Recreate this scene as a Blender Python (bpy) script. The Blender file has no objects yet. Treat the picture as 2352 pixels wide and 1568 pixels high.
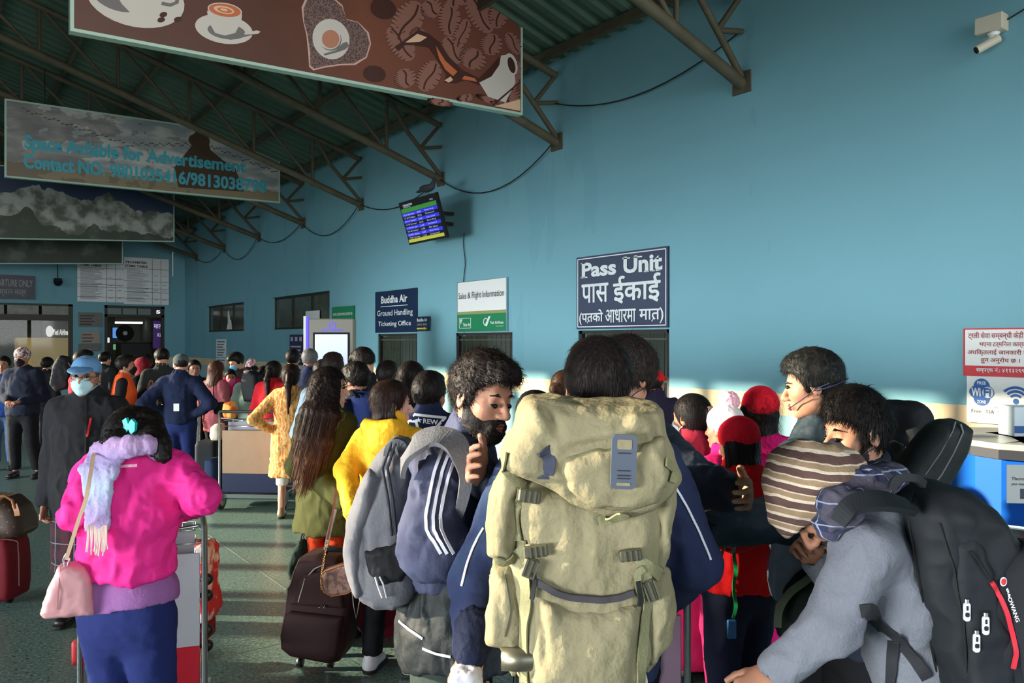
import bpy, math, random
import numpy as np
from mathutils import Vector, Matrix
random.seed(7)
RNG = np.random.default_rng(7)
SC = bpy.context.scene
COL = SC.collection

# ------------------------------------------------------------------ camera, sky, sun, exposure
H = 1.75; FPX = 1800.0; TH = math.radians(36.4); W = 6.7; LB = 27.4
CT, ST = math.cos(TH), math.sin(TH)
cam_d = bpy.data.cameras.new('camera'); cam = bpy.data.objects.new('camera', cam_d); COL.objects.link(cam)
cam_d.lens = FPX / 2352 * 36; cam_d.sensor_width = 36
cam.location = (0, 0, H); cam.rotation_euler = (math.pi / 2, 0, -TH); cam_d.clip_end = 300
cam_d.clip_start = 0.05
SC.camera = cam
wd = bpy.data.worlds.new('sky'); SC.world = wd; wd.use_nodes = True
bg = wd.node_tree.nodes['Background']; bg.inputs[0].default_value = (0.80, 0.90, 1.0, 1); bg.inputs[1].default_value = 3.4
SUN_AZ = math.radians(-50); SUN_EL = math.atan(0.2126)
sun_d = bpy.data.lights.new('sun', 'SUN'); sun_d.energy = 14; sun_d.angle = math.radians(0.6); sun_d.color = (1, 0.87, 0.66)
sun = bpy.data.objects.new('sun', sun_d); COL.objects.link(sun)
sv = Vector((math.sin(SUN_AZ) * math.cos(SUN_EL), math.cos(SUN_AZ) * math.cos(SUN_EL), math.sin(SUN_EL)))
sun.rotation_euler = sv.to_track_quat('Z', 'Y').to_euler(); sun.location = (-30, 25, 12)
# added fill lamp low along the left wall, brightens the lower right wall
ar_d = bpy.data.lights.new('side_fill', 'AREA'); ar_d.shape = 'RECTANGLE'; ar_d.size = 15; ar_d.size_y = 1.7
ar_d.energy = 235; ar_d.color = (0.93, 0.97, 1.0); ar_d.spread = math.radians(34)
ar = bpy.data.objects.new('side_fill', ar_d); COL.objects.link(ar); ar.location = (-6.3, 6.3, 1.15)
ar.rotation_euler = Vector((-1, 0, .03)).to_track_quat('Z', 'Y').to_euler()
# added fill lamp behind the camera, tilted up to brighten banners and backs
af_d = bpy.data.lights.new('entrance_fill', 'AREA'); af_d.shape = 'RECTANGLE'; af_d.size = 12; af_d.size_y = 3.4
af_d.energy = 170; af_d.color = (1.0, 0.96, 0.9); af_d.spread = math.radians(70)
af = bpy.data.objects.new('entrance_fill', af_d); COL.objects.link(af); af.location = (0, -1.75, 3.2)
af.rotation_euler = Vector((0, -1, -.2)).to_track_quat('Z', 'Y').to_euler()
SC.view_settings.view_transform = 'Standard'; SC.view_settings.look = 'None'
SC.view_settings.exposure = 0.0; SC.view_settings.gamma = 1.0; SC.view_settings.use_curve_mapping = False

# ------------------------------------------------------------------ projection helpers (pixel -> real place)
def P(px, py, d):
    u = (px - 1176) / FPX; v = (py - 784) / FPX
    return Vector((d * (u * CT + ST), d * (CT - u * ST), H - v * d))
def PW(px, py=784, X=W):
    u = (px - 1176) / FPX; return P(px, py, X / (u * CT + ST))
def PB(px, py=784, Y=LB):
    u = (px - 1176) / FPX; return P(px, py, Y / (CT - u * ST))

# ------------------------------------------------------------------ materials
def lin(c):
    c = c / 255.0
    return c / 12.92 if c <= 0.04045 else ((c + 0.055) / 1.055) ** 2.4
def rgb(*c): return (lin(c[0]), lin(c[1]), lin(c[2]), 1)
_M = {}
def mat(name, col, rough=0.75, metal=0.0, emit=0.0, bump=None, var=0.0, vscale=8.0, spec=0.4, pattern=None, sheen=0.0, trans=0.0, alpha=1.0):
    """col is an sRGB triple; bump=(scale, strength); pattern(nt, coords, colour)->colour socket"""
    if name in _M: return _M[name]
    m = bpy.data.materials.new(name); m.use_nodes = True; nt = m.node_tree; b = nt.nodes['Principled BSDF']
    b.inputs['Roughness'].default_value = rough; b.inputs['Metallic'].default_value = metal
    b.inputs['Specular IOR Level'].default_value = spec
    c = rgb(*col); b.inputs['Base Color'].default_value = c
    if sheen: b.inputs['Sheen Weight'].default_value = sheen
    if trans: b.inputs['Transmission Weight'].default_value = trans
    if alpha < 1: b.inputs['Alpha'].default_value = alpha
    if emit:
        b.inputs['Emission Color'].default_value = c; b.inputs['Emission Strength'].default_value = emit
    tc = nt.nodes.new('ShaderNodeTexCoord')
    src = None
    if pattern: src = pattern(nt, tc.outputs['Object'], c)
    if var:
        n = nt.nodes.new('ShaderNodeTexNoise'); n.inputs['Scale'].default_value = vscale; n.inputs['Detail'].default_value = 4
        nt.links.new(tc.outputs['Object'], n.inputs['Vector'])
        mr = nt.nodes.new('ShaderNodeMapRange'); mr.inputs['From Min'].default_value = .3; mr.inputs['From Max'].default_value = .7
        mr.inputs['To Min'].default_value = 1 - var; mr.inputs['To Max'].default_value = 1 + var
        nt.links.new(n.outputs[0], mr.inputs[0])
        hs = nt.nodes.new('ShaderNodeHueSaturation'); hs.inputs['Color'].default_value = c
        if src is not None: nt.links.new(src, hs.inputs['Color'])
        nt.links.new(mr.outputs[0], hs.inputs['Value']); src = hs.outputs[0]
    if src is not None:
        nt.links.new(src, b.inputs['Base Color'])
        if emit: nt.links.new(src, b.inputs['Emission Color'])
    if bump:
        n = nt.nodes.new('ShaderNodeTexNoise'); n.inputs['Scale'].default_value = bump[0]; n.inputs['Detail'].default_value = 5
        nt.links.new(tc.outputs['Object'], n.inputs['Vector'])
        bp = nt.nodes.new('ShaderNodeBump'); bp.inputs['Strength'].default_value = bump[1]; bp.inputs['Distance'].default_value = 0.02 if bump[0] < 40 else .004
        nt.links.new(n.outputs[0], bp.inputs['Height']); nt.links.new(bp.outputs[0], b.inputs['Normal'])
    _M[name] = m; return m
def cloth(name, col, var=.08, rough=.9, bump=(14, .35), **k): return mat(name, col, rough, bump=bump, var=var, vscale=6, spec=.2, **k)

def ramp(nt, fac, stops, interp='CONSTANT'):
    r = nt.nodes.new('ShaderNodeValToRGB'); r.color_ramp.interpolation = interp
    e = r.color_ramp.elements
    while len(e) < len(stops): e.new(0.5)
    for i, (p, c) in enumerate(stops): e[i].position = p; e[i].color = rgb(*c)
    nt.links.new(fac, r.inputs[0]); return r.outputs[0]
def mixc(nt, fac, a, b):
    m = nt.nodes.new('ShaderNodeMix'); m.data_type = 'RGBA'
    for s, v in ((m.inputs[6], a), (m.inputs[7], b)):
        if isinstance(v, tuple): s.default_value = v
        else: nt.links.new(v, s)
    if isinstance(fac, float): m.inputs[0].default_value = fac
    else: nt.links.new(fac, m.inputs[0])
    return m.outputs[2]
def math_n(nt, op, a, b=None, c=None):
    m = nt.nodes.new('ShaderNodeMath'); m.operation = op
    for i, v in enumerate((a, b, c)):
        if v is None: continue
        if isinstance(v, (int, float)): m.inputs[i].default_value = v
        else: nt.links.new(v, m.inputs[i])
    return m.outputs[0]
def sep(nt, co):
    s = nt.nodes.new('ShaderNodeSeparateXYZ'); nt.links.new(co, s.inputs[0]); return s.outputs
def noise_n(nt, co, scale, detail=3, sx=None):
    if sx:
        mp = nt.nodes.new('ShaderNodeMapping'); mp.inputs['Scale'].default_value = sx; nt.links.new(co, mp.inputs[0]); co = mp.outputs[0]
    n = nt.nodes.new('ShaderNodeTexNoise'); n.inputs['Scale'].default_value = scale; n.inputs['Detail'].default_value = detail
    nt.links.new(co, n.inputs['Vector']); return n.outputs[0]
def plaid(lines, pitch, w=.06, base2=None):
    def f(nt, co, c):
        s = sep(nt, co); out = c
        if base2:
            fx = math_n(nt, 'PINGPONG', math_n(nt, 'MULTIPLY', s[0], 1 / pitch), .5)
            out = mixc(nt, math_n(nt, 'GREATER_THAN', fx, .3), c, rgb(*base2))
            fz = math_n(nt, 'PINGPONG', math_n(nt, 'MULTIPLY', s[2], 1 / pitch), .5)
            out = mixc(nt, math_n(nt, 'MULTIPLY', math_n(nt, 'GREATER_THAN', fz, .3), .5), out, rgb(*base2))
        for ax in (0, 2):
            fr = math_n(nt, 'PINGPONG', math_n(nt, 'MULTIPLY', s[ax], 1 / pitch), .5)
            out = mixc(nt, math_n(nt, 'LESS_THAN', fr, w), out, rgb(*lines))
        return out
    return f
def speckle(cols, scale=30, sx=None):
    def f(nt, co, c):
        n = noise_n(nt, co, scale, 2, sx)
        st = [(0, cols[0])] + [(.35 + .3 * (i + 1) / len(cols), cols[i + 1]) for i in range(len(cols) - 1)]
        return ramp(nt, n, st, 'LINEAR')
    return f

# ------------------------------------------------------------------ object helpers
def link(o, parent=None):
    COL.objects.link(o)
    if parent is not None: o.parent = parent
    return o
def tag(o, label=None, cat=None, group=None, kind=None):
    if label: o['label'] = label
    if cat: o['category'] = cat
    if group: o['group'] = group
    if kind: o['kind'] = kind
    return o
def thing(name, label, cat, loc=(0, 0, 0), rz=0.0, group=None):
    o = bpy.data.objects.new(name, None); o.empty_display_size = .1
    link(o); o.location = loc; o.rotation_euler = (0, 0, rz)
    return tag(o, label, cat, group)
def setmats(me, mats):
    for m in (mats if isinstance(mats, (list, tuple)) else [mats]): me.materials.append(m)
def mesh_obj(name, verts, faces, mats, parent=None, smooth=False, mi=None, recalc=False):
    me = bpy.data.meshes.new(name)
    if isinstance(verts, np.ndarray): verts = verts.tolist()
    if isinstance(faces, np.ndarray): faces = faces.tolist()
    me.from_pydata(verts, [], faces); setmats(me, mats)
    if mi is not None: me.polygons.foreach_set('material_index', np.asarray(mi, dtype=np.int32))
    if smooth: me.polygons.foreach_set('use_smooth', np.ones(len(me.polygons), dtype=bool))
    me.update()
    return link(bpy.data.objects.new(name, me), parent)

class MB:
    def __init__(s): s.v = []; s.f = []; s.mi = []; s.sm = []
    def add(s, vs, fs, mi=0, sm=False):
        n = len(s.v); s.v += [tuple(v) for v in vs]; s.f += [tuple(i + n for i in f) for f in fs]
        s.mi += [mi] * len(fs); s.sm += [sm] * len(fs); return s
    def box(s, a, b, mi=0, M=None, bev=0.0):
        x0, y0, z0 = (min(a[i], b[i]) for i in range(3)); x1, y1, z1 = (max(a[i], b[i]) for i in range(3))
        if bev <= 0:
            vs = [(x0,y0,z0),(x1,y0,z0),(x1,y1,z0),(x0,y1,z0),(x0,y0,z1),(x1,y0,z1),(x1,y1,z1),(x0,y1,z1)]
            fs = [(0,3,2,1),(4,5,6,7),(0,1,5,4),(1,2,6,5),(2,3,7,6),(3,0,4,7)]
        else:
            c = min(bev, (x1-x0)/2.01, (y1-y0)/2.01, (z1-z0)/2.01); vs = []; fs = []
            lo = (x0,y0,z0); hi = (x1,y1,z1)
            key = {}
            def vid(sx, sy, sz, ax):
                k = (sx, sy, sz, ax)
                if k not in key:
                    p = []
                    for i, sg in enumerate((sx, sy, sz)):
                        e = hi[i] if sg else lo[i]
                        p.append(e if i == ax else e + (-c if sg else c))
                    key[k] = len(vs); vs.append(tuple(p))
                return key[k]
            for ax in range(3):
                for sg in (0, 1):
                    o = [i for i in range(3) if i != ax]; q = []
                    for (a1, b1) in ((0,0),(1,0),(1,1),(0,1)):
                        t = [0,0,0]; t[ax] = sg; t[o[0]] = a1; t[o[1]] = b1; q.append(vid(*t, ax))
                    flip = (sg == 1) != (ax == 1)
                    fs.append(tuple(q) if flip else tuple(q[::-1]))
            for ax in range(3):
                o = [i for i in range(3) if i != ax]
                for a1 in (0, 1):
                    for b1 in (0, 1):
                        q = []
                        for (e, face) in ((0, o[0]), (1, o[0]), (1, o[1]), (0, o[1])):
                            t = [0,0,0]; t[ax] = e; t[o[0]] = a1; t[o[1]] = b1; q.append(vid(*t, face))
                        fs.append(tuple(q))
            for sx in (0,1):
                for sy in (0,1):
                    for sz in (0,1): fs.append(tuple(vid(sx,sy,sz,ax) for ax in range(3)))
        if M is not None: vs = [tuple(M @ Vector(v)) for v in vs]
        return s.add(vs, fs, mi)
    def tube(s, pts, r, n=8, mi=0, closed=False, caps=True):
        pts = [Vector(p) for p in pts]; m = len(pts); rs = r if isinstance(r, (list, tuple)) else [r] * m
        rings = []; up = None
        for i, p in enumerate(pts):
            a = pts[i-1] if (i > 0 or closed) else p; b = pts[(i+1) % m] if (i < m-1 or closed) else p
            t = (b - a); t = t.normalized() if t.length > 1e-9 else Vector((0,0,1))
            if up is None: up = Vector((0,0,1)) if abs(t.z) < .9 else Vector((1,0,0))
            x = t.cross(up); x = x.normalized() if x.length > 1e-6 else t.orthogonal().normalized()
            y = x.cross(t).normalized(); up = y
            rings.append([p + (x * math.cos(2*math.pi*k/n) + y * math.sin(2*math.pi*k/n)) * rs[i] for k in range(n)])
        vs = [v for rg in rings for v in rg]; fs = []
        for i in range(m if closed else m-1):
            j = (i+1) % m
            for k in range(n): fs.append((i*n+k, i*n+(k+1)%n, j*n+(k+1)%n, j*n+k))
        s.add(vs, fs, mi, True)
        if caps and not closed: s.add(rings[0], [tuple(range(n-1,-1,-1))], mi); s.add(rings[-1], [tuple(range(n))], mi)
        return s
    def cyl(s, a, b, r, n=16, mi=0): return s.tube([a, b], r, n, mi)
    def ribbon(s, pts, w, t, nrm, mi=0):
        """flat strap through pts, width w across, thickness t, nrm = face normal (one or per point)"""
        pts = [Vector(p) for p in pts]; m = len(pts); vs = []; ws = w if isinstance(w, (list, tuple)) else [w]*m
        if 3 <= m <= 12:      # Catmull-Rom through the given points
            ns = [Vector(q) for q in nrm] if isinstance(nrm, list) else [Vector(nrm)]*m; P2 = []; W2 = []; N2 = []
            for i in range(m-1):
                a, b, c, d = pts[max(i-1,0)], pts[i], pts[i+1], pts[min(i+2,m-1)]
                for k in range(6):
                    g = k/6; P2.append(.5*((2*b)+(c-a)*g+(2*a-5*b+4*c-d)*g*g+(3*b-a-3*c+d)*g**3)); W2.append(ws[i]*(1-g)+ws[i+1]*g); N2.append(ns[i].lerp(ns[i+1], g))
            pts = P2+[pts[-1]]; ws = W2+[ws[-1]]; nrm = N2+[ns[-1]]; m = len(pts)
        for i, p in enumerate(pts):
            tg = (pts[min(i+1, m-1)] - pts[max(i-1, 0)]).normalized()
            nn = Vector(nrm[i]) if isinstance(nrm, list) else Vector(nrm)
            x = tg.cross(nn).normalized(); n2 = x.cross(tg).normalized()
            for (a, b) in ((-1,-1),(1,-1),(1,1),(-1,1)): vs.append(p + x*(a*ws[i]/2) + n2*(b*t/2))
        fs = [(3,2,1,0), tuple(4*(m-1)+k for k in range(4))]
        for i in range(m-1):
            for k in range(4): fs.append((4*i+k, 4*i+(k+1)%4, 4*i+4+(k+1)%4, 4*i+4+k))
        return s.add(vs, fs, mi)
    def poly(s, pts, y0, y1, mi=0):
        """prism of an (x,z) outline between y0 (front) and y1"""
        n = len(pts); ar = sum(pts[i][0]*pts[(i+1)%n][1]-pts[(i+1)%n][0]*pts[i][1] for i in range(n))
        if ar < 0: pts = pts[::-1]
        vs = [(x, y0, z) for x, z in pts] + [(x, y1, z) for x, z in pts]
        fs = [tuple(range(n)), tuple(range(2*n-1, n-1, -1))] + [(i, i+n, (i+1)%n+n, (i+1)%n) for i in range(n)]
        return s.add(vs, fs, mi)
    def flat(s, pts, y, mi=0):
        n = len(pts); ar = sum(pts[i][0]*pts[(i+1)%n][1]-pts[(i+1)%n][0]*pts[i][1] for i in range(n))
        if ar < 0: pts = pts[::-1]
        return s.add([(x, y, z) for x, z in pts], [tuple(range(n))], mi)
    def lathe(s, prof, c=(0,0,0), n=20, mi=0, axis='z'):
        vs = []; m = len(prof)
        for r, z in prof:
            for k in range(n):
                a = 2*math.pi*k/n; q = (r*math.cos(a), r*math.sin(a), z)
                if axis == 'x': q = (q[2], q[0], q[1])
                if axis == 'y': q = (q[1], q[2], q[0])
                vs.append((q[0]+c[0], q[1]+c[1], q[2]+c[2]))
        fs = [(i*n+k, i*n+(k+1)%n, (i+1)*n+(k+1)%n, (i+1)*n+k) for i in range(m-1) for k in range(n)]
        s.add(vs, fs, mi, True)
        if prof[0][0] > 1e-5: s.add([vs[k] for k in range(n)], [tuple(range(n-1,-1,-1))], mi)
        if prof[-1][0] > 1e-5: s.add([vs[(m-1)*n+k] for k in range(n)], [tuple(range(n))], mi)
        return s
    def build(s, name, mats, parent=None):
        o = mesh_obj(name, s.v, s.f, mats, parent, mi=s.mi)
        o.data.polygons.foreach_set('use_smooth', s.sm); return o

def ellip(cx, cz, rx, rz, n=28, a0=0, a1=360, rot=0):
    r = math.radians(rot); out = []
    full = abs(a1 - a0) >= 360; m = n if full else n + 1
    for i in range(m):
        a = math.radians(a0 + (a1-a0) * i / n); x = rx*math.cos(a); z = rz*math.sin(a)
        out.append((cx + x*math.cos(r) - z*math.sin(r), cz + x*math.sin(r) + z*math.cos(r)))
    return out

_TX = {}
def text_mesh(s, bold=0.0, shear=0.0, spacing=1.0):
    k = (s, bold, shear, spacing)
    if k in _TX: return _TX[k]
    cu = bpy.data.curves.new('t', 'FONT'); cu.body = s; cu.size = 1; cu.offset = bold; cu.shear = shear
    cu.space_character = spacing; cu.resolution_u = 3
    ob = bpy.data.objects.new('t', cu); COL.objects.link(ob)
    dg = bpy.context.evaluated_depsgraph_get(); dg.update()
    me = bpy.data.meshes.new_from_object(ob.evaluated_get(dg))
    vs = np.array([v.co[:] for v in me.vertices]); fs = [tuple(p.vertices) for p in me.polygons]
    bpy.data.objects.remove(ob); bpy.data.curves.remove(cu); bpy.data.meshes.remove(me)
    _TX[k] = (vs, fs); return _TX[k]
def put_text(mb, s, x0, x1, z0, z1, y, mi=0, bold=0.0, shear=0.0, keep=False, spacing=1.0):
    """flat print of s fitted into the box x0..x1, z0..z1 in the plane y"""
    dv = bold > 0 and any(ord(c) > 0x900 for c in s)      # joined scripts get their weight from shifted copies
    vs, fs = text_mesh(s, 0 if dv else bold, shear, spacing)
    if len(vs) == 0: return
    if dv:
        e = bold*.42*(z1-z0)
        for k, (dx, dz) in enumerate(((0,0),(e,0),(-e,0),(0,e),(0,-e),(e*.7,e*.7),(-e*.7,-e*.7))): put_text(mb, s, x0+dx, x1+dx, z0+dz, z1+dz, y-.0001*k, mi, 0, shear)
        return
    a = vs.min(0); b = vs.max(0); sx = (x1-x0)/(b[0]-a[0]); sz = (z1-z0)/(b[1]-a[1])
    if keep: sx = sz = min(sx, sz)
    mb.add([(x0+(v[0]-a[0])*sx, y, z0+(v[1]-a[1])*sz) for v in vs], [f for f in fs], mi)

# ------------------------------------------------------------------ implicit surfaces (soft bodies, clothes, bags)
def surfnets(F, org, h):
    s = F < 0
    c = [(i, j, k) for i in (0,1) for j in (0,1) for k in (0,1)]
    nx, ny, nz = F.shape
    cnt = np.zeros((nx-1, ny-1, nz-1), np.int8)
    for (i, j, k) in c: cnt += s[i:nx-1+i, j:ny-1+j, k:nz-1+k]
    act = (cnt > 0) & (cnt < 8)
    I, J, K = np.nonzero(act)
    idx = np.full(act.shape, -1, np.int64); idx[I, J, K] = np.arange(len(I))
    acc = np.zeros((len(I), 3)); n = np.zeros(len(I))
    for a in c:
        for ax in range(3):
            if a[ax]: continue
            b = list(a); b[ax] = 1
            fa = F[I+a[0], J+a[1], K+a[2]].astype(float); fb = F[I+b[0], J+b[1], K+b[2]].astype(float)
            cr = (fa < 0) != (fb < 0); dn = np.where(cr, fa-fb, 1); t = np.where(cr, fa/dn, 0)
            p = np.array(a, float)[None].repeat(len(I), 0); p[:, ax] += t
            acc += p * cr[:, None]; n += cr
    V = np.asarray(org) + h * (np.stack([I, J, K], 1) + acc / np.maximum(n, 1)[:, None])
    Q = []
    for ax in range(3):
        sl0 = [slice(None)]*3; sl1 = [slice(None)]*3; sl0[ax] = slice(0, -1); sl1[ax] = slice(1, None)
        A = s[tuple(sl0)]; B = s[tuple(sl1)]; d = A != B
        u, v = [(1,2),(2,0),(0,1)][ax]
        ii = np.stack(np.nonzero(d), 1)
        ok = (ii[:, u] > 0) & (ii[:, v] > 0) & (ii[:, u] < F.shape[u]-1) & (ii[:, v] < F.shape[v]-1)
        ii = ii[ok]
        if not len(ii): continue
        def cell(du, dv):
            q = ii.copy(); q[:, u] -= du; q[:, v] -= dv; return idx[q[:,0], q[:,1], q[:,2]]
        q = np.stack([cell(1,1), cell(0,1), cell(0,0), cell(1,0)], 1)
        outp = A[ii[:,0], ii[:,1], ii[:,2]]
        q[~outp] = q[~outp][:, ::-1]; Q.append(q)
    return V, (np.concatenate(Q) if Q else np.zeros((0,4), int))

def smin(a, b, k):
    if k <= 0: return np.minimum(a, b)
    h = np.maximum(k - np.abs(a-b), 0) / k
    return np.minimum(a, b) - h*h*k*.25
def smax(a, b, k): return -smin(-a, -b, k)
def v3(p): return np.array([p[0], p[1], p[2]], float)

class Cap:      # tapered capsule
    def __init__(s, a, b, ra, rb=None, k=.02): s.a = v3(a); s.b = v3(b); s.ra = ra; s.rb = ra if rb is None else rb; s.k = k
    def bb(s):
        r = max(s.ra, s.rb); return np.minimum(s.a, s.b)-r, np.maximum(s.a, s.b)+r
    def ev(s, X, Y, Z):
        d = s.b-s.a; L = max(float(d@d), 1e-12)
        px, py, pz = X-s.a[0], Y-s.a[1], Z-s.a[2]
        t = np.clip((px*d[0]+py*d[1]+pz*d[2])/L, 0, 1)
        return np.sqrt((px-t*d[0])**2+(py-t*d[1])**2+(pz-t*d[2])**2) - (s.ra+(s.rb-s.ra)*t)
class ECap:     # tapered capsule of elliptic section; side = direction of the wide axis
    def __init__(s, a, b, ra, rb, side=(1,0,0), k=.04):
        s.a = v3(a); s.b = v3(b); s.ra = ra; s.rb = rb; s.k = k
        d = s.b-s.a; s.L = np.linalg.norm(d); s.t = d/s.L if s.L > 1e-9 else np.array([0,0,1.])
        sd = v3(side); sd = sd - s.t*(sd@s.t); s.s = sd/np.linalg.norm(sd); s.n = np.cross(s.t, s.s)
    def bb(s):
        r = max(s.ra+s.rb); return np.minimum(s.a, s.b)-r, np.maximum(s.a, s.b)+r
    def ev(s, X, Y, Z):
        px, py, pz = X-s.a[0], Y-s.a[1], Z-s.a[2]
        l = px*s.t[0]+py*s.t[1]+pz*s.t[2]; t = np.clip(l/max(s.L,1e-9), 0, 1); ez = l - t*s.L
        ex = px*s.s[0]+py*s.s[1]+pz*s.s[2]; ey = px*s.n[0]+py*s.n[1]+pz*s.n[2]
        rx = s.ra[0]+(s.rb[0]-s.ra[0])*t; ry = s.ra[1]+(s.rb[1]-s.ra[1])*t; rm = np.minimum(rx, ry)
        q = np.sqrt((ex/rx)**2+(ey/ry)**2+(ez/rm)**2)
        return (q-1)*rm*np.where(q > 1, 1.0, 1.0)
class Ell:
    def __init__(s, c, r, R=None, k=.02): s.c = v3(c); s.r = v3(r); s.R = R; s.k = k
    def bb(s):
        r = max(s.r) if s.R is not None else s.r; return s.c-r, s.c+r
    def ev(s, X, Y, Z):
        x, y, z = X-s.c[0], Y-s.c[1], Z-s.c[2]
        if s.R is not None:
            R = s.R
            x, y, z = (x*R[0][0]+y*R[1][0]+z*R[2][0], x*R[0][1]+y*R[1][1]+z*R[2][1], x*R[0][2]+y*R[1][2]+z*R[2][2])
        q0 = np.sqrt((x/s.r[0])**2+(y/s.r[1])**2+(z/s.r[2])**2)
        q1 = np.sqrt((x/s.r[0]**2)**2+(y/s.r[1]**2)**2+(z/s.r[2]**2)**2)
        return q0*(q0-1)/np.maximum(q1, 1e-6)
class RBox:
    def __init__(s, c, hs, r, R=None, k=.01): s.c = v3(c); s.h = v3(hs); s.r = r; s.R = R; s.k = k
    def bb(s):
        e = np.linalg.norm(s.h) if s.R is not None else s.h; return s.c-e, s.c+e
    def ev(s, X, Y, Z):
        x, y, z = X-s.c[0], Y-s.c[1], Z-s.c[2]
        if s.R is not None:
            R = s.R
            x, y, z = (x*R[0][0]+y*R[1][0]+z*R[2][0], x*R[0][1]+y*R[1][1]+z*R[2][1], x*R[0][2]+y*R[1][2]+z*R[2][2])
        a, b, c = np.abs(x)-s.h[0]+s.r, np.abs(y)-s.h[1]+s.r, np.abs(z)-s.h[2]+s.r
        return np.sqrt(np.maximum(a,0)**2+np.maximum(b,0)**2+np.maximum(c,0)**2)+np.minimum(np.maximum(a,np.maximum(b,c)),0)-s.r
class Poly:     # pillow: an (x,z) outline with depth, soft edge r
    def __init__(s, pts, yc, hd, r, k=.01, bulge=0.0): s.p = np.array(pts, float); s.yc = yc; s.hd = hd; s.r = r; s.k = k; s.bulge = bulge
    def bb(s):
        a = s.p.min(0); b = s.p.max(0); return np.array([a[0], s.yc-s.hd-s.bulge, a[1]]), np.array([b[0], s.yc+s.hd+s.bulge, b[1]])
    def ev(s, X, Y, Z):
        x = X[:, :1, :]; z = Z[:, :1, :]
        x, z = np.broadcast_arrays(x, z)
        d = np.full(x.shape, 1e9); sg = np.ones(x.shape); n = len(s.p)
        for i in range(n):
            a = s.p[i]; b = s.p[i-1]; e = b-a; wx = x-a[0]; wz = z-a[1]
            t = np.clip((wx*e[0]+wz*e[1])/max(e@e, 1e-12), 0, 1)
            d = np.minimum(d, (wx-e[0]*t)**2+(wz-e[1]*t)**2)
            c1 = z >= a[1]; c2 = z < b[1]; c3 = e[0]*wz > e[1]*wx
            fl = (c1 & c2 & c3) | (~c1 & ~c2 & ~c3); sg = np.where(fl, -sg, sg)
        d2 = np.sqrt(d)*sg
        qa = d2+s.r; hd = s.hd + (s.bulge*np.clip(-d2/(s.r*2.5), 0, 1)**.7 if s.bulge else 0)
        qb = np.abs(Y-s.yc)-hd+s.r
        return np.sqrt(np.maximum(qa,0)**2+np.maximum(qb,0)**2)+np.minimum(np.maximum(qa,qb),0)-s.r
class Fn:
    def __init__(s, f, lo, hi, k=.01): s.f = f; s.lo = v3(lo); s.hi = v3(hi); s.k = k
    def bb(s): return s.lo, s.hi
    def ev(s, X, Y, Z): return s.f(X, Y, Z)

def vnoise(p, seed=0):
    """smooth value noise, p (n,3) -> (-1..1)"""
    i = np.floor(p).astype(np.int64); f = p-i; f = f*f*(3-2*f); out = 0
    for a in (0,1):
        for b in (0,1):
            for c in (0,1):
                h = (i[:,0]+a)*374761393 + (i[:,1]+b)*668265263 + (i[:,2]+c)*2147483647 + seed*144665
                h = (h ^ (h >> 13))*1274126177; h = (h ^ (h >> 16)) & 0xffff
                w = (f[:,0] if a else 1-f[:,0])*(f[:,1] if b else 1-f[:,1])*(f[:,2] if c else 1-f[:,2])
                out = out + w*(h/32767.5-1)
    return out
def normals(V, Q):
    n = np.zeros_like(V); fn = np.cross(V[Q[:,2]]-V[Q[:,0]], V[Q[:,3]]-V[Q[:,1]])
    for k in range(4): np.add.at(n, Q[:,k], fn)
    return n/np.maximum(np.linalg.norm(n, axis=1), 1e-12)[:,None]
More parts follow.
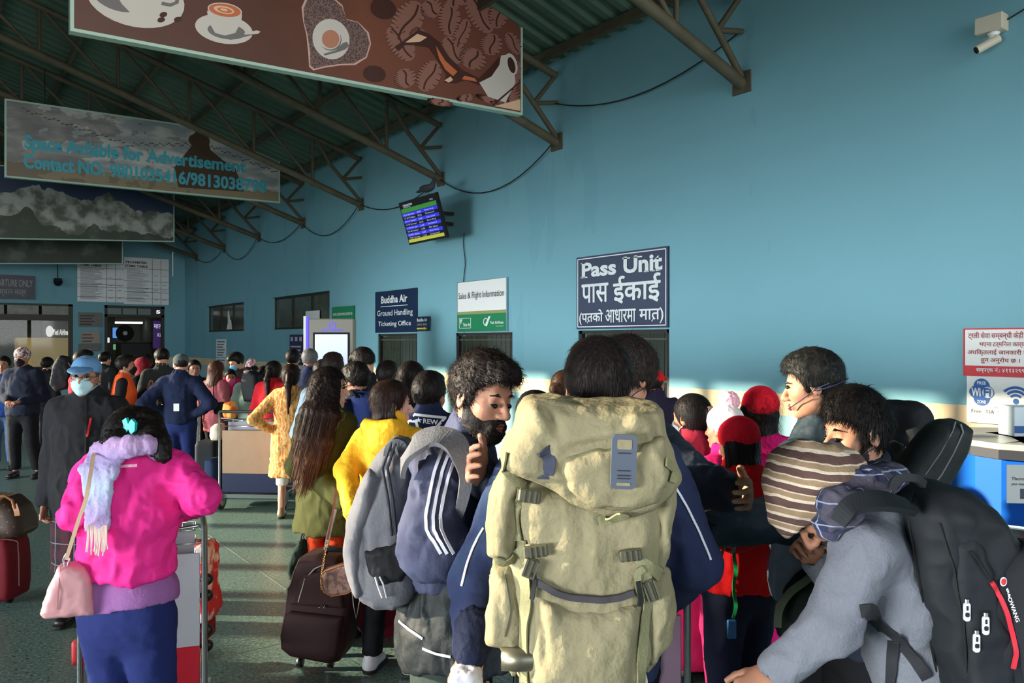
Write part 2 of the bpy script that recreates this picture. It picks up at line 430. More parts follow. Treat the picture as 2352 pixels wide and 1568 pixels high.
def soft(parts, h, cut=(), sub=(), relax=1, wr=0.0, wf=11.0, folds=(), seed=0, stretch=(1,1,1), pad=2.5):
    """parts: union list; cut: list of f(X,Y,Z) (<0 kept); sub: list of (prim,k) carved. Returns V,Q"""
    lo = np.min([p.bb()[0] for p in parts], 0)-pad*h; hi = np.max([p.bb()[1] for p in parts], 0)+pad*h
    n = np.ceil((hi-lo)/h).astype(int)+1
    ax = [lo[i]+h*np.arange(n[i]) for i in range(3)]
    F = np.full(tuple(n), 1e3, np.float32)
    for p in parts:
        a, b = p.bb(); m = p.k*1.2+pad*h
        i0 = np.maximum(np.floor((a-m-lo)/h).astype(int), 0); i1 = np.minimum(np.ceil((b+m-lo)/h).astype(int)+1, n)
        if (i1 <= i0).any(): continue
        sl = tuple(slice(i0[i], i1[i]) for i in range(3))
        X = ax[0][sl[0]][:,None,None]; Y = ax[1][sl[1]][None,:,None]; Z = ax[2][sl[2]][None,None,:]
        F[sl] = smin(F[sl], p.ev(X, Y, Z), p.k)
    X = ax[0][:,None,None]; Y = ax[1][None,:,None]; Z = ax[2][None,None,:]
    for p, k in sub: F = smax(F, -p.ev(X, Y, Z), k)
    for c in cut: F = np.maximum(F, c(X, Y, Z))
    F = np.where(F == 0, 1e-7, F)
    V, Q = surfnets(F, lo, h)
    if not len(V): return V, Q
    for _ in range(relax):
        A = np.zeros_like(V); cn = np.zeros(len(V))
        for k in range(4):
            np.add.at(A, Q[:,k], V[Q[:,(k+1)%4]]); np.add.at(cn, Q[:,k], 1)
            np.add.at(A, Q[:,(k+1)%4], V[Q[:,k]]); np.add.at(cn, Q[:,(k+1)%4], 1)
        V = V*.5+A/np.maximum(cn,1)[:,None]*.5
    if wr or len(folds):
        N = normals(V, Q); d = np.zeros(len(V))
        if wr:
            st = np.array(stretch)
            n1 = vnoise(V*st*wf+7.3, seed); n2 = vnoise(V*st*wf*2.3+1.7, seed+5)
            wv = V + .03*np.stack([n1, n2, n1], 1)
            rg = 1-np.abs(vnoise(wv*st*wf*1.3+3.1, seed+9))*2.2
            rg2 = 1-np.abs(vnoise(wv*st*wf*2.6+9.7, seed+21))*2.4
            d += wr*(.6*n1+.25*n2+.7*np.clip(rg, -.5, 1)+.28*np.clip(rg2, -.5, 1))
        for (a, b, w, amp) in folds:
            a = v3(a); b = v3(b); e = b-a; t = np.clip(((V-a)@e)/(e@e), 0, 1)
            ds = np.linalg.norm(V-a-t[:,None]*e, axis=1)
            d += amp*np.exp(-(ds/w)**2)*np.sin(np.pi*np.clip(t*.9+.05,0,1))**.5
        V = V+N*d[:,None]
    return V, Q
def soft_obj(name, parts, h, m, parent=None, **k):
    V, Q = soft(parts, h, **k)
    return mesh_obj(name, V, Q, m, parent, smooth=True)
def join_geo(lst):
    """[(V,Q,mi),...] -> V, faces, mi"""
    VV = []; FF = []; MI = []; n = 0
    for V, Q, mi in lst:
        VV.append(np.asarray(V, float).reshape(-1,3)); Q = np.asarray(Q)
        FF += (Q+n).tolist(); MI += [mi]*len(Q); n += len(V)
    return np.concatenate(VV), FF, MI
# ================================================================== THE HALL
def f_floor(nt, co, c):
    n1 = noise_n(nt, co, 55, 2); n2 = noise_n(nt, co, 1.1, 4)
    a = ramp(nt, n1, [(0, (64,92,84)), (.4, (98,128,118)), (.56, (112,142,130)), (.66, (168,182,164))], 'LINEAR')
    n3 = noise_n(nt, co, 38, 1, (1.3, 1, 1))
    a = mixc(nt, math_n(nt, 'LESS_THAN', n3, .34), a, rgb(40, 66, 62))
    return mixc(nt, math_n(nt, 'MULTIPLY', n2, .35), a, rgb(96, 126, 122))
M_floor = mat('terrazzo floor', (90,120,112), .32, pattern=f_floor, spec=.45, bump=(60, .03))
def f_wall(nt, co, c):
    z = sep(nt, co)[2]
    band = math_n(nt, 'MULTIPLY', math_n(nt, 'GREATER_THAN', z, 1.025), math_n(nt, 'LESS_THAN', z, 1.237))
    a = mixc(nt, band, rgb(116, 168, 180), rgb(222, 196, 152))
    a = mixc(nt, math_n(nt, 'LESS_THAN', z, 1.026), a, rgb(144, 190, 198))
    n = noise_n(nt, co, .55, 5); n2 = noise_n(nt, co, 1.3, 4, (1, 1, .25))
    s = math_n(nt, 'MULTIPLY', math_n(nt, 'SUBTRACT', n, .42), .8)
    a = mixc(nt, math_n(nt, 'MAXIMUM', s, 0.0), a, rgb(102, 152, 164))
    return mixc(nt, math_n(nt, 'MULTIPLY', math_n(nt, 'GREATER_THAN', n2, .62), .12), a, rgb(70, 120, 150))
M_wall = mat('blue painted plaster', (92,152,180), .62, pattern=f_wall, bump=(9, .06), spec=.3)
M_dark = mat('dark recess', (22,26,24), .8)
M_frame = mat('dark bronze frame', (44,40,34), .45, metal=.2)
M_steel = mat('roof steel paint', (78,74,58), .7, var=.15)
M_roof = mat('green roof sheet', (70,94,80), .65, var=.2, vscale=1.2)
M_white = mat('white sheet', (225,228,224), .6)
M_glassd = mat('dim window glass', (70,76,64), .12, spec=.6, var=.3, vscale=2.5)
M_chrome = mat('chrome', (200,204,206), .22, metal=1.0)
M_pave = mat('forecourt concrete', (96,94,90), .9, var=.08)

o = MB().box((-6.45, -9, -.12), (W+.25, LB+.2, 0)).build('floor', M_floor); tag(o, kind='structure')
# pale divider strips let into the terrazzo
mb = MB()
for k in range(9): mb.box((-6.2, 1.35+3.1*k, -.01), (W, 1.358+3.1*k, .0012))
for k in range(4): mb.box((-4.2+3.1*k, -1.5, -.01), (-4.192+3.1*k, LB, .0012))
tag(mb.build('trim_1', mat('divider strip', (120,136,126), .5)), kind='structure')
o = MB().box((-60, -60, -.3), (-6.45, 90, -.14)).box((-6.45, -60, -.3), (W+6, -9, -.14)).build('ground', M_pave); tag(o, kind='structure')

# ---- right wall with its three ticket windows and two high windows cut through
def grid_wall(mb, plane, a0, a1, z0, z1, th, holes):
    """wall slab with rectangular holes; plane 'x' -> runs in Y, 'y' -> runs in X"""
    us = sorted({a0, a1, *[h[0] for h in holes], *[h[1] for h in holes]}); zs = sorted({z0, z1, *[h[2] for h in holes], *[h[3] for h in holes]})
    for i in range(len(us)-1):
        for j in range(len(zs)-1):
            cu, cz = (us[i]+us[i+1])/2, (zs[j]+zs[j+1])/2
            if any(h[0] < cu < h[1] and h[2] < cz < h[3] for h in holes): continue
            if plane[0] == 'x': mb.box((plane[1], us[i], zs[j]), (plane[1]+th, us[i+1], zs[j+1]))
            else: mb.box((us[i], plane[1], zs[j]), (us[i+1], plane[1]+th, zs[j+1]))
def yw(px): return PW(px).y
TW = [(1328, 1537, 1.89), (1047, 1177, 1.885), (868, 958, 1.89)]
HW = [(474, 560, 704, 764), (624, 757, 684, 759)]
holes = [(yw(b), yw(a), .98, zt) for a, b, zt in TW]
HWB = []
for a, b, ya, yb in HW:
    HWB.append((yw(b), yw(a), PW(a, yb).z+.02, PW(a, ya).z)); holes.append(HWB[-1])
mb = MB(); grid_wall(mb, ('x', W), -9, LB+.2, 0, 7.2, .2, holes)
tag(mb.build('wall_right', M_wall), kind='structure')
# rooms behind the openings
mb = MB(); mb.box((W+.2, -2.1, 0), (W+2.3, -2, 3.5)); mb.box((W+.2, LB, 0), (W+2.3, LB+.1, 3.5)); mb.box((W+2.2, -2, 0), (W+2.3, LB, 4)); mb.box((W+.2, -2, 3.4), (W+2.3, LB, 3.5))
tag(mb.build('wall_office', mat('office wall', (60,66,54), .8)), kind='structure')

def grille(i, a, b, zt):
    y1, y0 = yw(a), yw(b)
    t = thing(f'window_{i}', None, None, (W, y0, .98)); tag(t, kind='structure')
    w = y1-y0; hgt = zt-.98
    fr = MB(); d = .06
    for q in ((0, .05), (w-.05, w)): fr.box((.02, q[0], 0), (.02+d, q[1], hgt))
    fr.box((.02, 0, hgt-.04), (.02+d, w, hgt)); fr.box((.02, 0, 0), (.02+d, w, .04))
    fr.build('window_frame', M_frame, t)
    n = max(5, int(w/.115))
    for k in range(1, n): MB().cyl((.05, w*k/n, .04), (.05, w*k/n, hgt-.04), .007, 6).build('bar', M_frame, t)
    for z in (.3, hgt-.12): MB().box((.04, .03, z), (.052, w-.03, z+.02)).build('crossbar', M_steel, t)
    MB().box((-.12, -.05, -.04), (.25, w+.05, 0)).build('counter_sill', mat('stone sill', (120,120,116), .4), t)
    MB().box((.09, w*.52, .04), (.11, w-.06, hgt-.05)).build('curtain', mat('dull green curtain', (44,56,40), .9, var=.3, vscale=12), t)
for i, (a, b, zt) in enumerate(TW): grille(i+1, a, b, zt)
for i, (y0, y1, z0, z1) in enumerate(HWB):
    t = thing(f'window_{i+4}', None, None, (W, y0, z0)); tag(t, kind='structure'); w = y1-y0; hh = z1-z0
    fr = MB(); 
    for q in (0, w-.05): fr.box((.08, q, 0), (.14, q+.05, hh))
    fr.box((.08, 0, 0), (.14, w, .05)); fr.box((.08, 0, hh-.05), (.14, w, hh)); fr.build('window_frame', M_frame, t)
    for q in (.33, .66): MB().box((.08, w*q-.05, .05), (.14, w*q+.05, hh-.05)).build('mullion', M_frame, t)
    for q in range(3): MB().box((.1, w*q/3+.05, .05), (.11, w*(q+1)/3-.05, hh-.05)).build('pane', M_glassd, t)
    st_ = None
    if i == 0: st_ = MB().poly([(-.0,0),(.5,0),(.42,.25),(.3,.3),(.2,.55),(.1,.5),(.12,.2)], 0, .004).build('sticker', M_white, t)
    o = st_
    if i == 0: o.location = (.095, w*.42+.35, .06); o.rotation_euler = (0, 0, -math.pi/2); o['label'] = 'torn white sticker on the glass'
    if i == 1:
        o = MB().box((.06, w*.2, .03), (.075, w*.42, hh*.5)).build('sticker', M_white, t); o['label'] = 'white paper stuck on the glass'

# ---- far wall with glazed entrances
zdo = PB(100, 697).z
bx = lambda px: PB(px).x
holes = [(bx(-160), bx(168), .75, zdo), (bx(240), bx(378), 0, zdo)]
mb = MB(); grid_wall(mb, ('y', LB), -6.5, W, 0, 9.5, .25, holes); tag(mb.build('wall_back', M_wall), kind='structure')
t = thing('window_6', None, None, (bx(-160), LB, .75)); tag(t, kind='structure'); w = bx(168)-bx(-160); hh = zdo-.75
tr = hh-(PB(100,697).z-PB(100,722).z)
fr = MB(); fr.box((0,.05,0),(.1,.15,hh)); fr.box((w-.12,.05,0),(w,.15,hh)); fr.box((0,.05,hh-.06),(w,.15,hh)); fr.box((0,.04,tr-.18),(w,.16,tr)); fr.box((0,.04,-.02),(w,.16,.24), 1)
fr.build('window_frame', [M_frame, mat('maroon rail', (70,30,28), .6)], t)
mf = mat('frosted transom', (134,136,122), .5, var=.25, vscale=5)
for k in range(4): MB().box((w*k/4+.06,.08,tr), (w*(k+1)/4-.02,.1,hh-.06)).build('transom_pane', mf, t)
M_cg = mat('clear glass', (190,200,196), .05, alpha=.18, spec=.6)
for k in range(3): MB().box((w*k/3+.08,.09,.24), (w*(k+1)/3-.02,.1,tr-.18)).build('pane', M_cg, t)
t = thing('door_1', None, None, (bx(240), LB, 0)); tag(t, kind='structure'); w = bx(378)-bx(240)
tr = PB(300, 728).z
fr = MB(); fr.box((0,.03,0),(.09,.15,zdo)); fr.box((w-.09,.03,0),(w,.15,zdo)); fr.box((0,.03,tr),(w,.15,tr+.08)); fr.box((0,.03,zdo-.08),(w,.15,zdo)); fr.build('door_frame', M_frame, t)
for k in range(3): MB().box((.09+w*.25*k,.08,tr+.08),(.09+w*.25*(k+1)-.03,.1,zdo-.08)).build('transom_pane', mat('grey glass', (108,124,120), .2), t)
s = MB().box((w*.77,.04,tr+.08),(w-.09,.1,zdo-.06)).build('lit_sign', mat('black panel', (24,22,30), .4), t)
mb = MB(); put_text(mb, 'S', w*.86, w*.93, tr+.13, zdo-.12, .036, bold=.03); mb.build('lettering', mat('lit letter', (240,244,255), emit=1.0), s)
# bright hall seen through the far glass
tag(MB().box((-6.5, LB+7, 0), (W, LB+7.1, 3.6)).box((-6.5, LB+.3, 3.5), (W, LB+7, 3.6)).build('wall_departures', mat('departures hall wall', (112,116,108), .8, var=.15, vscale=.8)), kind='structure')
tag(MB().box((-6.6, LB+.2, 0), (-6.5, LB+7, 3.6)).box((W, LB+.2, 0), (W+.1, LB+7, 3.6)).build('wall_departures', mat('departures hall wall', (112,116,108))), kind='structure')
tag(MB().box((-6.5, LB+.2, -.1), (W, LB+7, 0)).build('floor_departures', mat('pale tiles', (120,120,112), .4)), kind='structure')
for k, (px, py, wd_, d_) in enumerate([(296, 741, .95, 29.5), (346, 736, .35, 30), (62, 745, .8, 30)]):
    p = P(px, py, d_+1); r = thing('ceiling_light', ['white tube light seen through the far door beyond the dark turnstile', 'short white tube light beside the purple display in the far door', 'square white light panel seen through the far glass'][k], 'light', p)
    o = MB().box((-wd_/2, -.1, -.04 if k < 2 else -.25), (wd_/2, .1, .04)).build('diffuser', mat('white tube', (245,250,255), emit=1.6), r)
    MB().box((-wd_/2-.03, -.12, .04), (wd_/2+.03, .12, 3.48-p.z)).build('housing', M_white, r)
def far_box(name, label, cat, x0, x1, y0, y1, d, col, emit=0, dep=.3, foot=False):
    a = PB(x0, y0, LB+d); b = PB(x1, y1, LB+d)
    t = thing(name, label, cat, ((a.x+b.x)/2, LB+d, 0 if foot else b.z)); w = (b.x-a.x)/2; z0 = 0; z1 = a.z-(0 if foot else b.z)
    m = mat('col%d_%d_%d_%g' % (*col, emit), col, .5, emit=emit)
    MB().box((-w, 0, z0), (w, dep, z1), bev=.02).build('panel' if not foot else 'cabinet', m, t)
    MB().box((-w-.02, dep*.3, z0 if not foot else z1), (w+.02, dep+.05, z1+.03)).build('frame', M_frame, t)
    return t, w, z1
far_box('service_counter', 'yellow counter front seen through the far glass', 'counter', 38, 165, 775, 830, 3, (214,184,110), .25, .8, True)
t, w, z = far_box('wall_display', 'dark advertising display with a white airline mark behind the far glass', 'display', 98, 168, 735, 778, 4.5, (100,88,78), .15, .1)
mb = MB(); put_text(mb, 'Yeti Airlines', -w*.35, w*.75, z*.2, z*.52, -.01, bold=.04); mb.flat(ellip(-w*.55, z*.4, .12, .2), -.01); mb.build('lettering', mat('lit white', (235,240,235), emit=.9), t)
far_box('information_screen', 'blue and white information screen inside the far door', 'screen', 259, 279, 752, 776, 4, (90,150,225), .9, .08)
far_box('information_screen', 'small white screen at the edge of the far door', 'screen', 241, 252, 775, 787, 4, (230,235,240), .9, .08)
far_box('information_screen', 'small green landscape screen low inside the far door', 'screen', 260, 273, 790, 803, 3.9, (120,190,140), .6, .08)
t, w, z = far_box('lit_poster', 'purple backlit poster at the right side of the far door', 'poster', 352, 377, 736, 800, 1.2, (70,48,110), .35, .1)
mb = MB(); put_text(mb, 'मात्र', -w*.9, w*.9, z*.66, z*.86, -.01); put_text(mb, 'Kite', -w*.2, w*.9, z*.42, z*.55, -.01); mb.build('lettering', mat('lit lilac', (220,210,240), emit=.8), t)
far_box('security_scanner', 'tall black scanner standing inside the far door', 'scanner', 276, 352, 787, 900, 1.6, (20,18,18), 0, .8, True)
p = PB(287, 765, LB+3.3); t = thing('pedestal_fan', 'dark pedestal fan standing inside the far door', 'fan', (p.x, p.y, 0))
mb = MB(); mb.lathe([(.28,-.03),(.3,0),(.28,.03)], (0,0,p.z), 18, axis='y')
for k in range(6): mb.cyl((0,-.03,p.z), (.28*math.cos(k*1.047), -.03, p.z+.28*math.sin(k*1.047)), .01, 4)
mb.build('guard', M_dark, t); MB().cyl((0,0,0),(0,0,p.z-.3),.025,8).build('pole', M_dark, t); MB().lathe([(.25,0),(.22,.05)]).build('base', M_dark, t)
MB().lathe([(.07,-.05),(.09,.05)], (0,-.04,p.z), 12, axis='y').build('hub', M_white, t)

# ---- left wall: tall glazing, low panes added to frame the side fill lamp; and the open front behind the camera
mb = MB(); holes = []
y = 7.2
while y < 26: holes.append((y, y+.73, 2.16, 4.93)); y += .86
yd = [-.8+2.1*k for k in range(12)]
holes += [(a, a+1.7, .25, 2.0) for a in yd]
grid_wall(mb, ('x', -6.5), -9, LB, 0, 6.0, .12, holes); tag(mb.build('wall_left', M_wall), kind='structure')
mb = MB()
for a in yd: mb.box((-6.46, a, .25), (-6.44, a+1.7, 2.0))
tag(mb.build('window_7', mat('added pale pane', (220,226,226), .6)), kind='structure')  # unseen panes, put in to give the side lamp a source
mb = MB(); grid_wall(mb, ('y', -1.8), -6.5, W, 0, 5.4, .2, [(-6.2, W-.2, 0, 5.2)]); tag(mb.build('wall_front', M_wall), kind='structure')

# ---- roof sheet, purlins, trusses
SL = .30; RX = .1; ZR = 5.5
def zroof(x): return ZR + SL*(W-x) if x > RX else ZR + SL*(W-RX) - SL*(RX-x)
def corr(name, xa, xb):
    mb = MB(); vs = []; fs = []; y = -9.2; pr = []
    while y < LB+.3: pr += [(y, 0), (y+.1, 0), (y+.14, .045), (y+.24, .045), (y+.28-.001, 0)]; y += .28
    for (yy, dz) in pr: vs += [(xa, yy, zroof(xa)+dz), (xb, yy, zroof(xb)+dz), (xa, yy, zroof(xa)+dz+.02), (xb, yy, zroof(xb)+dz+.02)]
    for i in range(len(pr)-1):
        a, b = 4*i, 4*i+4; fs += [(a, b, b+1, a+1), (a+2, a+3, b+3, b+2), (a, a+2, b+2, b), (a+1, b+1, b+3, a+3)]
    mb.add(vs, fs); return mb.build(name, M_roof)
tag(corr('ceiling', W+.5, RX), kind='structure'); tag(corr('ceiling', RX, -7.0), kind='structure')
for k, x in enumerate([W-.25-1.12*i for i in range(12)]):
    z = zroof(x)-.09
    o = MB().box((x-.03, -9, z-.05), (x+.03, LB, z+.06)).build('roof_purlin', M_steel)
    ORD = ['first', 'second', 'third', 'fourth', 'fifth', 'sixth', 'seventh', 'eighth', 'ninth', 'tenth', 'eleventh', 'twelfth']
    tag(o, 'brown roof purlin under the green sheet, %s counted from the blue wall' % ORD[k], 'purlin', 'purlins under the roof sheet')
def truss(Y, lb):
    t = thing('roof_truss', lb, 'truss', (W, Y, 4.4), group='roof trusses along the hall')
    zb = lambda s: .326*s                      # chord heights over the wall end, s metres out from the wall
    zt = lambda s: zroof(W-s)-.22-4.4
    MB().tube([(0,0,0), (-6.5,0,zb(6.5))], .062, 8).build('bottom_chord', M_steel, t)
    MB().tube([(-.05,0,zt(.05)), (-6.6,0,zt(6.6))], .05, 8).build('top_chord', M_steel, t)
    MB().tube([(.0,0,.06), (-.64,0,.7), (-.95,0,zt(.95))], .036, 8).build('web', M_steel, t)
    K = (-.40,0,.46)
    MB().tube([K, (0,0,.54)], .03, 6).build('wall_bracket', M_steel, t)
    MB().tube([K, (0,0,.93)], .03, 6).build('wall_bracket', M_steel, t)
    s = 1.0; i = 0
    while s < 6.4:
        MB().cyl((-s,0,zb(s)), (-s,0,zt(s)), .03, 6).build('web', M_steel, t)
        e = s+1.1
        MB().cyl((-s,0,zb(s)), (-e,0,zt(e)), .03, 6).build('web', M_steel, t)
        s += 1.1
    MB().box((-.02,-.11,-.1),(0.0,.11,.12)).build('wall_plate', M_steel, t)
    MB().tube([(-6.6,0,zt(6.6)), (-13.1,0,zt(6.6)-6.5*SL)], .05, 8).build('top_chord', M_steel, t)
    MB().tube([(-6.5,0,zb(6.5)), (-13.1,0,-.0)], .062, 8).build('bottom_chord', M_steel, t)
    for s in (7.7, 9.0, 10.3, 11.6): MB().cyl((-s,0,zb(13.0-s)), (-s,0,zt(13.0-s)), .03, 6).build('web', M_steel, t)
YT = [(.7596+.4443*k)*W for k in range(-1, 8)]
TL_ = ['brown roof truss overhead, nearest the entrance and out of view', 'brown roof truss ending on the wall left of the white security camera', 'brown roof truss right behind the coffee banner', 'brown roof truss ending just above the flight screen', 'brown roof truss ending left of the flight screen, before the advertising banner', 'brown roof truss ending right beside the advertising banner',
       'brown roof truss next beyond the advertising banner', 'brown roof truss second beyond the advertising banner', 'brown roof truss farthest off, beside the far wall']
for k, Y in enumerate(YT): truss(Y, TL_[k])
for i, k in enumerate(range(1, 8)):
    Y0, Y1 = YT[k], YT[k+1]
    pts = [(W-.05, Y0+(Y1-Y0)*q/12, 4.42-.55*4*(q/12)*(1-q/12)*(.5 if k % 2 else .8)) for q in range(13)]
    if k in (1,): pts = [(a, b, c+.5) for a, b, c in pts]
    tag(MB().tube(pts, .009, 5).build('cable', mat('black cable', (26,30,34), .7)), ['thin black cable sagging from the coffee banner truss towards the camera', 'thin black cable sagging between the coffee banner and the flight screen', 'thin black cable sagging left of the flight screen', 'thin black cable sagging above the ticketing office sign', 'thin black cable sagging above the large high window', 'thin black cable sagging above the small high window', 'thin black cable sagging nearest the far wall'][i], 'cable', 'cables slung between trusses')
# ================================================================== SIGNS, BANNERS, SCREENS
M_navy = mat('navy sign face', (14,32,66), .28, spec=.6)
M_txt = mat('white lettering', (214,222,222), .5)
M_ink = mat('black ink', (30,32,34), .6)
M_green = mat('green sign face', (18,122,78), .4)
M_red = mat('red sign face', (196,44,54), .5)
M_blue = mat('bright blue print', (24,86,160), .5)
def board(name, label, cat, X0, X1, Z0, Z1, wall='r', face=M_white, th=.02, off=.03, rim=None, cover=None):
    """board on a wall; X0..X1 are world positions along the wall in reading direction"""
    if wall == 'r': t = thing(name, label, cat, (W-off, X0, Z0), -math.pi/2); w = X0-X1
    else: t = thing(name, label, cat, (X0, LB-off, Z0)); w = X1-X0
    h = Z1-Z0
    MB().box((0, 0, 0), (w, th, h), bev=.003).build('board', face, t)
    if rim:
        mb = MB(); r, m = rim
        for a, b in (((-r,-.006,-r),(w+r,th,0)), ((-r,-.006,h),(w+r,th,h+r)), ((-r,-.006,0),(0,th,h)), ((w,-.006,0),(w+r,th,h))): mb.box(a, b)
        mb.build('rim', m, t)
    return t, w, h
def letters(t, items, m, y=-.004, name='lettering'):
    """items: (text, x0,x1,z0,z1,bold)"""
    mb = MB()
    for it in items: put_text(mb, it[0], it[1], it[2], it[3], it[4], y, bold=it[5] if len(it) > 5 else 0, shear=it[6] if len(it) > 6 else 0)
    return mb.build(name, m, t)

# --- pass unit sign
t, w, h = board('pass_unit_sign', 'large navy Pass Unit sign with white Latin and Nepali lettering above a barred window', 'sign', yw(1328), yw(1538), 1.908, 2.83, face=M_navy)
mb = MB(); e = .022
for a, b in (((e,e),(w-e,e+.012)), ((e,h-e-.012),(w-e,h-e)), ((e,e),(e+.012,h-e)), ((w-e-.012,e),(w-e,h-e))): mb.box((a[0],-.003,a[1]),(b[0],0,b[1]))
mb.build('border_line', M_txt, t)
letters(t, [('Pass', .07*w, .47*w, .71*h, .915*h, .035), ('Unit', .55*w, .95*w, .71*h, .93*h, .035)], M_txt)
for _ in (0,):      # serifs
    zb, zt_ = .71*h, .9*h
    for (x0, x1, z) in ((.055,.135,zb), (.055,.11,zt_+.005), (.535,.62,zt_+.005), (.655,.745,zt_+.005), (.765,.815,zb), (.83,.875,zb), (.885,.925,zb), (.888,.915,zb+.135)): MB().box((x0*w,-.004,z-.004),(x1*w,-.001,z+.010)).build('serif', M_txt, t)
def deva(s): return s
letters(t, [('पास', .07*w, .38*w, .36*h, .61*h, .05), ('ईकाई', .44*w, .93*w, .33*h, .68*h, .05),
            ('(पतको', .04*w, .32*w, .06*h, .26*h, .04), ('आधारमा', .35*w, .68*w, .08*h, .25*h, .04), ('मात)', .72*w, .96*w, .06*h, .25*h, .04)], M_txt, -.0045)
for xs in (.158, .868): MB().ribbon([(xs*w,-.0052,.125*h),(xs*w-.018,-.0052,.105*h),(xs*w-.036,-.0052,.08*h)], .011, .001, (0,-1,0)).build('letter_stroke', M_txt, t)

# --- sales and flight information
t, w, h = board('flight_information_sign', 'white and green Sales & Flight Information sign above the middle ticket window', 'sign', yw(1055), yw(1167), 1.909, 2.675, face=M_white, rim=(.008, M_chrome))
MB().box((0,-.003,0),(w,0,.34*h)).build('green_panel', M_green, t); MB().box((0,-.0035,.34*h),(w,0,.40*h)).build('olive_stripe', mat('olive line', (140,150,90)), t)
letters(t, [('Sales & Flight Information', .02*w, .96*w, .62*h, .79*h, 0)], M_ink)
letters(t, [('Tara Air', .12*w, .29*w, .10*h, .17*h, .03), ('Yeti Airlines', .68*w, .95*w, .13*h, .19*h, .02), ('You come first', .8*w, .95*w, .08*h, .105*h)], M_txt, -.006)
mb = MB()
for a, b in (((.04,.06),(.29,.068)), ((.04,.26),(.29,.268)), ((.04,.06),(.046,.268)), ((.284,.06),(.29,.268))): mb.box((a[0]*w,-.006,a[1]*h),(b[0]*w,-.003,b[1]*h))
for k in range(5): mb.flat([(.07*w,.13*h),(.05*w+.012*k*w,.25*h),(.062*w+.014*k*w,.245*h)], -.006)
mb.flat(ellip(.60*w,.18*h,.05*w,.075*h)+ellip(.60*w,.18*h,.035*w,.06*h)[::-1], -.006); mb.flat([(.58*w,.1*h),(.66*w,.28*h),(.7*w,.29*h),(.63*w,.09*h)], -.007)
mb.build('airline_mark', M_txt, t)

# --- Buddha Air
t, w, h = board('ticketing_office_sign', 'navy Buddha Air Ground Handling Ticketing Office sign above the far barred window', 'sign', yw(865), yw(960), 1.914, 2.675, face=M_navy)
letters(t, [('Buddha Air', .16*w, .80*w, .70*h, .88*h, .03), ('Ground Handling', .06*w, .92*w, .36*h, .54*h, .005), ('Ticketing Office', .09*w, .88*w, .12*h, .27*h, .005)], M_txt)
MB().box((.15*w,-.004,.62*h),(.80*w,0,.635*h)).build('rule_line', M_txt, t)
a = yw(960); b = yw(990)
t, w, h = board('cargo_office_sign', 'small navy Buddha Air cargo office sign with a yellow arrow', 'sign', a-.03, b, PW(975, 760).z, PW(975, 727).z, face=M_navy, off=.05)
letters(t, [('Buddha Air', .08*w, .92*w, .66*h, .88*h, .03), ('CARGO OFFICE', .08*w, .9*w, .38*h, .52*h)], M_txt)
MB().poly([(.08*w,.12*h),(.65*w,.12*h),(.65*w,.06*h),(.9*w,.17*h),(.65*w,.28*h),(.65*w,.22*h),(.08*w,.22*h)], -.006, -.002).build('arrow', mat('yellow arrow', (214,200,70)), t)

# --- covid notice, small wall posters
a, b = yw(767), yw(815)
t, w, h = board('notice_board', 'green and white health notice board behind the touch kiosk', 'sign', a, b, 1.1, PW(790, 706).z, face=M_white, rim=(.02, M_green))
MB().box((0,-.004,.78*h),(w,0,h)).build('green_panel', M_green, t)
letters(t, [('NOVEL CORONAVIRUS (COVID-19)', .04*w, .96*w, .87*h, .92*h, .02), ('INFORMATION', .35*w, .6*w, .81*h, .83*h)], M_txt, -.008)
a, b = yw(668), yw(702)
t, w, h = board('purple_poster', 'dark blue poster with white lines of print left of the touch kiosk', 'poster', a, b, PW(685, 838).z, PW(685, 768).z, face=mat('violet face', (44,40,84)))
mb = MB()
for k in range(3): mb.box(((.08+.3*k)*w,-.004,.78*h),((.24+.3*k)*w,0,.92*h))
for k in range(5): mb.box((.08*w,-.004,(.1+.12*k)*h),((.75+.03*(k%3))*w,0,(.15+.12*k)*h))
mb.build('print_lines', mat('pale print', (178,170,190)), t)
for i, (pa, pb) in enumerate(((779, 820), (822, 842))):
    a, b = yw(499), yw(521)
    t, w, h = board('wall_poster', ['long white notice with grey print on the far blue wall', 'short white notice hanging below the long notice'][i], 'poster', a, b, PW(510, pb).z, PW(510, pa).z, face=M_white)
    mb = MB(); n = 6 if i == 0 else 3
    for k in range(n): mb.box((.1*w,-.004,(.08+.9/n*k)*h),((.7+.1*(k%3))*w,0,(.08+.9/n*k+.4/n)*h))
    mb.build('print_lines', mat('grey print', (110,112,120)), t)

# --- trolley notice and wifi board at the right edge
a, b = PW(2220).y, PW(2400).y
zt_, zm, zb = PW(2220, 757).z, PW(2220, 862).z, PW(2222, 968).z
t, w, h = board('trolley_notice', 'white trolley service notice in red Nepali print above the wifi board', 'sign', a, b, zm+.01, zt_, face=M_white, rim=(.01, M_red))
mr = mat('dark red print', (150,40,44))
letters(t, [('ट्रली सेवा सम्बन्धी केही गुनासो', .05*w, .97*w, .77*h, .95*h, .02), ('भएमा टर्मिनल कार्यालय', .2*w, .9*w, .6*h, .75*h, .02), ('अधिकृतलाई जानकारी गराउन', .04*w, .97*w, .42*h, .57*h, .02), ('हुन अनुरोध छ ।', .22*w, .72*w, .25*h, .40*h, .02)], mr)
MB().box((0,-.004,0),(w,0,.2*h)).build('red_panel', M_red, t)
letters(t, [('सम्पर्क नं.: ४११३२९९', .16*w, .78*w, .04*h, .17*h, .03)], M_txt, -.008)
t, w, h = board('wifi_board', 'white Free WiFi Zone board with blue signal waves on the right wall', 'sign', PW(2224).y, b, zb, zm, face=M_white)
mb = MB(); cx, cz = .21*w, .66*h
mb.flat(ellip(cx, cz, .17*w, .17*h), -.004)
